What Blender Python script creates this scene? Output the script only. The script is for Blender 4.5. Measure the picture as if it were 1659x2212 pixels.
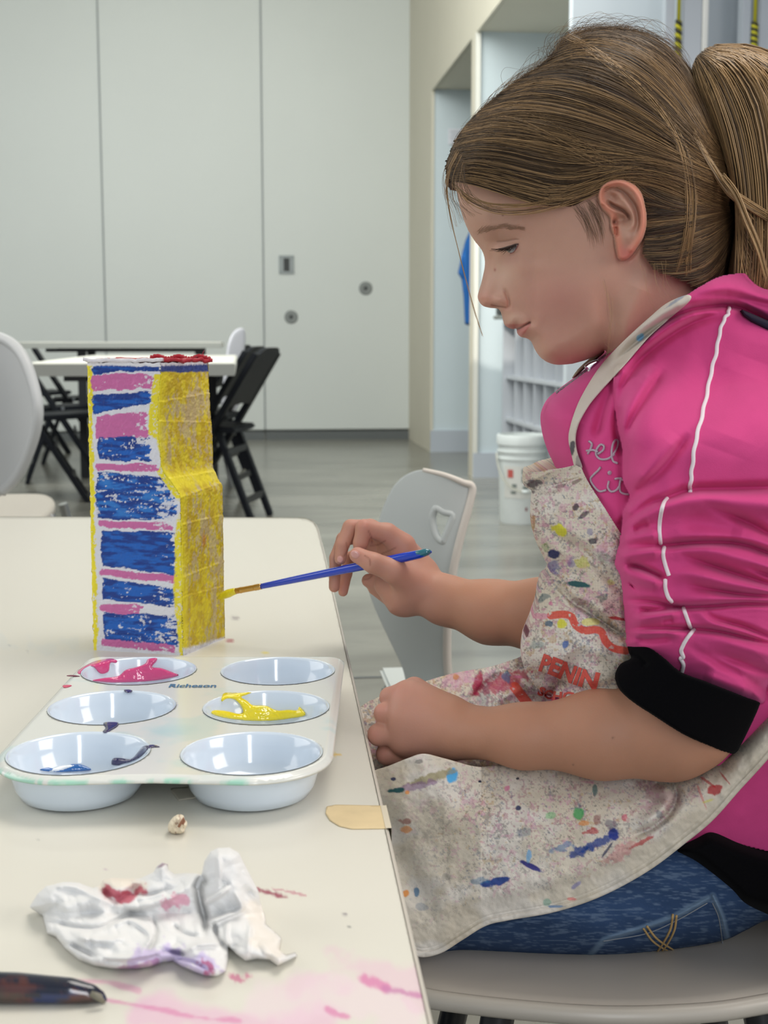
import bpy, bmesh, math, random
import numpy as np
from mathutils import Vector, Matrix

# ---------------------------------------------------------------- camera / light / exposure
F_PX = 2900.0; CX, CY = 829.5, 1106.0
CAM_H = 0.84
PITCH = math.radians(7.39)
YAW = math.radians(6.0)
sc = bpy.context.scene
COL = sc.collection
for o in list(bpy.data.objects): bpy.data.objects.remove(o)

cam_d = bpy.data.cameras.new('camera'); cam = bpy.data.objects.new('camera', cam_d); COL.objects.link(cam)
cam.location = (0, 0, CAM_H)
cam.rotation_euler = (math.pi/2 - PITCH, 0, -YAW)
cam_d.sensor_fit = 'VERTICAL'; cam_d.sensor_height = 36.0; cam_d.sensor_width = 27.0
cam_d.lens = F_PX/2212*36.0
cam_d.clip_start = 0.05
cam_d.dof.use_dof = True; cam_d.dof.focus_distance = 0.97; cam_d.dof.aperture_fstop = 16
sc.camera = cam

sc.view_settings.view_transform = 'Standard'; sc.view_settings.look = 'None'
sc.view_settings.gamma = 1.0; sc.view_settings.exposure = 0.0
try: sc.view_settings.use_curve_mapping = False
except Exception: pass
sc.cycles.use_denoising = True
sc.cycles.max_bounces = 6

world = bpy.data.worlds.new('daylight'); sc.world = world; world.use_nodes = True
bg = world.node_tree.nodes['Background']
bg.inputs['Color'].default_value = (0.82, 0.90, 1.0, 1); bg.inputs['Strength'].default_value = 0.50

def area(name, loc, aim, size, power, color):
    l = bpy.data.lights.new(name, 'AREA'); l.shape = 'RECTANGLE'; l.size, l.size_y = size
    l.energy = power; l.color = color
    o = bpy.data.objects.new(name, l); COL.objects.link(o); o.location = loc
    o.rotation_euler = (Vector(aim)-Vector(loc)).to_track_quat('-Z', 'Y').to_euler()
    return o
area('window_light_left', (-3.2, 1.6, 2.3), (0.3, 1.3, 0.7), (2.6, 2.2), 44, (1.0, 0.97, 0.92))
area('window_light_behind', (0.22, -2.6, 1.9), (0.1, 1.0, 0.6), (0.32, 2.4), 34, (0.95, 0.97, 1.0))
area('ceiling_light', (0.9, 1.6, 3.4), (0.2, 1.1, 0.6), (1.6, 1.6), 54, (1.0, 0.95, 0.88))
area('ceiling_light_far', (-0.6, 6.5, 3.9), (-0.3, 8.2, 0.6), (4.0, 4.0), 310, (0.97, 1.0, 0.96))
sp_l = bpy.data.lights.new('sun_patch', 'SPOT'); sp_l.energy = 900; sp_l.color = (1.0, 0.95, 0.85); sp_l.spot_size = math.radians(9); sp_l.spot_blend = 0.15; sp_l.shadow_soft_size = 0.02
sp_o = bpy.data.objects.new('sun_patch', sp_l); COL.objects.link(sp_o); sp_o.location = (-1.6, 2.6, 3.4)
sp_o.rotation_euler = (Vector((1.50, 7.96, 1.22))-Vector((-1.6, 2.6, 3.4))).to_track_quat('-Z', 'Y').to_euler()
area('window_light_right', (2.6, -0.3, 2.0), (0.4, 1.0, 0.8), (1.4, 1.4), 36, (1.0, 0.92, 0.84))

# ---------------------------------------------------------------- coordinates
CS, SN = math.cos(YAW), math.sin(YAW)
CP, SP = math.cos(PITCH), math.sin(PITCH)
def UV(px, py, d):
    d = np.asarray(d, float)
    a = (np.asarray(px, float)-CX)/F_PX; b = -(np.asarray(py, float)-CY)/F_PX
    t = d/(CP+b*SP)
    return a*t, CAM_H+(-SP+b*CP)*t
def UDV(u, d, v):
    u = np.asarray(u, float); d = np.asarray(d, float); v = np.asarray(v, float)
    return np.stack(np.broadcast_arrays(u*CS+d*SN, -u*SN+d*CS, v), -1)
def P(px, py, d):
    u, v = UV(px, py, d)
    return UDV(u, d, v)
def dplane(py, z):                      # horizontal distance at which the ray of row py meets height z
    b = -(np.asarray(py, float)-CY)/F_PX
    return (z-CAM_H)/((-SP+b*CP)/(CP+b*SP))
def PZ(px, py, z):
    return P(px, py, dplane(py, z))
def proj(w):
    w = np.asarray(w, float)
    u = w[..., 0]*CS-w[..., 1]*SN; d = w[..., 0]*SN+w[..., 1]*CS; v = w[..., 2]-CAM_H
    zc = d*CP-v*SP
    return CX+F_PX*u/zc, CY-F_PX*(v*CP+d*SP)/zc

# ---------------------------------------------------------------- numpy helpers
def lin(c):
    c = np.asarray(c, float)
    return np.where(c <= 0.04045, c/12.92, ((c+0.055)/1.055)**2.4)
def S(r, g, b): return lin(np.array([r, g, b])/255.0)
def sstep(a, b, x):
    t = np.clip((x-a)/(b-a), 0, 1); return t*t*(3-2*t)
def hash2(ix, iy, s=0):
    h = np.sin(ix*127.1+iy*311.7+s*74.7)*43758.5453
    return h-np.floor(h)
def noise(x, y, s=0):
    ix, iy = np.floor(x), np.floor(y); fx, fy = x-ix, y-iy
    fx = fx*fx*(3-2*fx); fy = fy*fy*(3-2*fy)
    a = hash2(ix, iy, s); b = hash2(ix+1, iy, s); c = hash2(ix, iy+1, s); d = hash2(ix+1, iy+1, s)
    return (a*(1-fx)+b*fx)*(1-fy)+(c*(1-fx)+d*fx)*fy
def fbm(x, y, s=0, o=4):
    r = 0; a = 0.5; t = 0
    for i in range(o):
        r = r+a*noise(x, y, s+i*13); t += a; a *= 0.5; x = x*2.03; y = y*2.03
    return r/t
def spline(pts, n=200, closed=False):
    p = np.asarray(pts, float); k = len(p)
    if closed: q = np.concatenate([p[-1:], p, p[:2]])
    else: q = np.concatenate([2*p[:1]-p[1:2], p, 2*p[-1:]-p[-2:-1]])
    m = k if closed else k-1
    t = np.linspace(0, m, n, endpoint=not closed); i = np.minimum(t.astype(int), m-1); f = (t-i)[:, None]
    a, b, c, d = q[i], q[i+1], q[i+2], q[i+3]
    return 0.5*(2*b+(c-a)*f+(2*a-5*b+4*c-d)*f*f+(3*b-a-3*c+d)*f**3)
def pdist(X, Y, pl, closed=False):
    """distance from points to polyline, nearest point, arc parameter 0..1, side"""
    pl = np.asarray(pl, float)[:, :2]
    A = pl; B = np.roll(pl, -1, 0)
    if not closed: A, B = A[:-1], B[:-1]
    sh = X.shape; x = X.ravel(); y = Y.ravel()
    best = np.full(x.shape, 1e18); nx = np.zeros_like(x); ny = np.zeros_like(x); tt = np.zeros_like(x); sd = np.zeros_like(x)
    L = np.hypot(*(B-A).T); cum = np.concatenate([[0], np.cumsum(L)]); tot = max(cum[-1], 1e-9)
    for k in range(len(A)):
        ax, ay = A[k]; dx, dy = B[k]-A[k]; l2 = dx*dx+dy*dy
        if l2 < 1e-12: continue
        t = np.clip(((x-ax)*dx+(y-ay)*dy)/l2, 0, 1)
        qx = ax+t*dx; qy = ay+t*dy; d2 = (x-qx)**2+(y-qy)**2
        m = d2 < best
        best = np.where(m, d2, best); nx = np.where(m, qx, nx); ny = np.where(m, qy, ny)
        tt = np.where(m, (cum[k]+t*L[k])/tot, tt); sd = np.where(m, dx*(y-ay)-dy*(x-ax), sd)
    return np.sqrt(best).reshape(sh), nx.reshape(sh), ny.reshape(sh), tt.reshape(sh), np.sign(sd).reshape(sh)
def inside(X, Y, pl):
    pl = np.asarray(pl, float); c = np.zeros(X.shape, bool)
    for k in range(len(pl)):
        x1, y1 = pl[k]; x2, y2 = pl[(k+1) % len(pl)]
        if y1 == y2: continue
        c ^= ((y1 > Y) != (y2 > Y)) & (X < (x2-x1)*(Y-y1)/(y2-y1)+x1)
    return c
def sdist(X, Y, pl):
    d, nx, ny, _, _ = pdist(X, Y, pl, True)
    return np.where(inside(X, Y, pl), d, -d), nx, ny
def ridge(X, Y, pts, w, amp, n=14, taper=True, skew=0.0):
    d, _, _, t, s = pdist(X, Y, spline(pts, n))
    ww = w*(1+skew*s)
    g = amp*np.exp(-(d/ww)**2)
    if taper: g = g*np.clip(np.minimum(t, 1-t)*5+0.12, 0, 1)
    return g
def rbf(pts, X, Y, k=90.0):
    """smooth interpolation of (x,y,value...) control points (normalised gaussian)"""
    pts = np.asarray(pts, float); num = 0; den = 1e-12
    for p in pts:
        g = np.exp(-((X-p[0])**2+(Y-p[1])**2)/(2*k*k))+1e-9
        num = num+g*p[2]; den = den+g
    return num/den

# ---------------------------------------------------------------- mesh + object helpers
def link_mesh(name, V, Fc, mat=None, parent=None, col=None, smooth=True):
    me = bpy.data.meshes.new(name)
    V = np.asarray(V, float)
    if isinstance(Fc, np.ndarray):
        n, k = Fc.shape
        me.vertices.add(len(V)); me.vertices.foreach_set('co', V.ravel())
        me.loops.add(n*k); me.loops.foreach_set('vertex_index', Fc.ravel().astype(np.int32))
        me.polygons.add(n); me.polygons.foreach_set('loop_start', np.arange(0, n*k, k, dtype=np.int32))
        me.update(calc_edges=True)
    else:
        me.from_pydata(V.tolist(), [], [list(map(int, f)) for f in Fc])
    me.validate(verbose=False)
    if col is not None and len(me.vertices) == len(col):
        at = me.color_attributes.new('Col', 'FLOAT_COLOR', 'POINT')
        c4 = np.ones((len(col), 4)); c4[:, :3] = col
        at.data.foreach_set('color', c4.ravel())
    if smooth: me.polygons.foreach_set('use_smooth', np.ones(len(me.polygons), bool))
    if mat: me.materials.append(mat)
    o = bpy.data.objects.new(name, me); COL.objects.link(o)
    if parent: set_parent(o, parent)
    return o
def set_parent(o, p):
    o.parent = p
    o.matrix_parent_inverse = p.matrix_world_cached.inverted() if hasattr(p, 'matrix_world_cached') else world_mat(p).inverted()
def world_mat(o):
    m = Matrix.LocRotScale(o.location, o.rotation_euler, o.scale)
    if o.parent: m = world_mat(o.parent) @ o.matrix_parent_inverse @ m
    return m
def empty(name, loc, label=None, cat=None, group=None, rz=0):
    o = bpy.data.objects.new(name, None); COL.objects.link(o); o.location = tuple(float(c) for c in loc); o.rotation_euler = (0, 0, rz)
    o.empty_display_size = 0.05
    return tag(o, label, cat, group)
def tag(o, label=None, cat=None, group=None, kind=None):
    if label: o['label'] = label
    if cat: o['category'] = cat
    if group: o['group'] = group
    if kind: o['kind'] = kind
    return o
def copy_tree(o, parent=None):
    c = o.copy(); COL.objects.link(c)
    if parent: c.parent = parent; c.matrix_parent_inverse = o.matrix_parent_inverse.copy()
    for ch in [k for k in bpy.data.objects if k.parent == o]: copy_tree(ch, c)
    return c

class MB:
    """collects shapes into one bmesh -> one object"""
    def __init__(s): s.V = []; s.F = []; s.n = 0
    def add(s, V, F):
        V = np.asarray(V, float); s.V.append(V); s.F += [[i+s.n for i in f] for f in F]; s.n += len(V); return s
    def box(s, c, size, rz=0, M=None, bev=0.0):
        bm = bmesh.new(); bmesh.ops.create_cube(bm, size=1)
        bmesh.ops.scale(bm, vec=size, verts=bm.verts)
        if bev: bmesh.ops.bevel(bm, geom=bm.edges[:], offset=bev, segments=2, affect='EDGES')
        mt = M if M is not None else Matrix.Translation(c) @ Matrix.Rotation(rz, 4, 'Z')
        bmesh.ops.transform(bm, matrix=mt, verts=bm.verts)
        bm.verts.index_update()
        s.add([v.co[:] for v in bm.verts], [[v.index for v in f.verts] for f in bm.faces]); bm.free(); return s
    def bar(s, a, b, w, h, bev=0.0, up=(0, 0, 1)):
        a = Vector(a); b = Vector(b); z = (b-a); L = z.length; z.normalize()
        x = Vector(up).cross(z)
        if x.length < 1e-4: x = Vector((1, 0, 0))
        x.normalize(); y = z.cross(x)
        m = Matrix((x, y, z)).transposed().to_4x4(); m.translation = (a+b)/2
        return s.box(None, (w, h, L), M=m, bev=bev)
    def tube(s, pts, r, k=8, cap=True):
        V, F = tube_mesh(np.asarray(pts, float), r, k, cap); return s.add(V, F)
    def lathe(s, prof, c, k=40, M=None):
        V = []; F = []
        for (r, z) in prof:
            for j in range(k):
                a = 2*math.pi*j/k; V.append((r*math.cos(a), r*math.sin(a), z))
        n = len(prof)
        for i in range(n-1):
            for j in range(k): F.append([i*k+j, i*k+(j+1) % k, (i+1)*k+(j+1) % k, (i+1)*k+j])
        V = np.array(V)
        if M is not None: V = np.array([(M @ Vector(v))[:] for v in V])
        return s.add(V+np.array(c), F)
    def build(s, name, mat, parent=None, smooth=False, col=None):
        V = np.concatenate(s.V)
        o = link_mesh(name, V, s.F, mat, parent, col, smooth)
        bm = bmesh.new(); bm.from_mesh(o.data); bmesh.ops.recalc_face_normals(bm, faces=bm.faces); bm.to_mesh(o.data); bm.free()
        if smooth == 'auto':
            o.data.polygons.foreach_set('use_smooth', np.ones(len(o.data.polygons), bool))
            o.data.set_sharp_from_angle(angle=math.radians(38))
        return o
def tube_mesh(p, r, k=8, cap=True):
    n = len(p); r = np.broadcast_to(np.asarray(r, float), (n,))
    t = np.gradient(p, axis=0); t /= np.linalg.norm(t, axis=1)[:, None]+1e-12
    ref = np.array([0, 0, 1.0]) if abs(t[0, 2]) < 0.9 else np.array([1.0, 0, 0])
    V = []
    x = np.cross(ref, t[0]); x /= np.linalg.norm(x)
    for i in range(n):
        x = x-t[i]*np.dot(x, t[i]); x /= np.linalg.norm(x)+1e-12; y = np.cross(t[i], x)
        for j in range(k):
            a = 2*math.pi*j/k; V.append(p[i]+r[i]*(x*math.cos(a)+y*math.sin(a)))
    F = []
    for i in range(n-1):
        for j in range(k): F.append([i*k+j, i*k+(j+1) % k, (i+1)*k+(j+1) % k, (i+1)*k+j])
    if cap: F.append(list(range(k))[::-1]); F.append([(n-1)*k+j for j in range(k)])
    return np.array(V), F

# ---------------------------------------------------------------- traced solids
def grid_topology(poly, cell):
    poly = np.asarray(poly, float)
    x0, y0 = poly.min(0)-cell; x1, y1 = poly.max(0)+cell
    xs = np.arange(x0, x1+cell, cell); ys = np.arange(y0, y1+cell, cell)
    X, Y = np.meshgrid(xs, ys)
    Cx, Cy = (X[:-1, :-1]+cell/2), (Y[:-1, :-1]+cell/2)
    sdc, _, _ = sdist(Cx, Cy, poly)
    keep = sdc > 0
    # drop diagonal-only contacts
    ny, nx = X.shape; idx = np.arange(nx*ny).reshape(ny, nx)
    q = np.stack([idx[:-1, :-1], idx[:-1, 1:], idx[1:, 1:], idx[1:, :-1]], -1)[keep]
    cnt = np.bincount(q.ravel(), minlength=nx*ny)
    used = np.nonzero(cnt)[0]; rim = cnt[used] < 4
    remap = -np.ones(nx*ny, int); remap[used] = np.arange(len(used))
    px = X.ravel()[used].copy(); py = Y.ravel()[used].copy()
    sd, qx, qy = sdist(px, py, poly)
    px[rim] = qx[rim]; py[rim] = qy[rim]; sd[rim] = 0
    return px, py, np.maximum(sd, 0), rim, remap[q]
def boundary_edges(q):
    e = np.concatenate([q[:, [0, 1]], q[:, [1, 2]], q[:, [2, 3]], q[:, [3, 0]]])
    key = np.sort(e, 1); _, inv, c = np.unique(key, axis=0, return_inverse=True, return_counts=True)
    return e[c[inv.ravel()] == 1]
def relief(name, poly, d0, cell, wfun, mat, parent=None, colfun=None, farscale=1.0, smoothpoly=None, zmin=None, cfun=None, make=True):
    """closed solid: rounded on both sides of the upright plane at distance d0"""
    if smoothpoly: poly = spline(poly, smoothpoly, True)
    px, py, sd, rim, q = grid_topology(poly, cell)
    c = d0 if cfun is None else cfun(px, py)
    w = wfun(px, py, sd); w = np.where(rim, 0, w)
    near = P(px, py, c-w)
    inn = np.nonzero(~rim)[0]; far_i = np.arange(len(px)); far_i[inn] = len(px)+np.arange(len(inn))
    u, v = UV(px[inn], py[inn], c if np.isscalar(c) else c[inn])
    wf = w[inn]*farscale
    far = UDV(u, (c if np.isscalar(c) else c[inn])+wf, v)
    V = np.concatenate([near, far])
    if zmin is not None: V[:, 2] = np.maximum(V[:, 2], zmin)
    Fc = np.concatenate([q[:, ::-1] if False else q, far_i[q][:, ::-1]])
    bad = (far_i[q] == q).all(1)
    Fc = np.concatenate([q[~bad], far_i[q][~bad][:, ::-1]])
    col = None
    if colfun is not None:
        cn = colfun(px, py); col = np.concatenate([cn, cn[inn]])
    if not make: return V, Fc, col
    return link_mesh(name, V, Fc, mat, parent, col)
def shell(name, poly, cell, dfun, thick, mat, parent=None, colfun=None, smoothpoly=None, edge=3.0, hole=None):
    """sheet of real thickness following the depth field dfun"""
    if smoothpoly: poly = spline(poly, smoothpoly, True)
    px, py, sd, rim, q = grid_topology(poly, cell)
    d = dfun(px, py); t = thick*np.sqrt(1-(1-np.clip(sd/(edge*cell), 0, 1))**2)*0.5
    near = P(px, py, d-t); far = P(px, py, d+t+thick*0.1)
    n = len(px); e = boundary_edges(q)
    Fc = np.concatenate([q, q[:, ::-1]+n, np.stack([e[:, 1], e[:, 0], e[:, 0]+n, e[:, 1]+n], -1)])
    col = None
    if colfun is not None: cn = colfun(px, py); col = np.concatenate([cn, cn])
    return link_mesh(name, np.concatenate([near, far]), Fc, mat, parent, col)

# ---------------------------------------------------------------- implicit surfaces
def surface_nets(Fv, origin, h):
    s = Fv < 0
    nx, ny, nz = Fv.shape
    acc = np.zeros((nx-1, ny-1, nz-1, 3)); cnt = np.zeros((nx-1, ny-1, nz-1))
    corners = [(i, j, k) for i in (0, 1) for j in (0, 1) for k in (0, 1)]
    def sub(A, c): return A[c[0]:nx-1+c[0], c[1]:ny-1+c[1], c[2]:nz-1+c[2]]
    for a in corners:
        for ax in range(3):
            if a[ax]: continue
            b = list(a); b[ax] = 1; b = tuple(b)
            fa, fb = sub(Fv, a), sub(Fv, b); m = (fa < 0) != (fb < 0)
            t = np.where(m, fa/np.where(m, fa-fb, 1), 0)
            for k in range(3):
                base = a[k]
                acc[..., k] += np.where(m, base+(t if k == ax else 0), 0)
            cnt += m
    act = cnt > 0; idx = -np.ones(act.shape, int); idx[act] = np.arange(act.sum())
    I = np.argwhere(act); V = (I+acc[act]/cnt[act][:, None])*h+np.array(origin)
    Fs = []
    for ax in range(3):
        sl0 = [slice(None)]*3; sl1 = [slice(None)]*3; sl0[ax] = slice(0, -1); sl1[ax] = slice(1, None)
        a = s[tuple(sl0)]; b = s[tuple(sl1)]
        m = a != b
        e = np.argwhere(m); o1, o2 = [k for k in range(3) if k != ax]
        ok = (e[:, o1] > 0) & (e[:, o2] > 0) & (e[:, o1] < act.shape[o1]) & (e[:, o2] < act.shape[o2])
        e = e[ok]
        def g(d1, d2):
            q = e.copy(); q[:, o1] -= d1; q[:, o2] -= d2; return idx[q[:, 0], q[:, 1], q[:, 2]]
        Q = np.stack([g(1, 1), g(0, 1), g(0, 0), g(1, 0)], -1)
        flip = s[e[:, 0], e[:, 1], e[:, 2]]
        if ax == 1: flip = ~flip
        Q[~flip] = Q[~flip][:, ::-1]
        Fs.append(Q)
    return V, np.concatenate(Fs)
def rcone(X, a, b, r1, r2):
    a = np.asarray(a, float); b = np.asarray(b, float); ba = b-a
    h = np.clip(((X-a)@ba)/(ba@ba+1e-12), 0, 1)
    return np.linalg.norm(X-a-h[..., None]*ba, axis=-1)-(r1+(r2-r1)*h)
def ellip(X, c, r, R=None):
    q = X-np.asarray(c, float)
    if R is not None: q = q@R
    r = np.asarray(r, float); k0 = np.linalg.norm(q/r, axis=-1); k1 = np.linalg.norm(q/(r*r), axis=-1)+1e-9
    return k0*(k0-1)/k1
def smin(a, b, k):
    h = np.clip(0.5+0.5*(b-a)/k, 0, 1); return b*(1-h)+a*h-k*h*(1-h)
def implicit(prims, h, pad=0.01, lap=1):
    """prims: list of (kind, args, k). evaluated blockwise; returns V, F"""
    lo = np.min([np.minimum(np.array(p[1][0])-p[2], np.array(p[1][1])-p[2]) for p in prims], 0)-pad
    hi = np.max([np.maximum(np.array(p[1][0])+p[2], np.array(p[1][1])+p[2]) for p in prims], 0)+pad
    n = np.ceil((hi-lo)/h).astype(int)+1
    g = [lo[i]+h*np.arange(n[i]) for i in range(3)]
    Fv = np.full(tuple(n), 1.0)
    for (kind, ab, rmax, r1, r2, k) in prims:
        a, b = np.array(ab[0]), np.array(ab[1]); m = rmax+k+4*h
        i0 = np.maximum(((np.minimum(a, b)-m-lo)/h).astype(int), 0); i1 = np.minimum(((np.maximum(a, b)+m-lo)/h).astype(int)+2, n)
        sl = tuple(slice(i0[i], i1[i]) for i in range(3))
        X = np.stack(np.meshgrid(*[g[i][sl[i]] for i in range(3)], indexing='ij'), -1)
        f = rcone(X, a, b, r1, r2)
        Fv[sl] = smin(f, Fv[sl], k) if kind == '+' else np.maximum(Fv[sl], -f)
    return surface_nets(Fv, lo, h)
def cone(a, b, r1, r2, k=0.006): return ('+', (a, b), max(r1, r2), r1, r2, k)
def cut(a, b, r1, r2): return ('-', (a, b), max(r1, r2), r1, r2, 0)
def laplace(V, Fc, it=2, lam=0.5):
    e = np.concatenate([Fc[:, [0, 1]], Fc[:, [1, 2]], Fc[:, [2, 3]], Fc[:, [3, 0]]]); e = np.concatenate([e, e[:, ::-1]])
    c = np.bincount(e[:, 0], minlength=len(V))[:, None]+1e-9
    for _ in range(it):
        S_ = np.stack([np.bincount(e[:, 0], V[e[:, 1], k], len(V)) for k in range(3)], -1)
        V = V+lam*(S_/c-V)
    return V

# ---------------------------------------------------------------- materials
MATS = {}
def mat(name, color=(0.8, 0.8, 0.8), rough=0.5, vcol=False, metal=0, bump=None, mottle=None, sheen=0, coat=0, sss=0, spec=0.5, sheen_tint=None, bumpobj=True, trans=0):
    if name in MATS: return MATS[name]
    m = bpy.data.materials.new(name); m.use_nodes = True; nt = m.node_tree; N = nt.nodes; L = nt.links
    b = N['Principled BSDF']; b.inputs['Roughness'].default_value = rough; b.inputs['Metallic'].default_value = metal
    b.inputs['Specular IOR Level'].default_value = spec
    col_out = None
    if vcol:
        a = N.new('ShaderNodeAttribute'); a.attribute_name = 'Col'; col_out = a.outputs['Color']
    else:
        rgb = N.new('ShaderNodeRGB'); rgb.outputs[0].default_value = (*[float(c) for c in color], 1); col_out = rgb.outputs[0]
    tc = N.new('ShaderNodeTexCoord')
    if mottle:
        sc_, amt = mottle[:2]
        nz = N.new('ShaderNodeTexNoise'); nz.inputs['Scale'].default_value = sc_; nz.inputs['Detail'].default_value = 5
        L.new(tc.outputs['Object'], nz.inputs['Vector'])
        mp = N.new('ShaderNodeMapRange'); mp.inputs[1].default_value = 0.3; mp.inputs[2].default_value = 0.7
        mp.inputs[3].default_value = 1-amt; mp.inputs[4].default_value = 1+amt
        L.new(nz.outputs['Fac'], mp.inputs[0])
        mx = N.new('ShaderNodeVectorMath'); mx.operation = 'SCALE'; L.new(col_out, mx.inputs[0]); L.new(mp.outputs[0], mx.inputs['Scale'])
        col_out = mx.outputs[0]
    L.new(col_out, b.inputs['Base Color'])
    if bump:
        sc_, st, dist = bump[:3]
        nz = N.new('ShaderNodeTexNoise'); nz.inputs['Scale'].default_value = sc_; nz.inputs['Detail'].default_value = 3
        L.new(tc.outputs['Object'], nz.inputs['Vector'])
        bp = N.new('ShaderNodeBump'); bp.inputs['Strength'].default_value = st; bp.inputs['Distance'].default_value = dist
        L.new(nz.outputs['Fac'], bp.inputs['Height']); L.new(bp.outputs[0], b.inputs['Normal'])
    if sheen:
        b.inputs['Sheen Weight'].default_value = sheen; b.inputs['Sheen Roughness'].default_value = 0.4
        if sheen_tint is not None: b.inputs['Sheen Tint'].default_value = (*sheen_tint, 1)
    if coat: b.inputs['Coat Weight'].default_value = coat; b.inputs['Coat Roughness'].default_value = 0.08
    if sss:
        b.inputs['Subsurface Weight'].default_value = sss; b.inputs['Subsurface Radius'].default_value = (0.012, 0.004, 0.002)
        b.inputs['Subsurface Scale'].default_value = 0.35
    if trans: b.inputs['Transmission Weight'].default_value = trans
    MATS[name] = m
    return m
random.seed(4); RNG = np.random.default_rng(7)
# ================================================================= the room
M_wall = mat('white_painted_wall', S(214, 216, 208), 0.75, mottle=(1.2, 0.025))
M_panel = mat('white_partition_panel', S(212, 216, 212), 0.45, mottle=(0.8, 0.02))
M_cream = mat('cream_fascia_paint', S(214, 208, 190), 0.7, mottle=(1.5, 0.02))
M_cool = mat('alcove_paint', S(205, 216, 220), 0.7, mottle=(1.5, 0.02))
M_base = mat('grey_vinyl_base', S(186, 192, 200), 0.5)
M_seam = mat('grey_seam_strip', S(158, 164, 164), 0.5)
M_track = mat('dark_floor_seal', S(98, 102, 102), 0.5)
M_ceil = mat('ceiling_paint', S(225, 225, 220), 0.9)
M_metal = mat('brushed_metal', S(150, 152, 150), 0.35, metal=0.8)
M_dark = mat('dark_recess', S(60, 62, 62), 0.6)
def floor_mat():
    m = mat('polished_concrete', S(150, 150, 143), 0.22, spec=0.5)
    nt = m.node_tree; N = nt.nodes; L = nt.links; b = N['Principled BSDF']
    tc = N.new('ShaderNodeTexCoord'); n1 = N.new('ShaderNodeTexNoise'); n1.inputs['Scale'].default_value = 1.6; n1.inputs['Detail'].default_value = 6; n1.inputs['Distortion'].default_value = 0.6
    mp = N.new('ShaderNodeMapping'); mp.inputs['Scale'].default_value = (0.6, 2.2, 1)
    L.new(tc.outputs['Object'], mp.inputs[0]); L.new(mp.outputs[0], n1.inputs['Vector'])
    cr = N.new('ShaderNodeValToRGB'); cr.color_ramp.elements[0].position = 0.3; cr.color_ramp.elements[0].color = (*S(112, 110, 102), 1)
    cr.color_ramp.elements[1].position = 0.72; cr.color_ramp.elements[1].color = (*S(150, 148, 138), 1)
    L.new(n1.outputs['Fac'], cr.inputs[0])
    n2 = N.new('ShaderNodeTexNoise'); n2.inputs['Scale'].default_value = 9; n2.inputs['Detail'].default_value = 4
    L.new(mp.outputs[0], n2.inputs['Vector'])
    mr = N.new('ShaderNodeMapRange'); mr.inputs[1].default_value = 0.28; mr.inputs[2].default_value = 0.36; mr.inputs[3].default_value = 0.86; mr.inputs[4].default_value = 1.0
    L.new(n2.outputs['Fac'], mr.inputs[0])
    mx = N.new('ShaderNodeVectorMath'); mx.operation = 'SCALE'; L.new(cr.outputs[0], mx.inputs[0]); L.new(mr.outputs[0], mx.inputs['Scale'])
    L.new(mx.outputs[0], b.inputs['Base Color'])
    return m
YB = 11.15; XR = 1.38; ZC = 4.2
def struct(name, mb, m, label, parent=None, smooth=False):
    o = mb.build(name, m, parent, smooth)
    if parent is None: tag(o, label, 'room', None, 'structure')
    return o
struct('floor', MB().box((-0.8, 4.4, -0.05), (11.6, 14.6, 0.1)), floor_mat(), 'grey polished concrete floor of the studio')
# expansion joint cut in the floor, reaching away under the near table
jd = dplane(1466, 0.0); j0 = P(700, 1466, jd); 
fj = MB().box((-0.8, float(j0[1])+0.0, 0.0008), (11.6, 0.014, 0.0016)); o = fj.build('floor_joint', M_track); tag(o, 'dark straight joint line across the concrete floor', 'floor joint', None, 'structure')
struct('ceiling', MB().box((-0.8, 4.4, ZC+0.05), (11.6, 14.6, 0.1)), M_ceil, 'white ceiling high above the room')
struct('wall_back', MB().box((-0.8, YB+0.12, ZC/2), (11.6, 0.1, ZC)), M_wall, 'plain wall behind the folding partition')

# folding partition of tall white panels
wall_part = empty('folding_partition', (0, YB, 0), 'tall white folding partition of flush panels closing the far end of the room', 'partition')
def xat(px, py, Y):                    # world x of the pixel on the plane y=Y
    a = (px-CX)/F_PX; b = -(py-CY)/F_PX; f = CP+b*SP
    return Y*(a*CS+f*SN)/(-a*SN+f*CS)
xs = [xat(207-355*k, 0, YB)+0.0 for k in (3, 2, 1)]+[xat(220, 400, YB), xat(567, 400, YB), xat(905, 500, YB)]
xs = [xs[3]-1.37*k for k in (3, 2, 1)]+xs[3:]
for i in range(len(xs)-1):
    a, b = xs[i]+0.006, xs[i+1]-0.006
    MB().box(((a+b)/2, YB+0.03, ZC/2+0.03), (b-a, 0.06, ZC-0.06-0.05), bev=0.004).build('panel', M_panel, wall_part)
    MB().box(((a+b)/2, YB+0.025, 0.035), (b-a, 0.05, 0.07)).build('floor_seal', M_track, wall_part)
for x in xs[1:]:
    MB().box((x, YB+0.012, ZC/2+0.03), (0.009, 0.03, ZC-0.12)).build('seam_strip', M_seam, wall_part)
def zat(px, py, Y):
    a = (px-CX)/F_PX; b = -(py-CY)/F_PX; f = CP+b*SP
    return CAM_H+Y*(-SP+b*CP)/(-a*SN+f*CS)
hx, hz = xat(619, 572, YB), zat(619, 572, YB)
mb = MB()
for dx, dz, sx, sz in ((0, 0.064, 0.124, 0.022), (0, -0.064, 0.124, 0.022), (-0.043, 0, 0.038, 0.11), (0.043, 0, 0.038, 0.11)): mb.box((hx+dx, YB-0.004, hz+dz), (sx, 0.012, sz))
h_ = mb.build('flush_handle', mat('grey_handle_metal', S(150, 156, 156), 0.5, metal=0.2), wall_part)
MB().box((hx, YB-0.001, hz), (0.05, 0.004, 0.11)).build('handle_recess', M_dark, h_)
M_lock = mat('grey_lock_metal', S(134, 138, 136), 0.6, metal=0.1)
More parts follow.
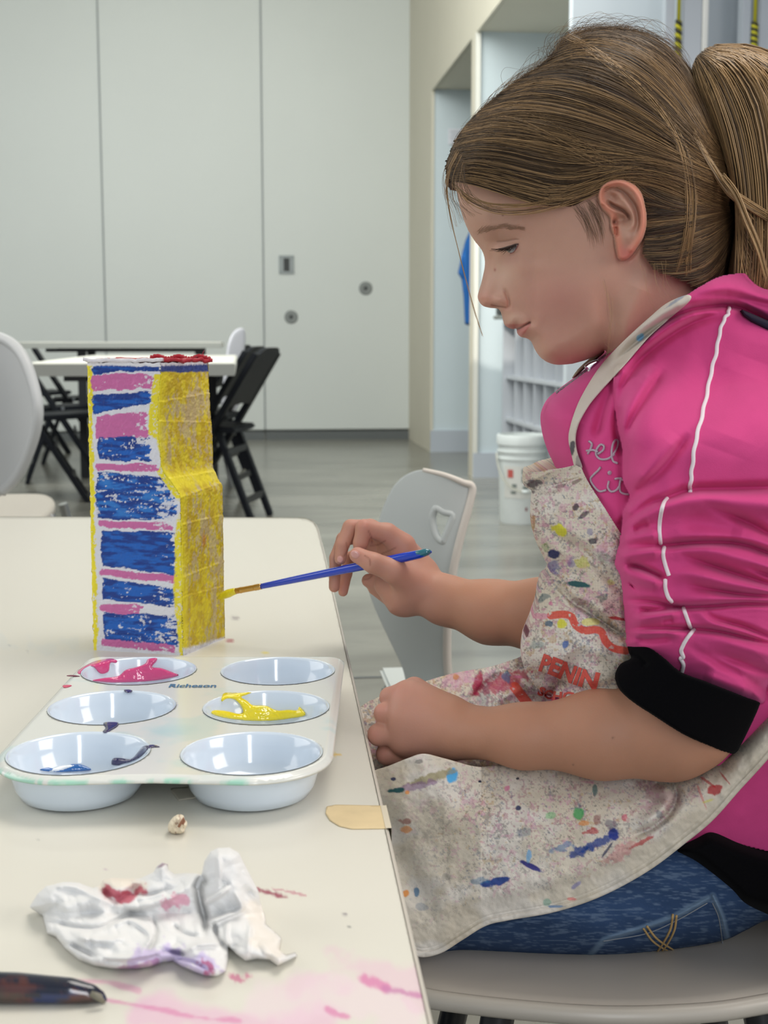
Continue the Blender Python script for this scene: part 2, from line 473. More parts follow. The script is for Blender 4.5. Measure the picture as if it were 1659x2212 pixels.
for (px, py) in ((629, 685), (790, 623)):
    R = Matrix.Rotation(math.pi/2, 4, 'X')
    lk = MB().lathe([(0, 0.006), (0.016, 0.006), (0.020, 0.008), (0.046, 0.008), (0.054, 0.005), (0.056, 0), (0, 0)], (xat(px, py, YB), YB, zat(px, py, YB)), 32, R).build('round_lock', M_lock, wall_part, 'auto')
    MB().lathe([(0, 0.016), (0.012, 0.016), (0.014, 0.011)], (xat(px, py, YB), YB, zat(px, py, YB)), 16, R).build('keyhole', M_dark, lk, 'auto')

# right wall: fascia with alcoves
Y1, Y2, Y3 = 9.85, 8.0, 5.65          # alcove ends
ZT = 2.6
mb = MB()
mb.box((XR+0.01, (Y1+YB+0.1)/2, ZC/2), (0.02, YB+0.1-Y1, ZC))           # pier next to the partition
mb.box((XR+0.01, (Y3+Y1)/2, (ZT+ZC)/2), (0.02, Y1-Y3, ZC-ZT))           # fascia over the openings
mb.box((XR+0.01, Y2+0.07, ZT/2), (0.02, 0.16, ZT))                       # pier between alcoves
struct('wall_right', mb, M_cream, 'cream wall on the right with tall open alcoves')
mb = MB()
mb.box((XR+0.68, Y1+0.05, ZC/2), (1.32, 0.08, ZC))                        # alcove ends facing the camera
mb.box((XR+0.68, Y2+0.05, ZC/2), (1.32, 0.08, ZC))
mb.box((XR+1.42, (Y3+Y1)/2, ZC/2), (0.08, Y1-Y3+0.4, ZC))
struct('wall_alcove', mb, M_cool, 'pale blue-white back and end walls inside the alcoves')
struct('trim_1', MB().box((XR+0.71, (Y1+Y3)/2, ZT+0.06), (1.36, 4.2, 0.1)), M_cream, 'soffit closing the top of the alcoves')
struct('baseboard_alcove', MB().box((XR+0.45, Y1+0.0, 0.08), (0.9, 0.03, 0.16)).box((XR+0.45, Y2+0.0, 0.075), (0.9, 0.03, 0.15)), M_base, 'grey vinyl baseboard along the alcove ends')
struct('trim_2', MB().box((XR+0.012, Y2-0.004, ZT/2), (0.028, 0.02, ZT)).box((xs[-1]+0.03, YB+0.0, ZC/2), (0.045, 0.05, ZC)), mat('pale_corner_bead', S(226, 224, 214), 0.5), 'pale corner beads on the alcove edges')

# white tall cabinet with aluminium frames (top right)
mb = MB().box((XR+1.8, Y3+0.04, 2.1), (3.6, 0.06, 4.2))
struct('wall_cabinet_end', mb, mat('cool_white_laminate', S(214, 222, 228), 0.4), 'cool white panel closing the near side of the alcove')
M_alu = mat('aluminium_extrusion', S(190, 196, 202), 0.3, metal=0.6)
M_alu_w = mat('white_extrusion', S(232, 232, 228), 0.4)
M_yel = mat('yellow_rope', S(196, 190, 40), 0.7); M_ropedark = mat('dark_rope_strand', S(60, 60, 40), 0.8)
for k, (p0, lab) in enumerate(((1462, 'tall aluminium frame with a yellow cord, directly above the crown of her head'), (1626, 'tall aluminium frame with a yellow cord at the right edge, above the ponytail'))):
    Yp = 5.2; D = Yp/ CS
    xx = xat(p0, 60, Yp)
    fr = empty('aluminium_frame', (xx, Yp, 0), lab, 'frame', 'aluminium frames beside the cabinet')
    MB().box((xx-0.035, Yp, 1.7), (0.035, 0.05, 3.4), bev=0.004).box((xx+0.055, Yp, 1.7), (0.08, 0.04, 3.4), bev=0.006).build('frame_post', M_alu, fr)
    MB().box((xx+0.105, Yp-0.006, 1.7), (0.022, 0.04, 3.4), bev=0.004).build('frame_edge', M_alu_w, fr)
    zt = zat(p0, 48 if k == 0 else 52, Yp); zb = zat(p0, 128 if k == 0 else 106, Yp)
    c = MB().tube([(xx, Yp-0.02, 3.3), (xx, Yp-0.02, zt)], 0.0075).build('cord', M_yel, fr, True)
    pts = []; pts2 = []
    for i in range(60):
        t = i/59; a = t*26; z = zt+(zb-zt)*t
        pts.append((xx+0.008*math.cos(a), Yp-0.02+0.008*math.sin(a), z)); pts2.append((xx-0.008*math.cos(a), Yp-0.02-0.008*math.sin(a), z))
    MB().tube(pts, 0.007, 6).build('braided_knot', M_yel, c, True); MB().tube(pts2, 0.007, 6).build('braid_strand', M_ropedark, c, True)
# dark grey locker door between the frames
o = MB().box((xat(1556, 60, 5.35)-0.0, 5.35, 1.8), (0.27, 0.02, 3.4), bev=0.004).build('locker_panel', mat('grey_blue_laminate', S(176, 184, 192), 0.4)); tag(o, 'grey-blue flat panel standing between the two aluminium frames', 'panel')  # one even grey-blue laminate colour

# cubby unit
xc = 1.55
cub = empty('cubby_shelf', (xc, 7.4, 0), 'low white cubby shelf with rows of pigeonholes, behind the bucket', 'shelf')
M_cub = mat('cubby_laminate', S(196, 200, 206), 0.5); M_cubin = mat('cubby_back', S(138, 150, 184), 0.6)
cy0, cy1, ztop = 5.85, 7.9, 0.93
mb = MB().box((xc+0.2, (cy0+cy1)/2, ztop), (0.42, cy1-cy0, 0.03)).box((xc+0.2, cy0, ztop/2), (0.42, 0.03, ztop)).box((xc+0.2, cy1, ztop/2), (0.42, 0.03, ztop)).box((xc+0.2, (cy0+cy1)/2, 0.05), (0.40, cy1-cy0, 0.1))
mb.build('cabinet_frame', M_cub, cub)
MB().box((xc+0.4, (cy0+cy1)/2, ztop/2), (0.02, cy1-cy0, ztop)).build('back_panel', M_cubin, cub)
for z in (0.61, 0.36, 0.16): MB().box((xc+0.2, (cy0+cy1)/2, z), (0.39, cy1-cy0-0.03, 0.02)).build('shelf', M_cub, cub)
for k in range(1, 8):
    MB().box((xc+0.2, cy0+(cy1-cy0)*k/8, ztop/2), (0.38, 0.014, ztop-0.03)).build('divider', M_cub, cub)
bb = P(1096, 692, 7.9)
spk = empty('black_box', (xc+0.06, 7.72, ztop+0.016), 'small black box sitting on top of the cubby shelf', 'box')
bx0 = xat(1094, 690, 7.76)
MB().box((bx0, 7.76, ztop+0.016+0.075), (0.10, 0.14, 0.11), bev=0.008).build('casing', mat('black_plastic', S(30, 34, 34), 0.5), spk)
MB().box((bx0+0.01, 7.74, ztop+0.016+0.012), (0.15, 0.2, 0.022), bev=0.006).build('base', mat('grey_plastic_base', S(130, 134, 130), 0.5), spk)

# blue smock hanging in the first alcove
Ys = 8.6; xh = xat(1004, 600, Ys)
def smock():
    px, py, sd, rim, q = grid_topology(np.array([(1014, 500), (1005, 520), (996, 556), (989, 590), (997, 604), (1001, 640), (1004, 700), (1018, 706), (1030, 700), (1034, 520), (1024, 500)], float), 2.5)
    rt = empty('blue_smock', P(1012, 505, 8.7), 'blue smock hanging from a hook inside the far alcove', 'smock')
    wf = lambda x, y, s: 0.035*np.sqrt(1-(1-np.clip(s/8, 0, 1))**2)*(1+0.3*np.sin(x*0.7))
    relief('smock_cloth', [(1014, 500), (1005, 520), (996, 556), (989, 590), (997, 604), (1001, 640), (1004, 700), (1018, 706), (1034, 700), (1036, 520), (1024, 500)], 8.7, 2.5, wf, mat('blue_cloth', S(16, 84, 150), 0.85), rt)
    hk = P(1016, 500, 8.7)
    MB().tube([hk, hk+np.array([0, 0, 0.05]), hk+np.array([0.03, 0, 0.08])], 0.006).build('hook', M_metal, rt, True)
smock()
# small paper notice on the alcove end
pn0, pn1 = (xat(969, 277, Y1-0.01), zat(969, 277, Y1-0.01)), (xat(1001, 312, Y1-0.01), zat(1001, 312, Y1-0.01))
nt_ = MB().box(((pn0[0]+pn1[0])/2, Y1+0.004, (pn0[1]+pn1[1])/2), (pn1[0]-pn0[0], 0.004, pn0[1]-pn1[1])).build('paper_notice', mat('notice_paper', S(222, 222, 228), 0.8)); tag(nt_, 'small pale paper notice taped inside the far alcove', 'notice')
mb = MB()
for k in range(5): mb.box((pn0[0]+0.055+0.006*(k % 2), Y1+0.001, pn0[1]-0.022*(k+1)), (0.08, 0.002, 0.006))
mb.build('printed_lines', mat('grey_print', S(160, 164, 170), 0.8), nt_)

# plaster bucket with wire handle
bd = float(dplane(1135, 0.0)); bc = P(1128, 1135, bd+0.11); bc[2] = 0
bk = empty('plastic_bucket', bc, 'white plastic bucket with wire handle on the concrete floor beside the cubby', 'bucket')
M_bk = mat('bucket_plastic', S(218, 224, 222), 0.4, mottle=(14, 0.05))
r = 0.112; H = 0.405
MB().lathe([(0, 0.0), (r*0.9, 0.0), (r*0.93, 0.01), (r, H*0.72), (r+0.006, H*0.725), (r+0.006, H*0.745), (r+0.001, H*0.75), (r+0.001, H*0.8), (r+0.008, H*0.805), (r+0.008, H*0.825), (r+0.002, H*0.83), (r+0.002, H*0.885), (r+0.009, H*0.89), (r+0.01, H*0.985), (r+0.006, H), (r-0.002, H), (r-0.004, H*0.98), (r*0.9, 0.012), (0, 0.012)], bc, 48).build('pail', M_bk, bk, 'auto')
fw = np.array([-SN*1.0, -CS, 0.0]); rt_ = np.array([CS, -SN, 0.0])
fw = -np.array([SN, CS, 0]); 
pts = []
for k in range(25):
    a = math.pi*k/24
    pts.append(bc+rt_*(-(r+0.012)*math.cos(a))*1.0+fw*(0.10*math.sin(a)+0.03)+np.array([0, 0, H*0.80-0.17*math.sin(a)**0.8]))
hd = MB().tube(pts, 0.0035).build('wire_handle', mat('handle_wire', S(190, 190, 176), 0.5), bk, True)
MB().tube([pts[11]+np.array([0, 0, -0.001]), pts[12], pts[13]], 0.009).build('handle_grip', M_bk, hd, True)
def arc_patch(a0, a1, z0, z1, off=0.0015, n=12):
    V = []; F = []
    for i in range(n+1):
        a = a0+(a1-a0)*i/n; dvec = fw*math.cos(a)+rt_*math.sin(a)
        for (z, rr) in ((z0, r*(0.93+0.07*z0/(H*0.72))), (z1, r*(0.93+0.07*z1/(H*0.72)))):
            V.append(bc+dvec*(rr+off)+np.array([0, 0, z])); 
    for i in range(n): F.append([2*i, 2*i+2, 2*i+3, 2*i+1])
    return V, F
lb = MB().add(*arc_patch(-0.95, 0.35, H*0.30, H*0.66)).build('printed_label', mat('label_white', S(214, 214, 208), 0.5), bk, True)
for (a, z, w, h) in ((-0.15, 0.57, 0.3, 0.06), (-0.15, 0.48, 0.32, 0.07), (-0.1, 0.39, 0.22, 0.05), (-0.55, 0.42, 0.2, 0.04), (-0.6, 0.35, 0.22, 0.03)): MB().add(*arc_patch(a, a+w, H*z, H*(z+h), 0.003, 4)).build('label_print', mat('label_grey_print', S(120, 128, 124), 0.6), lb, True)
MB().add(*arc_patch(-0.75, -0.5, H*0.53, H*0.62, 0.003, 6)).build('label_emblem', mat('label_red', S(190, 90, 84), 0.6), lb, True)
MB().add(*arc_patch(0.02, 0.10, H*0.16, H*0.2, 0.003, 4)).build('paint_spot', mat('spot_maroon', S(130, 60, 70), 0.6), bk, True)

# ---------------------------------------------------------------- background tables
M_top = mat('table_laminate', S(226, 224, 214), 0.35); M_edge = mat('table_edge_band', S(156, 158, 152), 0.5); M_blk = mat('black_steel', S(26, 28, 32), 0.45)
def bg_table(x0, x1, y0, y1, zt, th, label, legs=()):
    t = empty('work_table', ((x0+x1)/2, (y0+y1)/2, 0), label, 'table', 'white work tables in the background')
    MB().box(((x0+x1)/2, (y0+y1)/2, zt-th/2), (x1-x0, y1-y0, th), bev=0.006).build('tabletop', M_top, t)
    MB().box(((x0+x1)/2, y0-0.004, zt-th/2-0.001), (x1-x0-0.002, 0.012, th-0.004)).build('edge_band', M_edge, t)
    for (lx, ly) in ((x0+0.36, y0+0.12), (x1-0.14, y0+0.12), (x0+0.36, y1-0.12), (x1-0.14, y1-0.12)):
        MB().box((lx, ly, (zt-th)/2), (0.05, 0.05, zt-th), bev=0.004).build('leg', M_blk, t)
    MB().box(((x0+x1)/2, y0+0.12, zt-th-0.012), (x1-x0-0.3, 0.03, 0.02)).build('frame_rail', M_blk, t)
    MB().box(((x0+x1)/2, y1-0.12, zt-th-0.012), (x1-x0-0.3, 0.03, 0.02)).build('frame_rail', M_blk, t)
    return t
YT = 5.15
bg_table(xat(40, 790, YT), xat(508, 790, YT), YT, YT+2.5, 0.745, 0.048, 'white work table behind the painted tower')
YT2 = 8.1
bg_table(xat(36, 745, YT2), xat(480, 745, YT2), YT2, YT2+0.76, 0.815, 0.036, 'white work table farther back, its edge seen above the nearer one')

# ---------------------------------------------------------------- black folding chairs
M_chair = mat('black_resin', S(12, 16, 24), 0.5, spec=0.25); M_bolt = mat('bolt_steel', S(150, 155, 160), 0.3, metal=0.9); M_slat = mat('grey_black_resin', S(52, 54, 54), 0.5)
def folding_chair():
    t = empty('folding_chair', (0, 0, 0), 'x', 'chair')
    w = 0.20
    for s in (-1, 1):
        fl = MB().bar((0.20, s*w, 0.0), (-0.27, s*w, 0.80), 0.028, 0.060, 0.004, up=(0, 1, 0)).build('leg', M_chair, t)      # long front leg / back upright
        MB().bar((-0.235, s*(w-0.035), 0.0), (-0.075, s*(w-0.035), 0.445), 0.024, 0.052, 0.004, up=(0, 1, 0)).build('leg', M_chair, t)
        R = Matrix.Rotation(math.pi/2*(-s), 4, 'X')
        MB().lathe([(0, 0.006), (0.008, 0.005), (0.011, 0)], (-0.02, s*(w+0.013), 0.452), 12, R).build('bolt', M_bolt, fl, 'auto')
    # back panel with rounded top
    V = []; F = []; n = 14; pts = []
    for i in range(n+1):
        y = -w-0.005+(2*w+0.01)*i/n; e = abs(i/n*2-1); pts.append((y, 0.825-0.045*e**4, 0.55+0.01*(1-e)))
    for (y, zt, zb) in pts:
        for zz in (zt, zb):
            x = 0.20-0.47*zz/0.80; V += [(x+0.014, y, zz), (x-0.014, y, zz)]
    for i in range(n):
        b = i*4; F += [[b, b+4, b+6, b+2], [b+1, b+3, b+7, b+5], [b, b+1, b+5, b+4], [b+2, b+6, b+7, b+3]]
    F += [[0, 2, 3, 1], [4*n, 4*n+1, 4*n+3, 4*n+2]]
    MB().add(V, F).build('backrest', M_chair, t)
    MB().box(None, (0.40, 0.385, 0.028), M=Matrix.Translation((0.04, 0, 0.452)) @ Matrix.Rotation(-0.05, 4, 'Y'), bev=0.008).build('seat', M_chair, t)
    MB().bar((0.14, -w, 0.125), (0.14, w, 0.125), 0.014, 0.03).build('crossbar', M_slat, t)
    MB().bar((0.05, -w, 0.31), (0.05, w, 0.31), 0.014, 0.03).build('crossbar', M_slat, t)
    MB().bar((-0.20, -w+0.03, 0.11), (-0.20, w-0.03, 0.11), 0.014, 0.03).build('crossbar', M_slat, t)
    MB().bar((-0.12, -w+0.03, 0.34), (-0.12, w-0.03, 0.34), 0.014, 0.03).build('crossbar', M_slat, t)
    return t
proto = folding_chair()
g_b = 'black folding chairs around the background tables'
def at_floor(px, py): return PZ(px, py, 0.0)
fc = [ # foot pixel of rear leg, rotation, label   (rot pi: faces -x)
 ((584, 1113), math.pi-0.26, 'black folding chair nearest the camera at the right end of the background table'),
 ((556, 1062), math.pi-0.24, 'black folding chair second in the row at the right end of the background table'),
 ((528, 1012), math.pi-0.22, 'black folding chair third in the row, only its rounded back showing behind the others'),
 ((2, 1088), 0.14, 'nearest black folding chair at the left end of the background table'),
 ((58, 1046), 0.14, 'black folding chair at the left end of the background table, second from the camera'),
 ((92, 1004), 0.12, 'black folding chair at the left end of the background tables, third from the camera'),
 ((20, 985), 0.5, 'black folding chair with its rounded back rising over the far left table corner'),
]
for i, ((fx, fy), rz, lab) in enumerate(fc):
    o = proto if i == 0 else copy_tree(proto)
    p = at_floor(fx, fy)
    off = Matrix.Rotation(rz, 4, 'Z') @ Vector((-0.235, -0.165 if i < 3 else 0.165, 0))
    if i >= 3: off = Matrix.Rotation(rz, 4, 'Z') @ Vector((-0.235, -0.165, 0))
    o.location = (p[0]-off.x, p[1]-off.y, 0); o.rotation_euler = (0, 0, rz); o.scale = (1.0, 1.0, 0.965); o['label'] = lab; o['group'] = g_b

# ---------------------------------------------------------------- white shell chairs
M_shell = mat('white_shell_plastic', S(206, 208, 208), 0.38, bump=(900, 0.05, 0.0004)); M_shellg = mat('grey_shell_plastic', S(176, 174, 168), 0.42, bump=(1200, 0.08, 0.0004))
def legs4(t, c, w, h, m, spread=0.05, rz=0.0, r=0.011):
    for sx in (-1, 1):
        for sy in (-1, 1):
            a = Vector((sx*w*0.7, sy*w*0.7, h)); b = Vector((sx*(w+spread), sy*(w+spread), 0.0))
            R = Matrix.Rotation(rz, 3, 'Z')
            a = R @ a; b = R @ b
            MB().tube([Vector(c)+a, Vector(c)+b], r, 10).build('leg', m, t, 'auto')
# big chair at the left edge
D = 2.75
def uvd(px, py, d): return P(px, py, d)
cl = empty('shell_chair', (*P(-20, 1060, D)[:2], 0), 'large white shell chair at the left edge, its curved back turned to the camera', 'chair', 'white plastic shell chairs')
poly = [(-150, 790), (-110, 745), (-60, 727), (-10, 726), (28, 742), (55, 775), (75, 830), (85, 882), (80, 930), (62, 985), (38, 1030), (10, 1066), (-30, 1080), (-120, 1080), (-170, 1000)]
shell('backrest', poly, 4, lambda x, y: D-0.10*np.clip(((x+40)/130.0), -1.5, 1.5)**2+0.00022*(y-900), 0.012, M_shell, cl, smoothpoly=120)
# rolled rim along the right side
rim = spline([(-110, 745), (-60, 727), (-10, 726), (28, 742), (55, 775), (75, 830), (85, 882), (80, 930), (62, 985), (38, 1030), (8, 1062)], 60)
rp = P(rim[:, 0]-3, rim[:, 1], D-0.10*np.clip(((rim[:, 0]+40)/130.0), -1.5, 1.5)**2+0.00022*(rim[:, 1]-900))
MB().tube(rp, 0.011, 8).build('rim', M_shell, cl, True)
sp = [(-150, 1062), (0, 1066), (80, 1066), (108, 1072), (119, 1084), (112, 1102), (80, 1122), (0, 1136), (-150, 1136)]
zs = 0.455
def seat_from_px(poly, z, th, m, parent, name='seat', dish=0.0, n=90):
    pl = spline(poly, n, True); V = np.array([PZ(a, b, z) for a, b in pl]); c = V.mean(0)
    rings = [1.0, 0.97, 0.85, 0.6, 0.3]
    Vs = []; F = []
    for k, s in enumerate(rings):
        q = c+(V-c)*s; q[:, 2] = z-dish*(1-s)-(0.006 if k == 0 else 0); Vs.append(q)
    for k, s in enumerate(rings[:4]):
        q = c+(V-c)*s*(0.995); q[:, 2] = z-th-dish*(1-s)+(0.004 if k == 0 else 0); Vs.append(q)
    m_ = len(pl); R = 5
    for k in range(R-1):
        for j in range(m_): F.append([k*m_+j, k*m_+(j+1) % m_, (k+1)*m_+(j+1) % m_, (k+1)*m_+j])
    F.append([4*m_+j for j in range(m_)])
    for j in range(m_): F.append([j, 5*m_+j, 5*m_+(j+1) % m_, (j+1) % m_])
    for k in range(5, 8):
        for j in range(m_): F.append([k*m_+j, (k+1)*m_+j, (k+1)*m_+(j+1) % m_, k*m_+(j+1) % m_])
    F.append([8*m_+j for j in range(m_)][::-1])
    return MB().add(np.concatenate(Vs), F).build(name, m, parent, True), c
_, c = seat_from_px(sp, zs, 0.02, mat('warm_shell_plastic', S(196, 188, 176), 0.4), cl, dish=0.006)
legs4(cl, (c[0], c[1], 0), 0.15, zs-0.01, M_metal)

# small white chair behind the background table
sc_ = empty('shell_chair', (*P(510, 900, 7.9)[:2], 0), 'white shell chair behind the far table, only its pale back tip visible', 'chair', 'white plastic shell chairs')
shell('backrest', [(486, 790), (492, 745), (502, 720), (516, 709), (528, 712), (530, 740), (524, 790), (515, 880), (480, 880)], 3, lambda x, y: 7.9+(x-505)*0.003, 0.02, mat('lilac_white_plastic', S(206, 206, 214), 0.4), sc_, smoothpoly=60)
c = P(420, 900, 7.75); c[2] = 0
MB().box((c[0], c[1], 0.44), (0.42, 0.42, 0.02), bev=0.008).build('seat', M_shell, sc_)
legs4(sc_, c, 0.16, 0.43, M_metal)
# empty white chair next to the girl, seen from its side
D2 = 2.0
ch = empty('shell_chair', (*P(900, 1300, 2.0)[:2], 0), 'empty white shell chair with a D-shaped grip hole, behind the hand with the brush', 'chair', 'white plastic shell chairs')
poly = [(818, 1125), (832, 1085), (852, 1048), (880, 1024), (915, 1015), (960, 1026), (1000, 1042), (1020, 1050), (1026, 1058), (1014, 1090), (995, 1160), (978, 1240), (968, 1330), (966, 1420), (972, 1500), (930, 1510), (885, 1490), (868, 1440), (836, 1372), (808, 1310), (794, 1260), (800, 1190)]
hole = spline([(944, 1097), (960, 1106), (978, 1112), (972, 1135), (962, 1160), (958, 1170), (946, 1162), (938, 1145), (934, 1120), (938, 1104)], 50, True)
def dch(x, y):
    t = (x-795)/220.0
    return D2+0.16*(0.5-t)+0.10*(t-0.5)**2*2+0.05*np.clip((y-1250)/250, 0, 1)
def shell_hole(name, poly, cell, dfun, thick, m, parent, hole, smooth):
    poly = spline(poly, smooth, True)
    px, py, sd, rim, q = grid_topology(poly, cell)
    cx_ = px[q].mean(1); cy_ = py[q].mean(1)
    q = q[~inside(cx_, cy_, hole)]
    used = np.unique(q); rm = -np.ones(len(px), int); rm[used] = np.arange(len(used)); q = rm[q]; px, py, sd, rim = px[used], py[used], sd[used], rim[used]
    cnt = np.bincount(q.ravel(), minlength=len(px)); dh, hx, hy, _, _ = pdist(px, py, hole, True)
    m2 = (cnt < 4) & (dh < 2*cell) & ~rim
    px[m2] = hx[m2]; py[m2] = hy[m2]
    d = dfun(px, py); n = len(px); e = boundary_edges(q)
    Fc = np.concatenate([q, q[:, ::-1]+n, np.stack([e[:, 1], e[:, 0], e[:, 0]+n, e[:, 1]+n], -1)])
    return link_mesh(name, np.concatenate([P(px, py, d-thick/2), P(px, py, d+thick/2)]), Fc, m, parent)
M_c2 = mat('cool_white_plastic', S(206, 212, 210), 0.38)
shell_hole('backrest', poly, 3, dch, 0.008, M_c2, ch, hole, 160)
hp = P(hole[:, 0], hole[:, 1], dch(hole[:, 0], hole[:, 1]))
V_, F_ = tube_mesh(np.concatenate([hp, hp[:2]]), 0.006, 8, False)
link_mesh('grip_rim', V_, F_, M_c2, ch)
rim = spline([(915, 1015), (960, 1026), (1000, 1042), (1020, 1052), (1014, 1090), (995, 1160), (978, 1240), (968, 1330), (966, 1420), (972, 1500)], 70)
rr = np.interp(np.linspace(0, 1, 70), [0, 0.15, 0.35, 1], [0.003, 0.004, 0.006, 0.007])
MB().tube(P(rim[:, 0], rim[:, 1], dch(rim[:, 0], rim[:, 1])-0.004), rr, 10).build('rim', mat('warm_white_plastic', S(222, 214, 204), 0.4), ch, True)
c = P(900, 1450, 2.05); c[2] = 0
MB().box((c[0]-0.005, c[1]+0.05, 0.28), (0.07, 0.26, 0.012), bev=0.005).build('seat', M_c2, ch)
legs4(ch, (c[0]+0.0, c[1]+0.05, 0), 0.05, 0.275, M_metal, spread=0.01)
# ================================================================= near table and what lies on it
ZT0 = 0.57
def mixc(c, new, m): return c*(1-m[:, None])+np.asarray(new)*m[:, None]
def blob(x, y, pts, w, s=0, rough=0.6, scale=0.05, thr=0.0):
    d, _, _, t, _ = pdist(x, y, spline(pts, 24) if len(pts) > 2 else np.array(pts, float))
    n = fbm(x*scale, y*scale, s, 3)
    return sstep(1.0, 0.35, d/w+(n-0.5)*rough*2+thr)
def table_col(x, y):
    c = np.tile(S(219, 216, 204), (len(x), 1))
    c = c*(1+0.03*(fbm(x*0.004, y*0.006, 3)-0.5))[:, None]
    pk = S(214, 128, 172); lt = S(226, 180, 205)
    # smears at the front of the table
    c = mixc(c, lt, 0.65*blob(x, y, [(300, 2195), (420, 2190), (560, 2215), (700, 2210)], 48, 1, 0.8, 0.012))
    c = mixc(c, lt, 0.45*blob(x, y, [(640, 2130), (760, 2090), (860, 2110), (900, 2150)], 45, 2, 0.9, 0.02))
    c = mixc(c, S(232, 206, 218), 0.45*blob(x, y, [(560, 2190), (700, 2150), (880, 2180)], 60, 5, 0.9, 0.014))
    c = mixc(c, pk, 0.7*blob(x, y, [(230, 2160), (330, 2178), (430, 2198), (520, 2205)], 7, 3, 0.8, 0.03))
    c = mixc(c, pk, 0.5*blob(x, y, [(160, 2122), (230, 2122), (300, 2140)], 9, 4, 0.7, 0.03))
    c = mixc(c, pk, 0.9*blob(x, y, [(790, 2118), (812, 2120), (832, 2130)], 16, 5, 0.6, 0.06))
    c = mixc(c, S(196, 120, 168), 0.8*blob(x, y, [(830, 2135), (860, 2140), (905, 2152)], 9, 6, 0.9, 0.06))
    c = mixc(c, pk, 0.8*blob(x, y, [(706, 2178), (720, 2185), (750, 2196)], 9, 7, 0.7, 0.06))
    c = mixc(c, S(200, 100, 140), 0.8*blob(x, y, [(500, 2110), (520, 2116), (536, 2108)], 8, 8, 1.4, 0.15))
    # dried maroon stroke right of the paper towel
    c = mixc(c, S(150, 50, 80), 0.95*blob(x, y, [(556, 1921), (585, 1930), (618, 1938)], 7, 9, 0.8, 0.09))
    c = mixc(c, S(190, 110, 130), 0.7*blob(x, y, [(590, 1920), (612, 1924), (660, 1934)], 3.4, 10, 1.0, 0.1))
    for (a, b_, r, col) in ((575, 1410, 7, (232, 214, 60)), (726, 1630, 7, (228, 190, 60)), (745, 1975, 6, (120, 110, 120)), (755, 2002, 3, (110, 110, 110)),
                         (530, 1753, 3, (90, 100, 120)), (620, 1580, 5, (90, 130, 120)), (140, 1483, 4, (170, 40, 70)), (60, 1408, 4, (150, 150, 150)), (20, 1395, 4, (160, 160, 160)),
                         (82, 1815, 4, (190, 188, 178)), (228, 1878, 3, (190, 170, 180)), (508, 1335, 9, (150, 140, 140)), (497, 1384, 8, (170, 70, 80)), (312, 1812, 3, (245, 245, 245)), (215, 1388, 3, (150, 150, 150))):
        c = mixc(c, S(*col), 0.8*sstep(1.2, 0.5, np.hypot((x-a)/1.6, (y-b_)*1.6)/r*1.2+(fbm(x*0.2, y*0.2, 4, 2)-0.5)))
    # pale wiped-paint haze and pencil scribbles
    c = mixc(c, S(206, 210, 206), 0.4*blob(x, y, [(0, 1390), (60, 1400), (150, 1390)], 20, 11, 1.5, 0.03))
    return c
right_edge = lambda y: 925+(y-2212)*0.2225
tp = [(-760, 1114), (-100, 1116), (500, 1118), (640, 1119), (662, 1121), (676, 1128), (684, 1140), (689, 1158)]
tp = [tuple(p) for p in tp[:2]]+[(x, y) for x, y in tp[2:]]+[(right_edge(y), y) for y in np.linspace(1200, 2560, 18)]+[(-900, 2560)]
tb = empty('art_table', PZ(300, 1800, 0.0), 'near white table with rounded corner, paint-smeared top holding the palette and painted tower', 'table')
tb.location = (float(PZ(300, 1500, ZT0)[0]), float(PZ(300, 1500, ZT0)[1]), 0)
px, py, sd, rimm, q = grid_topology(np.array(tp, float), 4.0)
top = PZ(px, py, ZT0); n = len(px)
e = boundary_edges(q); ring_top = top.copy()
bot = top.copy(); bot[:, 2] -= 0.024
M_t = mat('near_tabletop', rough=0.3, vcol=True, spec=0.4)
Fc = np.concatenate([q, q[:, ::-1]+n, np.stack([e[:, 1], e[:, 0], e[:, 0]+n, e[:, 1]+n], -1)])
cc = table_col(px, py); 
o = link_mesh('tabletop', np.concatenate([top, bot]), Fc, M_t, tb, np.concatenate([cc, cc]), smooth=False)
# edge band
el = spline([(x, y) for x, y in tp[1:-1]], 220); ep = PZ(el[:, 0], el[:, 1], ZT0)
V = []; F = []
tng = np.gradient(ep, axis=0); nrm = np.stack([-tng[:, 1], tng[:, 0], tng[:, 2]*0], -1); nrm /= np.linalg.norm(nrm, axis=1)[:, None]+1e-9
ctr = PZ(200, 1800, ZT0); sgn = np.sign(((ep-ctr)*nrm).sum(1))[:, None]; nrm *= np.sign(np.median(sgn))
prof = [(0.0002, 0.0004), (0.0022, -0.001), (0.0026, -0.004), (0.0026, -0.021), (0.0022, -0.0235), (0, -0.0245)]
for p_, n_ in zip(ep, nrm):
    for (a, b_) in prof: V.append(p_+n_*a+np.array([0, 0, b_]))
k = len(prof)
for i in range(len(ep)-1):
    for j in range(k-1): F.append([i*k+j, (i+1)*k+j, (i+1)*k+j+1, i*k+j+1])
MB().add(V, F).build('edge_band', mat('warm_edge_band', S(206, 202, 190), 0.45), tb, True)
for (lx, ly) in ((610, 1170), (-500, 1170)):
    p = PZ(lx, ly, ZT0); MB().tube([(p[0], p[1], ZT0-0.025), (p[0], p[1], 0.0)], 0.02, 16).build('leg', M_metal, tb, 'auto')
for (lx, ly) in ((860, 2350), (-700, 2400)):
    p = PZ(lx, ly, ZT0); p[0] -= 0.03; MB().tube([(p[0], p[1], ZT0-0.025), (p[0], p[1], 0.0)], 0.02, 16).build('leg', M_metal, tb, 'auto')

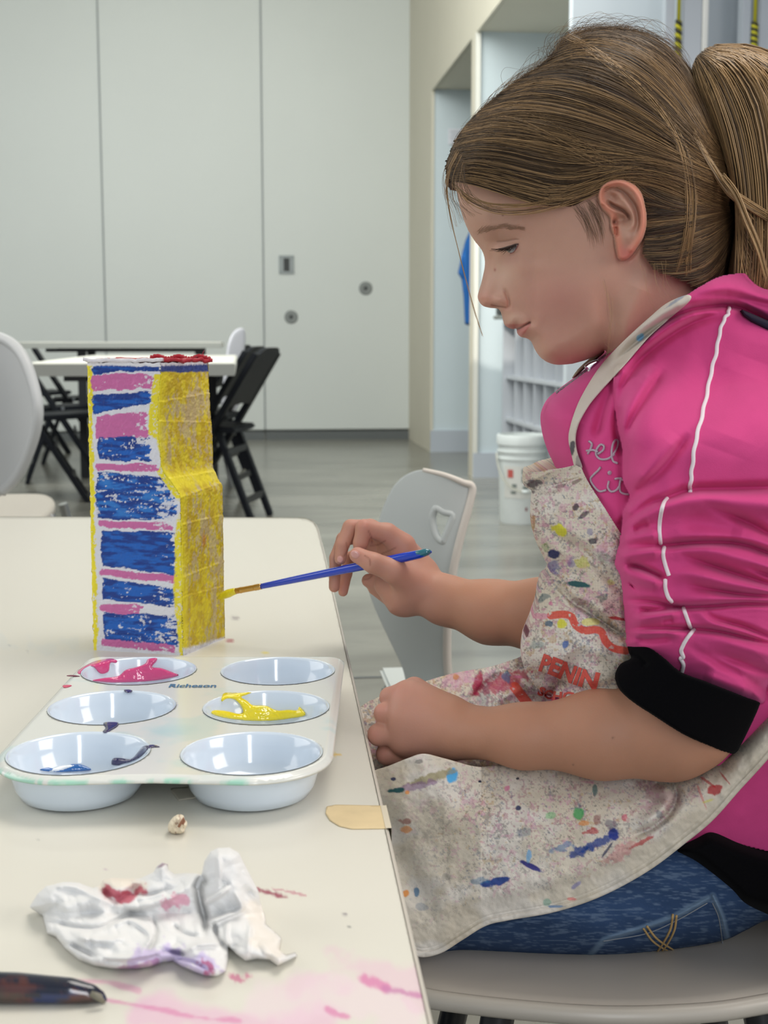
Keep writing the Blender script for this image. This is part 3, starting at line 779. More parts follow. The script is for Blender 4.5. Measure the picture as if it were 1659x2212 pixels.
# flat pieces of tape
M_tape = mat('masking_tape', S(222, 200, 156), 0.7, mottle=(60, 0.06)); M_tape2 = mat('dull_tape', S(190, 184, 168), 0.6)
def flat(name, poly, z, th, m, label, cat, group=None, cell=3, parent=None):
    px, py, sd, rm, q = grid_topology(np.array(poly, float), cell); t = PZ(px, py, z+th); n = len(px); b = PZ(px, py, z+th); b[:, 2] = z+0.0002; e = boundary_edges(q)
    Fc = np.concatenate([q, q[:, ::-1]+n, np.stack([e[:, 1], e[:, 0], e[:, 0]+n, e[:, 1]+n], -1)])
    o = link_mesh(name, np.concatenate([t, b]), Fc, m, parent, smooth=False)
    return tag(o, label, cat, group)
t1 = flat('masking_tape', [(705, 1742), (726, 1738), (828, 1740), (831, 1764), (835, 1789), (760, 1790), (733, 1784), (712, 1771), (703, 1756)], ZT0, 0.0006, M_tape, 'strip of beige masking tape stuck over the right table edge near her lap', 'tape')
ea, eb = PZ(right_edge(1740)+2, 1740, ZT0+0.0008), PZ(right_edge(1789)+2, 1789, ZT0+0.0008)
ox = np.array([0.0034, 0, 0]); V = [ea, eb, ea+ox, eb+ox, ea+ox-[0, 0, 0.02], eb+ox-[0, 0, 0.02]]
MB().add(V, [[0, 1, 3, 2], [2, 3, 5, 4]]).build('folded_end', mat('pale_tape_end', S(214, 204, 182), 0.6), t1)
flat('masking_tape', [(366, 1703), (420, 1698), (428, 1722), (386, 1729)], ZT0, 0.0005, M_tape2, 'dull scrap of tape on the table just under the front of the palette', 'tape')

# ---------------------------------------------------------------- painted tower
A0, B0, C0 = PZ(201, 1404, ZT0), PZ(398, 1416, ZT0), PZ(487, 1378, ZT0)
dA = A0[0]*SN+A0[1]*CS
ZTOP = float(UV(190, 783, dA)[1])
HT = ZTOP-ZT0
def tower_corners(t):                  # t = 0 at the top, 1 at the base
    s = sstep(0.46, 0.34, t); s2 = sstep(0.46, 0.37, t)
    ab = (A0-B0)
    A = A0+(B0-A0)*0.015*sstep(0.9, 0.0, t)
    B = B0+ab*(0.20*s+0.02*sstep(0.34, 0.2, t)-0.04*sstep(0.2, 0, t))
    C = C0+ab*(0.10*s2+0.035*sstep(0.34, 0.05, t))
    D = A0+(C0-B0)*0.98
    return A, B, C, D
tw = empty('painted_tower', (A0+C0)/2, 'hand-painted cardboard tower with blue and pink stripes and a textured yellow side', 'sculpture')
nh = 330; cols = [('f', 110), ('r', 90), ('b', 40), ('l', 40)]
rows = []; meta = []
for i in range(nh+1):
    t = i/nh; Aa, Bb, Cc, Dd = tower_corners(t); cs = [Aa, Bb, Cc, Dd]; row = []
    for f, (nm, m) in enumerate(cols):
        a, b_ = cs[f], cs[(f+1) % 4]
        for j in range(m):
            s = j/m; p = a+(b_-a)*s; nn = np.array([(b_-a)[1], -(b_-a)[0], 0]); nn /= np.linalg.norm(nn)
            # soften corners
            rc = 0.0022; L = np.linalg.norm(b_-a); de = min(s, 1-s)*L
            pull = rc*(1-math.sqrt(max(0, 1-(1-min(de/rc/1.6, 1))**2)))
            row.append((*(p-nn*pull*0.7), *nn, f, s, t))
    rows.append(row)
R_ = np.array(rows); mC = R_.shape[1]
pos = R_[..., :3].reshape(-1, 3); nn = R_[..., 3:6].reshape(-1, 3); ff = R_[..., 6].ravel(); ss = R_[..., 7].ravel(); tt = R_[..., 8].ravel()
pos[:, 2] = ZTOP-tt*HT
X_ = ss*75+ff*100; Y_ = tt*HT*1000
weave = (np.sin(X_*2*np.pi/1.5)*0.5+np.sin(Y_*2*np.pi/1.5)*0.5)
big = fbm(X_*0.09, Y_*0.06, 5, 4)-0.5; fine = fbm(X_*0.8, Y_*0.8, 8, 3)-0.5
disp = 0.0022*big+0.0012*fine
is_r = ff == 1; is_f = ff == 0
disp += np.where(is_r, 0.00035*weave+0.0009*(fbm(X_*0.35, Y_*0.3, 31, 3)-0.5), 0.0001*weave)
for tl in (0.12, 0.205, 0.39, 0.44, 0.545, 0.72, 0.80): # overlapping gauze strip edges on the yellow side
    yy = tt-tl-0.02*(ss-0.5)*math.sin(tl*40)
    disp += np.where(is_r, 0.0007*sstep(0.006, -0.002, np.abs(yy))*sstep(0.3, 0.6, fbm(X_*0.15, Y_*0.1, 5))+0.0008*np.exp(-np.clip(yy, 0, 1)/0.03)*(yy > 0), 0)
disp += np.where(ff == 3, 0.001*np.sin(Y_*0.5), 0)
disp *= sstep(0.0, 0.004, tt)*0.85+0.15
pos = pos+nn*disp[:, None]
pos[:, 2] += 0.0018*(fbm(X_*0.3, Y_*0+3, 4, 3)-0.5)*sstep(0.02, 0, tt)
def tower_col():
    white = S(226, 226, 232); blue = S(22, 98, 190); dblue = S(14, 56, 138); lblue = S(60, 138, 210); pink = S(206, 110, 166); yel = S(238, 222, 44); dyel = S(206, 178, 34); gry = S(190, 176, 168)
    c = np.tile(white, (len(tt), 1))
    x = 100+ss*(np.interp(tt, [0, 0.36, 0.46, 1], [565, 575, 690, 700])); y = 110+tt*2040   # zoomed-photo units
    nb = fbm(x*0.02, y*0.05, 3, 4); dry = fbm(x*0.018+fbm(x*0.02, y*0.02, 9)*2, y*0.055+fbm(x*0.01, y*0.02, 19)*2, 21, 6); cr = fbm(x*0.075, y*0.075, 41, 3)
    jag = (nb-0.5)*40+(fbm(x*0.008, y*0.008, 88, 2)-0.5)*50+(cr-0.5)*18
    stripes = [ # colour, y-left, y-right top / bottom, x0, x1, dryness
        ('b', 128, 132, 186, 168, 130, 650, 0.30), ('p', 188, 186, 300, 292, 105, 612, 0.38), ('b', 330, 308, 470, 385, 130, 596, 0.25),
        ('p', 480, 440, 640, 612, 150, 566, 0.36), ('b', 622, 612, 788, 790, 176, 575, 0.42), ('p', 812, 806, 860, 872, 150, 632, 0.36),
        ('b', 866, 905, 1205, 1195, 150, 742, 0.47), ('p', 1214, 1212, 1262, 1268, 165, 705, 0.40), ('b', 1280, 1280, 1540, 1575, 178, 735, 0.24),
        ('p', 1560, 1575, 1612, 1632, 165, 722, 0.36), ('b', 1628, 1668, 1790, 1800, 180, 742, 0.38), ('p', 1818, 1800, 1868, 1872, 160, 470, 0.40),
        ('b', 1870, 1862, 2070, 2085, 186, 768, 0.46), ('p', 2066, 2072, 2122, 2130, 165, 730, 0.42)]
    for k, (cl, l0, r0, l1, r1, x0, x1, dr) in enumerate(stripes):
        f = np.clip((x-x0)/(x1-x0), 0, 1)
        y0 = l0+(r0-l0)*f+jag*0.5; y1 = l1+(r1-l1)*f+jag*0.6
        hh = (y1-y0)/2; yc = (y0+y1)/2
        ex0 = x-(x0+jag*0.6+14*((y-yc)/np.maximum(hh, 1))**2); ex1 = (x1+(dry-0.5)*110+jag*0.4)-x
        m = sstep(-2, 4, np.minimum(np.minimum(y-y0, y1-y), np.minimum(ex0, ex1)))
        holes = sstep(dr-0.05, dr+0.05, dry*0.6+cr*0.4+0.13*sstep(1.0, 0.2, ex1/200)*-1+0.10)
        m = m*(0.12+0.88*holes)
        if cl == 'b':
            tone = fbm(x*0.010+0.6*np.sin(y*0.02+k), y*0.045, 50+k, 5); base = dblue*(1-sstep(0.35, 0.62, tone))[:, None]+blue*sstep(0.35, 0.62, tone)[:, None]
            if k == 6: base = base*(1-sstep(0.45, 0.7, tone)[:, None]*0.6)+lblue*(sstep(0.45, 0.7, tone)[:, None]*0.6)
            edge = sstep(24, 6, np.minimum(y-y0, np.minimum(y1-y, ex0)))*0.6; base = base*(1-edge[:, None])+dblue*edge[:, None]
        else: base = np.tile(pink, (len(x), 1))*(0.94+0.12*fbm(x*0.03, y*0.04, 70+k))[:, None]
        mm = (m*is_f)[:, None]; c = c*(1-mm)+base*mm
    # crease line on the front
    m = is_f*sstep(3.5, 1, np.abs(y-(985+np.clip((x-250)/400, 0, 1)*110)))*(x > 250)*(x < 720)*0.5; c = mixc(c, S(60, 110, 170), m)
    # yellow margins on the front face
    m = is_f*sstep(4, -4, x-(138+(nb-0.5)*34+6*np.sin(y*0.02)))*sstep(0.25, 0.34, fbm(x*0.06, y*0.04, 12)); c = mixc(c, yel, m)
    xr = np.interp(y, [110, 200, 600, 640, 820, 860, 1000, 1090, 1180, 1300, 1680, 1900, 2150], [620, 610, 575, 640, 660, 632, 700, 800, 760, 742, 715, 742, 765])
    m = is_f*sstep(-6, 6, x-xr-jag*0.5)*(y > 185)*(1-((y > 1040) & (y < 1190))*0.7*sstep(820, 760, x)); c = mixc(c, yel, m*(0.35+0.65*sstep(0.3, 0.42, cr)))
    # yellow side: paint over weave, grey cloth showing in the gaps
    y1_ = tt*HT*1000; x1_ = ss*75
    g = 0.55*fbm(x1_*0.09, y1_*0.05, 61, 3)+0.45*fbm(x1_*0.5, y1_*0.35, 65, 3); w2 = np.abs(np.sin(x1_*2*np.pi/1.5))*0.5+np.abs(np.sin(y1_*2*np.pi/1.5))*0.5
    m = sstep(0.53, 0.63, g+0.20*(w2-0.5)+0.12*(cr-0.5)+0.10*(ss-0.4))*0.8
    base = dyel*(1-0.6*sstep(0.4, 0.6, fbm(x1_*0.2, y1_*0.15, 77)))[:, None]+yel*(0.6*sstep(0.4, 0.6, fbm(x1_*0.2, y1_*0.15, 77)))[:, None]
    base = mixc(base, gry, m*0.62)
    edge = sstep(0.16, 0.0, ss)*0.8+0.7*sstep(0.035, 0.012, np.abs(tt-0.40)); base = mixc(base, yel, np.clip(edge, 0, 1))
    base = mixc(base, S(206, 130, 40), 0.7*sstep(5, 1, np.hypot((ss-0.5)*75*1.0, (tt-0.62)*250*0.5)+4*(cr-0.5)))
    top_b = sstep(0.034, 0.028, tt+0.012*(nb-0.5)-0.004*ss)*(tt > 0.008); base = mixc(base, dblue, top_b*0.95)
    base = mixc(base, white, sstep(0.975, 0.988, tt-0.02*(ss-0.3)+0.012*(nb-0.5)))
    c = np.where((ff == 1)[:, None], base, c)
    other = mixc(np.tile(dyel, (len(tt), 1)), gry, sstep(0.5, 0.6, g)*0.8); c = np.where((ff >= 2)[:, None], other, c)
    c = mixc(c, S(238, 236, 238), sstep(0.014, 0.006, tt+0.006*(cr-0.5))*(ff < 2)*1.0)
    return c
tcol = tower_col()
ii = np.arange(nh)[:, None]*mC; jj = np.arange(mC)[None, :]
q = np.stack([ii+jj, ii+(jj+1) % mC, ii+mC+(jj+1) % mC, ii+mC+jj], -1).reshape(-1, 4)[:, ::-1]
link_mesh('painted_body', pos, q, mat('acrylic_paint', rough=0.45, vcol=True, spec=0.5, bump=(500, 0.25, 0.0006)), tw, tcol)
# red roof with a white ragged rim
At, Bt, Ct, Dt = [np.array([*c[:2], ZTOP]) for c in tower_corners(0.0)]
m1 = 60; uu, vv = np.meshgrid(np.linspace(0, 1, m1), np.linspace(0, 1, m1))
def bil(u, v, g=0.0):
    u = u*(1+2*g)-g; v = v*(1+2*g)-g
    return (At*((1-u)*(1-v))[..., None]+Bt*(u*(1-v))[..., None]+Ct*(u*v)[..., None]+Dt*((1-u)*v)[..., None])
T = bil(uu, vv, 0.022); ed = np.minimum(np.minimum(uu, 1-uu), np.minimum(vv, 1-vv))
nz_ = fbm(uu*9, vv*9, 4, 4)-0.5
T[..., 2] += 0.0022+0.004*nz_+0.001*sstep(0.1, 0.0, ed)
T[..., 2] = np.maximum(T[..., 2], ZTOP-0.001)
T = T+(np.stack([fbm(uu*14, vv*14, 1)-0.5, fbm(uu*14, vv*14, 2)-0.5, 0*uu], -1))*0.004*sstep(0.08, 0, ed)[..., None]
T2 = T.copy(); T2[..., 2] -= 0.003
red = S(170, 26, 44); wm = sstep(0.06, 0.03, np.minimum(vv*1.0+0.05*(uu > 0.42)*0+0.0, 1-uu*0)+0.05*(nz_))+sstep(0.45, 0.38, uu+0.2*nz_)*sstep(0.5, 0.2, vv)
cT = mixc(np.tile(red, (m1*m1, 1)), S(228, 224, 228), np.clip(wm.ravel(), 0, 1)); 
idx = np.arange(m1*m1).reshape(m1, m1); qt = np.stack([idx[:-1, :-1], idx[:-1, 1:], idx[1:, 1:], idx[1:, :-1]], -1).reshape(-1, 4); e = boundary_edges(qt); n = m1*m1
Fc = np.concatenate([qt, qt[:, ::-1]+n, np.stack([e[:, 1], e[:, 0], e[:, 0]+n, e[:, 1]+n], -1)])
link_mesh('red_roof', np.concatenate([T.reshape(-1, 3), T2.reshape(-1, 3)]), Fc, mat('roof_paint', rough=0.4, vcol=True), tw, np.concatenate([cT, cT]))
# red back strip: paint ridge standing along the far top edge
rg = [Dt*(1-a)+Ct*a+np.array([0, 0, 0.0032+0.0012*math.sin(a*23)]) for a in np.linspace(0.25, 1.02, 40)]
MB().tube(rg, [0.0012+0.0016*abs(math.sin(i*1.7)) for i in range(40)], 6).build('paint_ridge', mat('red_paint', red, 0.35), tw, True)
pk = Ct+(Dt-Ct)*0.10
MB().tube([pk+np.array([-0.004, 0, 0.003]), pk+np.array([0.001, 0, 0.0055]), pk+np.array([0.003, 0, 0.010])], [0.0016, 0.0009, 0.0003], 6).build('paint_peak', mat('dark_red_paint', S(110, 20, 40), 0.4), tw, True)

# ---------------------------------------------------------------- palette
pyaw = math.radians(-1.2)
fr_ = PZ(170.9, 1625, ZT0+0.026); c11 = fr_
w_l = [PZ(170, 1626, ZT0+0.026), PZ(544, 1626, ZT0+0.026)]
b_l = [PZ(289, 1449, ZT0+0.026), PZ(588, 1449, ZT0+0.026)]
wc = {}
for i in range(2):
    for k in range(3): wc[(i, k)] = w_l[i]+(b_l[i]-w_l[i])*(k/2)
ex_ = (w_l[1]-w_l[0]); cs_ = np.linalg.norm(ex_); ex_ = ex_/cs_
ey_ = np.array([-ex_[1], ex_[0], 0.0]); rs_ = abs(((b_l[0]-w_l[0])@ey_))/2
ZR = ZT0+0.026; O_ = w_l[0]; WR = cs_*0.405
def loc2w(x, y, z=0.0): return O_+np.asarray(x)[..., None]*ex_+np.asarray(y)[..., None]*ey_+np.stack([0*np.asarray(x), 0*np.asarray(x), np.asarray(z)+0*np.asarray(x)], -1)
cen = [(i*cs_, k*rs_) for i in range(2) for k in range(3)]
m_ = 0.0065; Rr = WR+m_
out = []
def arc(cx, cy, a0, a1, R=Rr, n=14): return [(cx+R*math.cos(a), cy+R*math.sin(a)) for a in np.linspace(a0, a1, n)]
out += arc(0, 0, -math.pi, -math.pi/2); out += [(0.35*cs_, -Rr+0.003), (0.5*cs_, -Rr+0.004), (0.65*cs_, -Rr+0.003)]; out += arc(cs_, 0, -math.pi/2, 0)
out += arc(cs_+Rr-0.014, 2*rs_+Rr-0.014, 0, math.pi/2, 0.014, 8); out += arc(-Rr+0.014, 2*rs_+Rr-0.014, math.pi/2, math.pi, 0.014, 8)
out = np.array(out)
pal = empty('paint_palette', loc2w(np.array(cs_/2), np.array(rs_), -0.026), 'white plastic six-well palette with pink, yellow and blue paint', 'palette')
M_pal = mat('palette_plastic', S(214, 222, 228), 0.18, vcol=True, spec=0.6, coat=0.3)
def grid_holes(poly, holes, cell):
    px, py, sd, rim, q = grid_topology(poly, cell)
    cx_, cy_ = px[q].mean(1), py[q].mean(1); kp = np.ones(len(q), bool)
    for (a, b_, r) in holes: kp &= np.hypot(cx_-a, cy_-b_) > r
    q = q[kp]; used = np.unique(q); rm = -np.ones(len(px), int); rm[used] = np.arange(len(used)); q = rm[q]; px, py, sd, rim = px[used], py[used], sd[used], rim[used]
    cnt = np.bincount(q.ravel(), minlength=len(px))
    for (a, b_, r) in holes:
        dd = np.hypot(px-a, py-b_); m = (cnt < 4) & (np.abs(dd-r) < 1.6*cell) & ~rim
        px[m] = a+(px[m]-a)/dd[m]*r; py[m] = b_+(py[m]-b_)/dd[m]*r
    return px, py, sd, rim, q
px, py, sd, rim, q = grid_holes(out*1000, [(a*1000, b_*1000, WR*1000) for a, b_ in cen], 1.5)
x_, y_ = px/1000, py/1000; n = len(px)
lip = -0.0022*sstep(0.004, 0.0, sd/1000)
topv = loc2w(x_, y_, lip); botv = loc2w(x_, y_, lip-0.0016); e = boundary_edges(q)
pc = np.tile(S(224, 226, 220), (n, 1)); pc = mixc(pc, S(196, 220, 220), 0.6*sstep(0.55, 0.7, fbm(x_*30, y_*30, 2)))
pc = mixc(pc, S(176, 212, 216), 0.5*sstep(0.022, 0.004, np.hypot(x_-cs_*0.47, y_-rs_*0.45)+0.01*(fbm(x_*80, y_*80, 6)-0.5)))
pc = mixc(pc, S(150, 215, 190), 0.8*sstep(0.0022, 0.001, sd/1000)*sstep(0.5, 0.6, fbm(x_*90, y_*90, 7))*(y_ < 0))
Fc = np.concatenate([q, q[:, ::-1]+n, np.stack([e[:, 1], e[:, 0], e[:, 0]+n, e[:, 1]+n], -1)])
link_mesh('flange', np.concatenate([topv, botv]), Fc, M_pal, pal, np.concatenate([pc, pc]))
prof_in = [(WR+0.0004, 0.0004), (WR-0.0008, 0.0002), (WR-0.0018, -0.0012), (WR-0.0035, -0.008), (WR-0.0062, -0.017), (WR-0.0095, -0.0215), (WR-0.015, -0.0238), (0, -0.0243)]
prof_out = [(0, -0.026), (WR-0.013, -0.026), (WR-0.0072, -0.0235), (WR-0.0040, -0.018), (WR-0.0012, -0.008), (WR+0.0016, -0.0015)]
def zin(r): 
    rr = [p[0] for p in prof_in][::-1]; zz = [p[1] for p in prof_in][::-1]; return np.interp(r, rr, zz)
M_well = mat('well_plastic', S(212, 224, 236), 0.12, spec=0.6, coat=0.4)
rim_c = {}
for i, (a, b_) in enumerate(cen):
    c3 = loc2w(np.array(a), np.array(b_))
    MB().lathe(prof_in, c3, 72).build('well', M_well, pal, True)
    MB().lathe(prof_out, c3, 72).build('well_outside', M_well, pal, True)
def well_hit(px, py, wi):
    a, b_ = cen[wi]; c3 = loc2w(np.array(a), np.array(b_))
    o_ = np.array([0, 0, CAM_H]); d_ = P(px, py, 1.0)-o_; d_ /= np.linalg.norm(d_, axis=-1)[..., None]
    t0 = (ZR-CAM_H)/d_[..., 2]; hit = o_+d_*t0[..., None]; done = np.zeros(px.shape, bool)
    for k in range(260):
        p = o_+d_*(t0+k*0.0004)[..., None]; r = np.hypot(p[..., 0]-c3[0], p[..., 1]-c3[1]); un = (p[..., 2]-ZR) < zin(r)
        new = (un | (r > WR)) & ~done; hit = np.where(new[..., None], p, hit); done |= un | (r > WR)
    return hit-d_*0.0006
def paint(name, poly, wi, m, label, thick=0.0012, cell=2.0, parent=None, bumps=0.0012):
    poly = spline(poly, 90, True)
    px, py, sd, rim, q = grid_topology(poly, cell)
    h = well_hit(px, py, wi) if wi is not None else PZ(px, py, ZR+0.0003)
    o_ = np.array([0, 0, CAM_H]); dr = h-o_; dr /= np.linalg.norm(dr, axis=1)[:, None]
    up = np.sqrt(1-(1-np.clip(sd/6, 0, 1))**2)
    f = h-dr*(up*(thick+bumps*fbm(px*0.05, py*0.12, 3)))[:, None]
    bk = h+dr*0.0012
    n = len(px); e = boundary_edges(q); Fc = np.concatenate([q, q[:, ::-1]+n, np.stack([e[:, 1], e[:, 0], e[:, 0]+n, e[:, 1]+n], -1)])
    return tag(link_mesh(name, np.concatenate([f, bk]), Fc, m, parent), label)
wet = dict(rough=0.15, spec=0.6, coat=0.6)
M_pk = mat('wet_pink_paint', S(214, 70, 128), **wet); M_ye = mat('wet_yellow_paint', S(246, 224, 20), **wet); M_bl = mat('wet_blue_paint', S(40, 104, 176), **wet); M_in = mat('wet_indigo_paint', S(38, 32, 84), **wet); M_wt = mat('wet_white_paint', S(226, 232, 240), **wet)
W = lambda i, k: i*3+k
z2 = lambda L: [(a*0.5425, 1380+b_*0.5425) for a, b_ in L]
paint('pink_paint', z2([(330, 112), (380, 88), (440, 78), (466, 86), (462, 96), (440, 96), (432, 130), (400, 138), (370, 110), (340, 118), (318, 140), (308, 130)]), W(0, 2), M_pk, 'pink paint smear high on the well wall', parent=pal)
paint('pink_paint', z2([(368, 166), (410, 156), (470, 148), (500, 124), (545, 112), (578, 98), (590, 80), (622, 76), (624, 88), (606, 112), (640, 116), (690, 134), (710, 146), (660, 160), (580, 170), (480, 174), (420, 173)]), W(0, 2), M_pk, 'thick pool of pink paint', 0.002, parent=pal)
paint('yellow_paint', z2([(882, 250), (890, 216), (940, 214), (1000, 212), (985, 222), (962, 232), (985, 246), (1008, 264), (1060, 266), (1100, 284), (1150, 282), (1182, 284), (1192, 270), (1216, 304), (1150, 318), (1080, 326), (990, 326), (900, 316), (846, 300), (850, 284), (900, 286), (950, 298), (968, 286), (946, 250), (920, 238), (900, 240)]), W(1, 1), M_ye, 'bright yellow paint', 0.002, parent=pal)
paint('blue_paint', z2([(160, 522), (190, 512), (230, 518), (270, 502), (310, 498), (345, 508), (362, 522), (300, 528), (220, 530)]), W(0, 0), M_bl, 'blue paint puddle', parent=pal)
paint('white_paint', z2([(196, 524), (235, 506), (290, 500), (300, 508), (250, 526), (210, 530)]), W(0, 0), M_wt, 'white streak in the blue paint', 0.0016, parent=pal)
paint('indigo_paint', z2([(444, 500), (450, 476), (480, 474), (520, 478), (548, 452), (566, 430), (590, 424), (588, 440), (560, 470), (520, 490), (490, 498), (470, 504)]), W(0, 0), M_in, 'indigo paint streak', parent=pal)
paint('indigo_paint', z2([(590, 424), (612, 421), (636, 430), (612, 432), (592, 436)]), None, M_in, 'indigo paint trailing over the rim', 0.0006, parent=pal)
paint('indigo_blob', z2([(410, 336), (430, 330), (468, 332), (470, 346), (446, 362), (424, 374), (408, 370), (420, 354)]), None, M_in, 'indigo paint blob between two wells', 0.001, parent=pal)
paint('indigo_blob', z2([(492, 204), (510, 201), (528, 206), (520, 214), (504, 214)]), None, M_in, 'small indigo blob on the far rim of the empty well', 0.001, 1.5, parent=pal)
paint('pink_speck', z2([(250, 186), (268, 183), (286, 185), (272, 192), (254, 194)]), None, mat('dry_pink', S(206, 80, 110), 0.5), 'pink speck', 0.0004, 1.5, parent=pal)
paint('maroon_speck', z2([(264, 146), (290, 144), (318, 148), (300, 150), (270, 149)]), None, mat('dry_maroon', S(110, 30, 60), 0.5), 'maroon speck', 0.0004, 1.5, parent=pal)
# embossed blue maker name
def text_mesh(s, size, bold=0.0, res=3):
    cu = bpy.data.curves.new('t', 'FONT'); cu.body = s; cu.size = size; cu.offset = bold; cu.resolution_u = res
    ob = bpy.data.objects.new('t', cu); COL.objects.link(ob)
    dg = bpy.context.evaluated_depsgraph_get(); me = bpy.data.meshes.new_from_object(ob.evaluated_get(dg))
    V = np.array([v.co[:] for v in me.vertices]); F = [list(p.vertices) for p in me.polygons]
    bpy.data.objects.remove(ob); bpy.data.curves.remove(cu); bpy.data.meshes.remove(me)
    return V, F
Vt, Ft = text_mesh('Richeson', 1.0, 0.025)
Vt[:, :2] -= Vt[:, :2].min(0); Wt, Ht = Vt[:, 0].max(), Vt[:, 1].max()
pa = PZ(364, 1486, ZR); pb = PZ(466, 1486, ZR); wid = np.linalg.norm(pb-pa)
V3 = pa+np.outer(Vt[:, 0]/Wt*wid, ex_)+np.outer(Vt[:, 1]/Ht*0.0092, ey_); V3[:, 2] = ZR+0.0005
link_mesh('maker_name', V3, Ft, mat('blue_grey_print', S(60, 110, 150), 0.5), pal, smooth=False)

# ---------------------------------------------------------------- crumpled paper towel
def towel_poly(L): return [(40+a*0.3737, 1800+b_*0.3737) for a, b_ in L]
tpoly = towel_poly([(62, 428), (110, 350), (160, 305), (250, 288), (350, 288), (430, 318), (470, 300), (490, 270), (540, 258), (620, 262), (700, 262), (780, 225), (800, 190), (830, 168), (862, 180), (868, 215), (900, 235), (960, 230), (1020, 232), (1058, 240), (1075, 160), (1110, 105), (1150, 85), (1220, 82), (1275, 115), (1310, 185), (1350, 262), (1385, 330), (1398, 400), (1425, 480), (1430, 530), (1480, 570), (1520, 610), (1510, 680), (1545, 705), (1600, 690), (1612, 712), (1570, 735), (1500, 768), (1450, 735), (1380, 728), (1310, 740), (1255, 700), (1215, 660), (1215, 730), (1200, 800), (1150, 828), (1080, 825), (1010, 800), (940, 770), (890, 740), (830, 748), (760, 775), (680, 785), (560, 785), (440, 768), (350, 735), (270, 670), (215, 600), (165, 582), (150, 520), (140, 480)])
cre = [ # creases traced from the paper: (points, width px, height m)
 ([(470, 300), (570, 380), (720, 300)], 26, -0.006), ([(160, 320), (300, 300), (480, 380), (560, 400)], 16, 0.003), ([(150, 500), (350, 545), (480, 540), (640, 470), (760, 480)], 14, -0.004),
 ([(520, 545), (640, 500), (740, 560), (760, 620), (700, 700)], 12, 0.0035), ([(770, 480), (800, 560), (770, 640), (730, 700)], 12, -0.004), ([(300, 640), (380, 680), (450, 715)], 12, -0.004), ([(340, 600), (500, 620), (620, 600)], 16, 0.003),
 ([(880, 520), (960, 580), (1050, 600)], 14, -0.0035), ([(1050, 240), (1040, 340), (1060, 430), (1080, 520), (1070, 600)], 20, -0.009), ([(1060, 410), (1180, 340), (1230, 300)], 14, 0.004), ([(1080, 520), (1200, 480), (1290, 430), (1250, 340)], 12, 0.005),
 ([(1130, 520), (1150, 600), (1190, 660)], 13, -0.006), ([(1210, 520), (1200, 600), (1230, 680)], 11, 0.005), ([(1300, 300), (1390, 420), (1440, 540)], 22, -0.005), ([(1150, 100), (1160, 240), (1150, 330)], 14, 0.003), ([(1340, 520), (1330, 620), (1320, 720)], 14, 0.003),
 ([(800, 690), (880, 680), (980, 710)], 12, -0.006), ([(480, 720), (640, 720), (800, 690), (960, 660)], 12, 0.004), ([(960, 680), (1060, 640), (1180, 640)], 14, 0.004), ([(900, 720), (1000, 740), (1100, 790)], 10, -0.003), ([(560, 430), (700, 420), (860, 380), (1000, 300)], 14, 0.003), ([(620, 360), (760, 350), (860, 320)], 10, -0.003), ([(1010, 330), (1060, 260), (1090, 300)], 14, -0.006), ([(220, 440), (400, 400), (520, 420)], 40, 0.004)]
def towel_w(x, y, sd):
    w = 0.018*np.sqrt(1-(1-np.clip(sd/70, 0, 1))**2)+0.003*np.sqrt(np.clip(sd/8, 0, 1))
    for pts, wd, am in cre: w = w+ridge(x, y, towel_poly(pts), wd*0.42, am*1.5)
    f = 1-np.abs(2*fbm(x*0.016, y*0.02, 15, 3)-1)
    w = w+0.006*(np.abs(2*fbm(x*0.013+y*0.006, y*0.016, 9, 2)-1)-0.3)+0.0035*(np.abs(2*fbm(x*0.03-y*0.01, y*0.034, 19, 2)-1)-0.3)
    return np.maximum(w, 0.0006)*np.clip(sd/3+0.2, 0, 1)
def towel_col(x, y):
    c = np.tile(S(228, 228, 227), (len(x), 1))
    c = mixc(c, S(236, 226, 212), 0.6*blob(x, y, towel_poly([(1350, 450), (1420, 600), (1480, 680)]), 35, 3, 0.6, 0.03))
    c = mixc(c, S(232, 218, 196), 0.6*blob(x, y, towel_poly([(480, 290), (620, 270), (700, 300)]), 22, 3, 0.6, 0.03))
    c = mixc(c, S(190, 60, 90), 0.85*blob(x, y, towel_poly([(530, 330), (600, 372), (710, 318)]), 14, 4, 1.3, 0.07))
    c = mixc(c, S(214, 130, 160), 0.7*blob(x, y, towel_poly([(850, 425), (950, 385)]), 16, 5, 1.4, 0.08))
    c = mixc(c, S(196, 180, 222), 0.75*blob(x, y, towel_poly([(690, 740), (860, 700), (1010, 740), (1090, 790)]), 24, 6, 1.2, 0.05))
    c = mixc(c, S(170, 60, 110), 0.8*blob(x, y, towel_poly([(1060, 740), (1120, 790), (1080, 815)]), 8, 7, 1.6, 0.09))
    c = mixc(c, S(110, 50, 90), 0.7*blob(x, y, towel_poly([(800, 200), (850, 175), (870, 200)]), 5, 8, 1.2, 0.1))
    c = mixc(c, S(150, 60, 130), 0.6*blob(x, y, towel_poly([(560, 780), (700, 770), (800, 745)]), 6, 9, 1.6, 0.06))
    return c
tw_c = lambda x, y: np.minimum(dplane(y, ZT0+0.0005), 0.605)
pt = relief('paper_towel', tpoly, 0, 2.0, towel_w, mat('tissue_paper', rough=0.85, vcol=True, sss=0, bump=(260, 0.2, 0.0008)), None, towel_col, farscale=0.25, smoothpoly=None, zmin=ZT0+0.0006, cfun=tw_c)
tag(pt, 'crumpled white paper towel stained with pink paint, lying on the near table', 'paper towel')

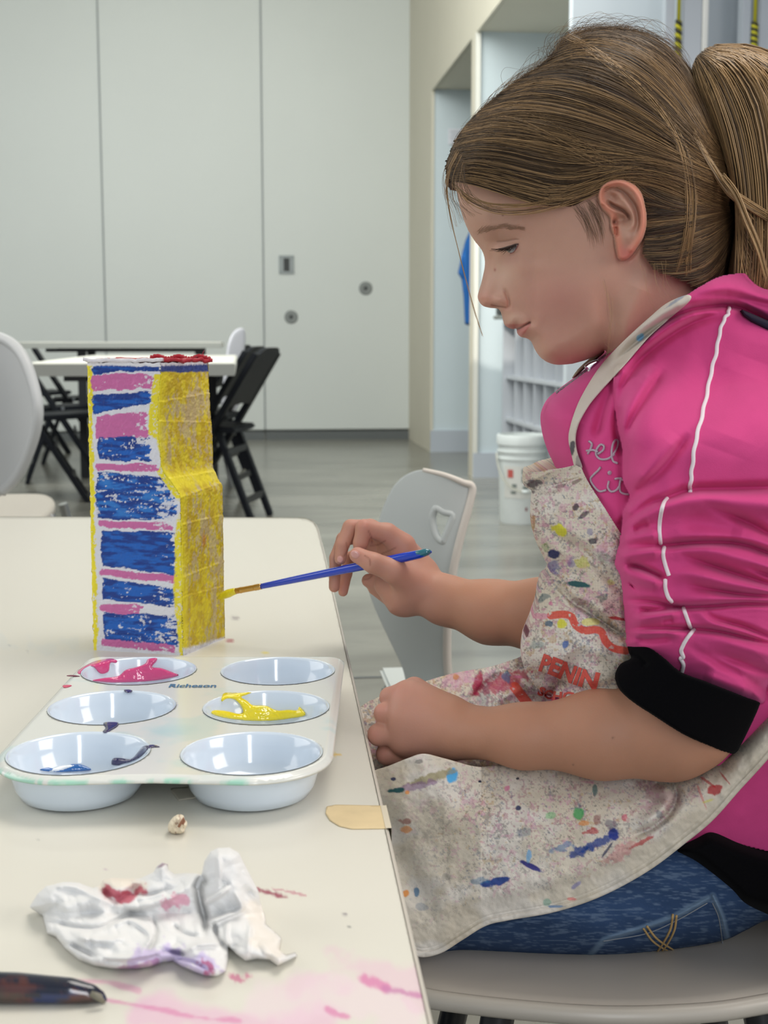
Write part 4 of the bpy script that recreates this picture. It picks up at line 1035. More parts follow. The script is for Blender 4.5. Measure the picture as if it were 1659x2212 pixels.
# small dry curl of tape on the table
cur = empty('paper_curl', PZ(384, 1795, ZT0), 'tiny crumpled cream curl on the table between the palette and the paper towel', 'scrap')
dc = float(dplane(1800, ZT0))
relief('curl', [(363, 1782), (372, 1768), (384, 1762), (396, 1764), (398, 1774), (404, 1782), (400, 1790), (396, 1800), (380, 1803), (366, 1798)], dc, 1.0, lambda x, y, s: 0.006*np.sqrt(1-(1-np.clip(s/9, 0, 1))**2)+0.003*(np.abs(2*fbm(x*0.12, y*0.06, 3)-1)-0.4)*(s > 1), mat('cream_paper', rough=0.8, vcol=True), cur,
       lambda x, y: mixc(np.tile(S(226, 214, 190), (len(x), 1)), S(140, 100, 80), 0.7*sstep(0.62, 0.7, fbm(x*0.2, y*0.1, 5))), smoothpoly=60, zmin=ZT0+0.0005)
ln = P(np.array([386, 392, 397, 398, 394]), np.array([1786, 1776, 1768, 1774, 1780]), dc-0.007)
MB().tube(ln, 0.0008, 6).build('torn_edge', mat('brown_edge', S(150, 104, 80), 0.8), cur, True)

# dark brush handle in the lower left corner
hb = empty('dark_brush_handle', PZ(100, 2165, ZT0), 'dark paint-stained brush handle end at the lower left corner of the table', 'paintbrush')
t_ = np.linspace(0, 1, 70); hx_ = -160+t_*390; hy_ = 2146+t_*t_*28+0*t_
dd = dplane(2176, ZT0)
r_ = np.interp(t_, [0, 0.5, 0.8, 0.92, 0.975, 1], [0.0066, 0.0062, 0.0052, 0.0038, 0.0022, 0.0006])
pp = P(hx_, hy_+0, dd+0.006-0.002*t_); pp[:, 2] = ZT0+r_*0.9+0.0002
V_, F_ = tube_mesh(pp, r_, 20)
cx_, cy_ = V_[:, 0]*900, V_[:, 1]*900+V_[:, 2]*900
cH = np.tile(S(24, 30, 48), (len(V_), 1)); cH = mixc(cH, S(100, 56, 46), 0.7*sstep(0.60, 0.70, fbm(cx_*0.08, cy_*0.2, 3))); cH = mixc(cH, S(30, 50, 100), 0.8*sstep(0.55, 0.65, fbm(cx_*0.07, cy_*0.2, 9))); cH = mixc(cH, S(60, 56, 50), 0.7*sstep(0.56, 0.66, fbm(cx_*0.1, cy_*0.25, 29)))
link_mesh('handle', V_, F_, mat('stained_lacquer', rough=0.2, vcol=True, coat=0.5), hb, cH)
ca = P(np.array([196, 214, 226]), np.array([2160, 2168, 2173]), dd-0.001); ca[:, 2] = ZT0+0.0065-np.array([0.0, 0.0016, 0.0040])
MB().tube(ca, [0.0012, 0.0016, 0.0006], 8).build('worn_tip', mat('worn_wood', S(120, 116, 100), 0.5), hb, True)

# ---------------------------------------------------------------- blue paintbrush held in the hand
BA = P(932, 1192, 1.090); BB = P(563, 1267, 1.156); BC = P(508, 1277, 1.166); BD = P(470, 1288, 1.1735)
def bpt(t): return BA+(BB-BA)*t
brs = empty('paintbrush', BB, 'blue-handled paintbrush with brass ferrule in her hand, its yellow tip touching the tower', 'paintbrush')
tt_ = np.linspace(0, 1, 50)
MB().tube(np.array([bpt(t) for t in tt_]), np.interp(tt_, [0, 0.02, 0.06, 0.15, 0.45, 0.8, 1], [0.0008, 0.0024, 0.0036, 0.0041, 0.0038, 0.0031, 0.0025]), 12).build('handle', mat('blue_acrylic', S(10, 60, 190), 0.12, coat=0.6, spec=0.6), brs, True)
MB().tube(np.array([bpt(t)+np.array([0, -0.0006, 0.0007]) for t in (0.005, 0.03, 0.075, 0.13)]), [0.0012, 0.0032, 0.0031, 0.0016], 10).build('clear_tip', mat('green_tinted_acrylic', S(46, 116, 130), 0.1, coat=0.6), brs, True)
fer = [BB+(BC-BB)*t for t in np.linspace(-0.03, 1, 24)]
MB().tube(np.array(fer), [0.0027 if i not in (3, 5, 18) else 0.0030 for i in range(24)], 14).build('ferrule', mat('brass', S(206, 166, 96), 0.25, metal=0.9), brs, True)
bri = [BC+(BD-BC)*t+np.array([0, 0, -0.002*t*t]) for t in np.linspace(-0.05, 1, 14)]
MB().tube(np.array(bri), np.interp(np.linspace(0, 1, 14), [0, 0.4, 0.8, 1], [0.0028, 0.0038, 0.0032, 0.0010]), 12).build('bristles', mat('wet_bristles', S(226, 212, 40), 0.3, coat=0.4, mottle=(300, 0.12)), brs, True)
# ================================================================= the child
DH = 0.97
girl = empty('person', P(1500, 1900, 0.95), 'seated child in pink velour hoodie and paint-stained apron, painting with a brush', 'person')
girl.location = (*P(1450, 2000, 0.95)[:2], 0.43)
def gf(d, R): return np.sqrt(np.clip(1-(1-np.clip(d/R, 0, 1))**2, 0, 1))
def gb(x, y, cx, cy, rx, ry, rot=0.0):
    c, s = math.cos(rot), math.sin(rot); a = (x-cx)*c+(y-cy)*s; b = -(x-cx)*s+(y-cy)*c
    return np.exp(-(a/rx)**2-(b/ry)**2)
# ---------------- head, neck
face = [(1010, 300), (990, 345), (982, 385), (989, 425), (998, 462), (1011, 495), (1025, 519), (1036, 533), (1043, 545), (1047, 560), (1047, 575), (1044, 592), (1039, 613), (1034, 630), (1032, 642), (1036, 653), (1044, 661), (1058, 665), (1073, 666.5), (1080, 671), (1084, 681), (1087, 692), (1090, 701), (1096, 707), (1106, 710.5), (1114, 710), (1117, 713), (1119, 721), (1126, 728), (1138, 731), (1147, 737), (1152, 745), (1158, 757), (1168, 771), (1182, 782), (1204, 788), (1236, 786)]
headpoly = face+[(1268, 777), (1292, 766), (1310, 758), (1322, 785), (1345, 850), (1420, 880), (1540, 860), (1600, 760), (1590, 680), (1560, 610), (1560, 560), (1575, 480), (1580, 400), (1570, 320), (1540, 250), (1490, 180), (1430, 130), (1350, 102), (1270, 100), (1200, 130), (1130, 175), (1070, 220), (1030, 262)]
headpoly_s = np.concatenate([spline(face, 420), spline(headpoly[len(face)-1:]+[face[0]], 200)[1:-1]])
A_pts = [ # half-width of the head in metres
 (1040, 640, .0115), (1060, 650, .0150), (1080, 655, .0205), (1055, 610, .0120), (1075, 615, .018), (1060, 575, .0130), (1068, 545, .0200), (1050, 520, .0270), (1085, 540, .032), (1112, 535, .0430), (1040, 480, .040), (1075, 490, .045), (1110, 480, .053),
 (1110, 600, .036), (1112, 640, .0320), (1108, 670, .0245), (1095, 690, .0200), (1100, 702, .0200), (1130, 690, .0290), (1135, 715, .0270), (1145, 735, .024), (1165, 700, .0380), (1150, 650, .0450), (1150, 600, .0490), (1150, 550, .0530), (1165, 750, .026), (1190, 745, .037), (1190, 770, .030), (1215, 700, .0490), (1225, 760, .040),
 (1200, 640, .0560), (1200, 580, .0575), (1200, 520, .0600), (1170, 470, .060), (1010, 430, .040), (1050, 430, .050), (1100, 420, .058), (1020, 350, .052), (1100, 340, .066), (1200, 420, .066), (1280, 480, .0670), (1270, 560, .0640), (1260, 640, .0610), (1270, 700, .0560), (1270, 760, .047), (1320, 600, .0600), (1330, 680, .0520), (1330, 760, .0450), (1390, 760, .046), (1390, 680, .0480), (1400, 600, .0540), (1460, 620, .0480), (1460, 700, .047), (1520, 640, .044),
 (1300, 350, .0730), (1300, 220, .0720), (1420, 300, .0740), (1450, 450, .0680), (1500, 300, .070), (1520, 500, .0620), (1420, 180, .066), (1150, 230, .064), (1300, 150, .066), (1400, 500, .062), (1390, 560, .057), (1350, 470, .0660), (1540, 400, .064), (1550, 800, .05)]
R_pts = [(1035, 640, 26), (1050, 660, 22), (1045, 590, 30), (1045, 545, 34), (1020, 510, 50), (995, 440, 85), (985, 370, 110), (1085, 690, 28), (1100, 708, 24), (1120, 722, 24), (1140, 733, 30), (1160, 760, 45), (1200, 788, 60), (1250, 788, 70), (1300, 800, 70), (1400, 850, 80), (1560, 600, 110), (1560, 400, 150), (1500, 200, 150), (1300, 110, 150), (1100, 200, 140), (1020, 280, 130), (1300, 500, 140), (1150, 600, 60), (1480, 750, 90)]
ear_out = spline([(1292, 425), (1296, 407), (1309, 394), (1330, 387), (1352, 389), (1373, 400), (1387, 419), (1394, 447), (1397, 468), (1396, 490), (1390, 512), (1377, 534), (1364, 551), (1350, 561), (1338, 559), (1333, 545), (1327, 512), (1321, 490), (1317, 468), (1300, 449)], 160, True)
zE = lambda L: [(1260+a*0.1085, 360+b*0.1085) for a, b in L]
def wHead(x, y, sd, ear=True):
    f_ = sstep(1105, 1160, x)*1.0; f_ = np.maximum(f_, sstep(500, 450, y))
    w = (rbf(A_pts, x, y, 24)*(1-f_)+rbf(A_pts, x, y, 46)*f_)*gf(sd, rbf(R_pts, x, y, 40))
    m = 0.001
    w = w+m*(-3.2*gb(x, y, 1074, 524, 20, 12)+3.4*gb(x, y, 1092, 541, 24, 12, 0.05)+1.4*gb(x, y, 1060, 497, 32, 9, -0.25)-2.0*gb(x, y, 1064, 552, 9, 16)
        +3.4*gb(x, y, 1079, 650, 13, 12)-1.2*gb(x, y, 1094, 680, 14, 14)+1.0*gb(x, y, 1108, 703, 16, 7)+1.8*gb(x, y, 1127, 718, 10, 8)-1.2*gb(x, y, 1150, 737, 12, 9)+3.0*gb(x, y, 1176, 765, 26, 20)
        +4.2*gb(x, y, 1185, 640, 60, 50)+1.2*gb(x, y, 1150, 580, 40, 16)-1.4*gb(x, y, 1146, 697, 9, 9)+1.2*gb(x, y, 1162, 690, 14, 20))
    w = w+ridge(x, y, [(1074, 522), (1092, 521), (1108, 518), (1122, 517)], 2.0, -0.0011)
    w = w+ridge(x, y, [(1088, 622), (1095, 636), (1100, 652), (1098, 664), (1088, 668)], 4.0, -0.0028)
    w = w+ridge(x, y, [(1060, 658), (1070, 660), (1082, 663), (1094, 664)], 2.4, -0.0026)
    w = w+ridge(x, y, [(1114, 712), (1124, 708), (1135, 702), (1144, 697)], 2.2, -0.0026, taper=False)
    w = w+ridge(x, y, [(1102, 655), (1125, 672), (1148, 690), (1156, 705)], 9, -0.0010)
    w = w+ridge(x, y, [(1098, 552), (1110, 550), (1122, 540)], 3, -0.0008)
    # jaw line and neck
    w = w-0.0060*gb(x, y, 1322, 700, 22, 60, -0.25)-0.005*gb(x, y, 1290, 770, 40, 18, -0.5)
    w = w+ridge(x, y, [(1400, 590), (1375, 650), (1340, 720), (1315, 790)], 26, 0.004)
    if ear:
        sde, _, _ = sdist(x, y, ear_out); t = np.clip((x-1300)/90, 0, 1)
        base = m*(5.0+9.5*t)*gf(sde+1.5, 9)
        e = base*(sde > -1.5)
        e += ridge(x, y, zE([(340, 720), (340, 520), (400, 380), (560, 320), (760, 320), (980, 450), (1140, 690), (1190, 950), (1170, 1200), (1090, 1450), (960, 1650)]), 6.0, 0.0030, 40, taper=False)*(sde > 0)
        e += ridge(x, y, zE([(450, 480), (600, 440), (760, 480), (900, 610), (1030, 800), (1070, 960), (1080, 1140), (1040, 1290)]), 5.0, -0.0048, 30)
        e += ridge(x, y, zE([(700, 560), (840, 720), (950, 900), (1010, 1060), (960, 1210), (860, 1270)]), 6.5, 0.0028, 30)
        e += -0.0052*gb(x, y, *zE([(560, 590)])[0], 14, 9, 0.7)
        e += ridge(x, y, zE([(470, 660), (560, 760), (700, 830), (820, 890), (900, 970), (930, 1080)]), 4.6, -0.0075, 30)
        e += -0.0080*gb(x, y, *zE([(790, 1040)])[0], 15, 11, 0.3)-0.0060*gb(x, y, *zE([(640, 1110)])[0], 7, 8)
        e += ridge(x, y, zE([(640, 1180), (655, 1300), (650, 1400)]), 4.5, -0.0060, 12)
        e += ridge(x, y, zE([(360, 680), (480, 800), (640, 890), (740, 930)]), 4.5, 0.0016, 14)
        e += 0.0026*gb(x, y, *zE([(540, 1180)])[0], 8, 12)+0.0022*gb(x, y, *zE([(880, 1400)])[0], 14, 14)
        w = w+e*(sde > -2)
        w = w-0.004*np.exp(-(np.clip(-sde, 0, 99)/6)**2)*(sde < 0)*sstep(1340, 1375, x)
    return np.maximum(w, 0.0003)
def skin_col(x, y):
    c = np.tile(S(193, 150, 130), (len(x), 1))
    c = mixc(c, S(190, 128, 120), 0.50*gb(x, y, 1200, 650, 80, 62)+0.2*gb(x, y, 1210, 740, 60, 40))
    c = mixc(c, S(206, 138, 122), 0.35*gb(x, y, 1045, 648, 22, 20)+0.35*gb(x, y, 1092, 660, 12, 14))
    c = mixc(c, S(214, 184, 164), 0.4*gb(x, y, 1085, 590, 26, 36)+0.35*gb(x, y, 1060, 450, 60, 30)+0.4*gb(x, y, 1110, 685, 20, 10))
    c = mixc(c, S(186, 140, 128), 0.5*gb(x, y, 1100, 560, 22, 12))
    # ear
    sde, _, _ = sdist(x, y, ear_out)
    c = mixc(c, S(218, 140, 116), 0.75*sstep(-2, 5, sde)*sstep(22, 8, sde)); c = mixc(c, S(206, 118, 110), 0.7*gb(x, y, 1352, 548, 20, 18))
    c = mixc(c, S(70, 46, 38), 0.9*gb(x, y, 1326.5, 479.5, 4.2, 5))  # shade of the ear canal painted dark into the skin colour
    # lips
    up = sstep(1.5, -1.5, np.abs(y-np.interp(x, [1088, 1100, 1115, 1128, 1143], [704, 705.5, 706.5, 704, 698]))-np.interp(x, [1088, 1096, 1115, 1130, 1144], [3, 5, 6, 4.5, 1]))*(x < 1146)*(x > 1086)
    c = mixc(c, S(180, 108, 100), 0.8*up)
    lo = sstep(1.5, -1.5, np.abs(y-np.interp(x, [1116, 1124, 1134, 1144], [720, 719, 713, 702]))-np.interp(x, [1114, 1120, 1130, 1144], [5, 9, 8, 2]))*(x < 1147)*(x > 1113)
    c = mixc(c, S(190, 116, 112), 0.8*lo)
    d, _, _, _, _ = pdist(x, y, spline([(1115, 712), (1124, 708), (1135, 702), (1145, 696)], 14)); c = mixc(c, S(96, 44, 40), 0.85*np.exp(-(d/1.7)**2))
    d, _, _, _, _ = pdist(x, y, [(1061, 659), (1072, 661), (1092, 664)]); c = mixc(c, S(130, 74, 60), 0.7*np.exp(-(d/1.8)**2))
    # eyebrow tint
    d, _, _, t, _ = pdist(x, y, spline([(1030, 503), (1050, 495), (1080, 489), (1120, 492)], 20)); c = mixc(c, S(150, 112, 90), 0.30*np.exp(-(d/7.0)**2)*(1-0.7*t))
    c = mixc(c, S(112, 78, 62), 0.7*gb(x, y, 1086, 465, 2.0, 2.0)); c = mixc(c, S(160, 96, 86), 0.8*gb(x, y, 1069, 583, 2.4, 3.4))
    c = mixc(c, S(150, 112, 98), 0.55*np.exp(-(pdist(x, y, [(1074, 522), (1094, 521), (1120, 517)])[0]/1.5)**2))
    return c*(0.985+0.03*fbm(x*0.09, y*0.09, 2, 3))[:, None]
M_skin = mat('skin', rough=0.52, vcol=True, sss=0.25, spec=0.35, bump=(700, 0.12, 0.0006))
hV, hF, hC = relief('body', headpoly_s, DH, 1.5, wHead, None, colfun=skin_col, make=False)
parts = [(hV, hF, hC)]
# lid slit: eyeball sits behind a small opening cut in the lid line
eye_slit = spline([(1091, 536), (1100, 532), (1110, 528.5), (1116, 528), (1116, 533), (1113, 539), (1108, 545), (1100, 546), (1094, 541)], 60, True)

# ---------------- arms and hands (implicit)
def pc(a, b, ra, rb, k=0.006): # (px,py,d) endpoints, radii in px at that depth
    A = P(*a); B = P(*b); return cone(A, B, ra*a[2]/F_PX*1.02, rb*b[2]/F_PX*1.02, k)
def arm_mesh(pr, h, colf, lap=2, extra_cut=()):
    V, Fq = implicit(pr, h); V = laplace(V, Fq, lap, 0.5)
    px, py = proj(V); return V, Fq, colf(px, py)
def arm_col(x, y):
    c = np.tile(S(186, 136, 110), (len(x), 1)); c = mixc(c, S(200, 148, 132), 0.6*sstep(1000, 880, x))
    for kx, ky in ((850, 1490), (806, 1585), (822, 1530), (826, 1630), (783, 1130), (768, 1195), (740, 1268)): c = mixc(c, S(208, 136, 124), 0.35*gb(x, y, kx, ky, 18, 18))
    for ln in ([(796, 1147), (801, 1158), (804, 1172)], [(800, 1178), (816, 1177), (832, 1168)], [(825, 1196), (840, 1190), (855, 1183)], [(748, 1172), (750, 1188), (744, 1200)], [(788, 1200), (798, 1208), (800, 1220)], [(786, 1252), (797, 1250), (803, 1244)]):
        c = mixc(c, S(134, 82, 68), 0.6*np.exp(-(pdist(x, y, spline(ln, 8))[0]/1.6)**2))  # crease shade on the fingers painted as darker skin lines
    c = mixc(c, S(120, 84, 66), 0.8*(gb(x, y, 1324, 1594, 2.5, 2.5)+gb(x, y, 1238, 1652, 2, 2)))
    return c*(0.98+0.04*fbm(x*0.05, y*0.05, 8, 3))[:, None]
near = [ # forearm
 pc((1545, 1400, .872), (1480, 1545, .868), 90, 112, .012), pc((1480, 1545, .868), (1440, 1570, .868), 112, 108, .012), pc((1440, 1570, .868), (1300, 1586, .872), 110, 92, .012), pc((1300, 1586, .872), (1130, 1590, .880), 90, 66, .012), pc((1130, 1590, .880), (1000, 1580, .888), 66, 52, .010), pc((1000, 1580, .888), (950, 1568, .890), 52, 54, .010),
 # back of the hand
 pc((955, 1550, .892), (884, 1510, .894), 52, 38, .010), pc((955, 1570, .890), (874, 1552, .888), 54, 36, .010), pc((955, 1582, .892), (872, 1594, .890), 54, 36, .010), pc((955, 1590, .898), (888, 1616, .902), 46, 30, .010),
 pc((905, 1540, .897), (905, 1580, .897), 58, 56, .010),
 # knuckles and folded fingers (index, middle, ring, little)
 pc((880, 1502, .896), (842, 1506, .908), 33, 22, .003), pc((842, 1506, .908), (842, 1520, .930), 21, 18, .002), pc((842, 1520, .930), (866, 1536, .930), 18, 15, .003),
 pc((862, 1540, .891), (831, 1541, .897), 27, 22, .0012), pc((831, 1541, .897), (832, 1552, .922), 22, 19, .003), pc((832, 1552, .922), (860, 1562, .924), 18, 15, .003),
 pc((856, 1586, .890), (818, 1587, .893), 27, 23, .0012), pc((818, 1587, .893), (824, 1592, .920), 23, 19, .003), pc((824, 1592, .920), (852, 1596, .922), 18, 15, .003),
 pc((872, 1628, .898), (836, 1629, .900), 26, 23, .0012), pc((836, 1629, .900), (842, 1628, .922), 22, 17, .003), pc((842, 1628, .922), (866, 1626, .926), 17, 14, .003),
 # thumb, on the hidden side
 pc((940, 1520, .915), (895, 1490, .925), 34, 26, .008), pc((895, 1490, .925), (862, 1500, .935), 25, 20, .004), pc((862, 1500, .935), (848, 1530, .940), 20, 16, .003),
]
parts.append(arm_mesh(near, 0.0011, arm_col))
far = [ # forearm
 pc((1330, 1340, 1.075), (1180, 1330, 1.08), 84, 78, .012), pc((1180, 1330, 1.08), (1060, 1322, 1.10), 76, 66, .012), pc((1060, 1322, 1.10), (960, 1296, 1.118), 65, 50, .010), pc((960, 1296, 1.118), (900, 1268, 1.126), 50, 46, .010),
 # palm
 pc((900, 1270, 1.126), (866, 1182, 1.130), 46, 26, .010), pc((890, 1262, 1.135), (842, 1170, 1.145), 46, 26, .010), pc((880, 1275, 1.148), (822, 1190, 1.158), 46, 24, .010), pc((880, 1285, 1.156), (812, 1222, 1.166), 42, 22, .010),
 pc((905, 1240, 1.140), (870, 1200, 1.146), 42, 38, .010), pc((870, 1290, 1.130), (838, 1262, 1.134), 42, 30, .010),
 # index finger: reaches over, bends down behind the thumb onto the handle
 pc((872, 1178, 1.130), (836, 1152, 1.128), 26, 22, .004), pc((836, 1152, 1.128), (786, 1140, 1.121), 21, 18, .003), pc((786, 1140, 1.121), (779, 1172, 1.120), 17.5, 16, .002), pc((779, 1172, 1.120), (776, 1192, 1.124), 15.5, 13, .002),
 # middle finger
 pc((850, 1168, 1.145), (800, 1140, 1.142), 24, 19, .004), pc((800, 1140, 1.142), (757, 1139, 1.136), 18, 17, .002), pc((757, 1139, 1.136), (740, 1176, 1.130), 16.5, 15, .0015), pc((740, 1176, 1.130), (735, 1208, 1.128), 14.5, 12.5, .0015),
 # ring finger
 pc((826, 1190, 1.158), (776, 1158, 1.156), 22, 17, .004), pc((776, 1158, 1.156), (742, 1164, 1.152), 16, 15.5, .002), pc((742, 1164, 1.152), (725, 1206, 1.146), 15, 14, .0015), pc((725, 1206, 1.146), (722, 1268, 1.142), 13.5, 12, .0015),
 # little finger
 pc((814, 1222, 1.168), (780, 1192, 1.168), 19, 15, .004), pc((780, 1192, 1.168), (756, 1206, 1.164), 14.5, 14, .002), pc((756, 1206, 1.164), (748, 1240, 1.160), 13.5, 12.5, .0015), pc((748, 1240, 1.160), (741, 1278, 1.154), 12.5, 11, .0015),
 # folds of the palm under the fingers
 pc((838, 1262, 1.146), (796, 1254, 1.150), 24, 15, .004), pc((846, 1290, 1.146), (808, 1272, 1.152), 22, 13, .004),
 # thumb
 pc((892, 1262, 1.116), (852, 1234, 1.104), 38, 27, .008), pc((852, 1234, 1.104), (806, 1216, 1.100), 26, 22, .004), pc((806, 1216, 1.100), (772, 1199, 1.104), 21.5, 17.5, .003),
]
parts.append(arm_mesh(far, 0.0012, arm_col))
# join into one body
Vs = []; Fs = []; Cs = []; n = 0
for V, Fq, C in parts: Vs.append(V); Fs.append(Fq+n); Cs.append(C); n += len(V)
body = link_mesh('body', np.concatenate(Vs), np.concatenate(Fs), M_skin, girl, np.concatenate(Cs))
# thumb nail and finger nails
M_nail = mat('fingernail', S(216, 160, 150), 0.3, coat=0.3)
def nail(c, rx, ry, rot, d, name='fingernail'):
    pts = [(c[0]+rx*math.cos(a)*math.cos(rot)-ry*math.sin(a)*math.sin(rot), c[1]+rx*math.cos(a)*math.sin(rot)+ry*math.sin(a)*math.cos(rot)) for a in np.linspace(0, 2*math.pi, 24, endpoint=False)]
    return relief(name, pts, d, 1.0, lambda x, y, s: 0.0011*gf(s, 6), M_nail, body)
nail((768, 1198), 11, 8.5, 0.5, 1.0972); nail((735, 1208), 8, 7, 1.3, 1.1232)

# eye
E0 = P(1104, 537, 0.929); er = 0.0105
bm = bmesh.new(); bmesh.ops.create_uvsphere(bm, u_segments=32, v_segments=20, radius=er)
def depth_head(x, y): 
    x = np.atleast_1d(np.asarray(x, float)); y = np.atleast_1d(np.asarray(y, float)); sd, _, _ = sdist(x, y, headpoly_s)
    return DH-wHead(x, y, sd)
bm.free()
sl = shell('eye', eye_slit, 0.8, lambda x, y: depth_head(x, y)-0.0006, 0.0006, mat('eye_white_and_iris', rough=0.1, vcol=True, coat=0.5), girl,
      lambda x, y: mixc(mixc(np.tile(S(138, 130, 128), (len(x), 1)), S(84, 70, 58), sstep(1.0, 0.8, np.hypot((x-1098)/5.5, (y-538)/9))), S(24, 18, 16), sstep(1.0, 0.8, np.hypot((x-1096)/2.4, (y-538)/4.5))))
# ---------------- hair helpers
def tubes(name, paths, r, m, parent, cols, k=3):
    """paths: (n, m, 3); r: (n, m) ; cols (n,3)"""
    p = np.asarray(paths); n, mm, _ = p.shape
    t = np.gradient(p, axis=1); t /= np.linalg.norm(t, axis=2)[..., None]+1e-12
    view = np.array([SN, CS, 0.0]); x = np.cross(t, view); x /= np.linalg.norm(x, axis=2)[..., None]+1e-9; y = np.cross(t, x)
    rr = np.broadcast_to(r, (n, mm))
    V = np.stack([p+rr[..., None]*(x*math.cos(a)+y*math.sin(a)) for a in [2*math.pi*j/k+0.5 for j in range(k)]], 2)  # n,mm,k,3
    idx = np.arange(n*mm*k).reshape(n, mm, k); j2 = np.roll(idx, -1, 2)
    Fq = np.stack([idx[:, :-1], j2[:, :-1], j2[:, 1:], idx[:, 1:]], -1).reshape(-1, 4)
    C = np.broadcast_to(np.asarray(cols)[:, None, None, :], (n, mm, k, 3)) if np.asarray(cols).ndim == 2 else np.broadcast_to(np.asarray(cols)[:, :, None, :], (n, mm, k, 3))
    return link_mesh(name, V.reshape(-1, 3), Fq, m, parent, C.reshape(-1, 3))
M_hair = mat('dark_blonde_hair', rough=0.42, vcol=True, spec=0.4)
hairpoly = spline([(968, 372), (964, 355), (972, 330), (985, 300), (1005, 272), (1035, 240), (1070, 212), (1105, 184), (1150, 152), (1185, 130), (1200, 108), (1222, 84), (1262, 68), (1310, 62), (1360, 66), (1410, 80), (1450, 104), (1485, 140), (1510, 170), (1545, 220), (1572, 300), (1590, 380), (1592, 460), (1580, 540), (1560, 600), (1530, 618), (1500, 612), (1470, 596), (1440, 580), (1415, 560), (1398, 530), (1399, 480), (1392, 430), (1375, 398), (1350, 384), (1325, 383), (1305, 392), (1290, 408), (1274, 430), (1236, 447), (1200, 444), (1173, 434), (1143, 419), (1100, 404), (1050, 390), (1018, 384), (990, 392)], 320, True)
hair_sil = spline([(962, 380), (964, 355), (972, 330), (985, 300), (1005, 272), (1035, 240), (1070, 212), (1105, 184), (1150, 152), (1185, 130), (1200, 108), (1222, 84), (1262, 68), (1310, 62), (1360, 66), (1410, 80), (1450, 104), (1485, 140), (1510, 170), (1545, 220), (1572, 300), (1590, 380), (1592, 460), (1580, 540), (1565, 620)], 160)
R2 = [(970, 370, 70), (1000, 290, 110), (1100, 190, 150), (1250, 90, 160), (1450, 110, 170), (1570, 350, 160), (1570, 600, 120)]
def wHair(x, y):
    ds = pdist(x, y, hair_sil)[0]
    A = rbf([(1000, 340, .056), (1100, 340, .0675), (1200, 420, .0685), (1300, 350, .0765), (1300, 200, .079), (1420, 300, .078), (1450, 450, .073), (1500, 300, .076), (1520, 520, .066), (1420, 170, .076), (1150, 230, .070), (1060, 400, .054), (1290, 130, .074), (1410, 560, .064), (1480, 590, .058), (1400, 500, .067), (1240, 440, .067), (1150, 410, .062)], x, y, 50)
    w = A*gf(ds+3, rbf(R2, x, y, 70))
    return w
def hair_guides(gs, m=18): return np.stack([spline(g, m) for g in gs])
G = hair_guides([
 [(978, 388), (1015, 392), (1060, 404), (1120, 424), (1190, 440), (1260, 424), (1330, 388), (1420, 395), (1500, 430), (1570, 455)],
 [(970, 372), (1020, 372), (1080, 385), (1140, 400), (1210, 414), (1290, 390), (1360, 372), (1440, 385), (1510, 415), (1572, 440)],
 [(968, 350), (1025, 338), (1090, 345), (1160, 362), (1230, 372), (1310, 362), (1380, 358), (1450, 370), (1520, 400), (1575, 425)],
 [(982, 312), (1040, 300), (1110, 305), (1180, 320), (1260, 335), (1330, 340), (1400, 350), (1470, 366), (1530, 390), (1576, 405)],
 [(1006, 275), (1065, 258), (1130, 258), (1200, 268), (1280, 290), (1350, 312), (1420, 335), (1490, 362), (1540, 380), (1574, 390)],
 [(1040, 238), (1095, 222), (1155, 218), (1220, 228), (1300, 252), (1370, 282), (1440, 318), (1500, 350), (1545, 368), (1570, 375)],
 [(1085, 200), (1135, 188), (1190, 184), (1250, 194), (1320, 218), (1390, 255), (1450, 295), (1505, 335), (1545, 355), (1568, 360)],
 [(1130, 168), (1178, 152), (1230, 148), (1290, 160), (1350, 186), (1410, 226), (1465, 275), (1510, 318), (1544, 340), (1565, 346)],
 [(1180, 134), (1225, 116), (1275, 112), (1330, 126), (1385, 155), (1435, 198), (1478, 248), (1515, 295), (1540, 320), (1560, 330)],
 [(1206, 104), (1250, 88), (1300, 84), (1350, 94), (1400, 120), (1445, 160), (1485, 212), (1515, 262), (1536, 296), (1550, 312)],
 [(1225, 84), (1268, 68), (1315, 62), (1365, 68), (1412, 84), (1455, 112), (1490, 158), (1515, 210), (1534, 262), (1546, 296)]])
Gn = hair_guides([ # nape, swept up behind the ear
 [(1325, 386), (1375, 392), (1430, 412), (1500, 436), (1575, 450)], [(1372, 396), (1405, 415), (1450, 436), (1510, 446), (1575, 450)], [(1388, 425), (1415, 436), (1460, 450), (1515, 454), (1575, 450)],
 [(1396, 470), (1430, 466), (1470, 462), (1520, 458), (1575, 450)],
 [(1394, 510), (1435, 506), (1480, 496), (1530, 482), (1580, 462)],
 [(1388, 548), (1450, 546), (1500, 528), (1545, 506), (1585, 475)],
 [(1412, 580), (1470, 580), (1520, 562), (1555, 532), (1588, 490)],
 [(1490, 612), (1515, 604), (1540, 588), (1565, 555), (1588, 505)],
 [(1520, 622), (1540, 615), (1556, 600), (1572, 570), (1588, 520)]])
Gs = hair_guides([ # short hair in front of the ear
 [(1230, 440), (1250, 470), (1262, 500), (1268, 530)], [(1250, 440), (1268, 468), (1282, 500), (1290, 530)], [(1268, 436), (1284, 462), (1296, 492), (1304, 525)], [(1282, 432), (1292, 446), (1300, 462), (1306, 478)]])
def interp_guides(G, u):
    k = np.clip(u*(len(G)-1), 0, len(G)-1.0001); i = k.astype(int); f = (k-i)[:, None, None]
    return G[i]*(1-f)+G[i+1]*f
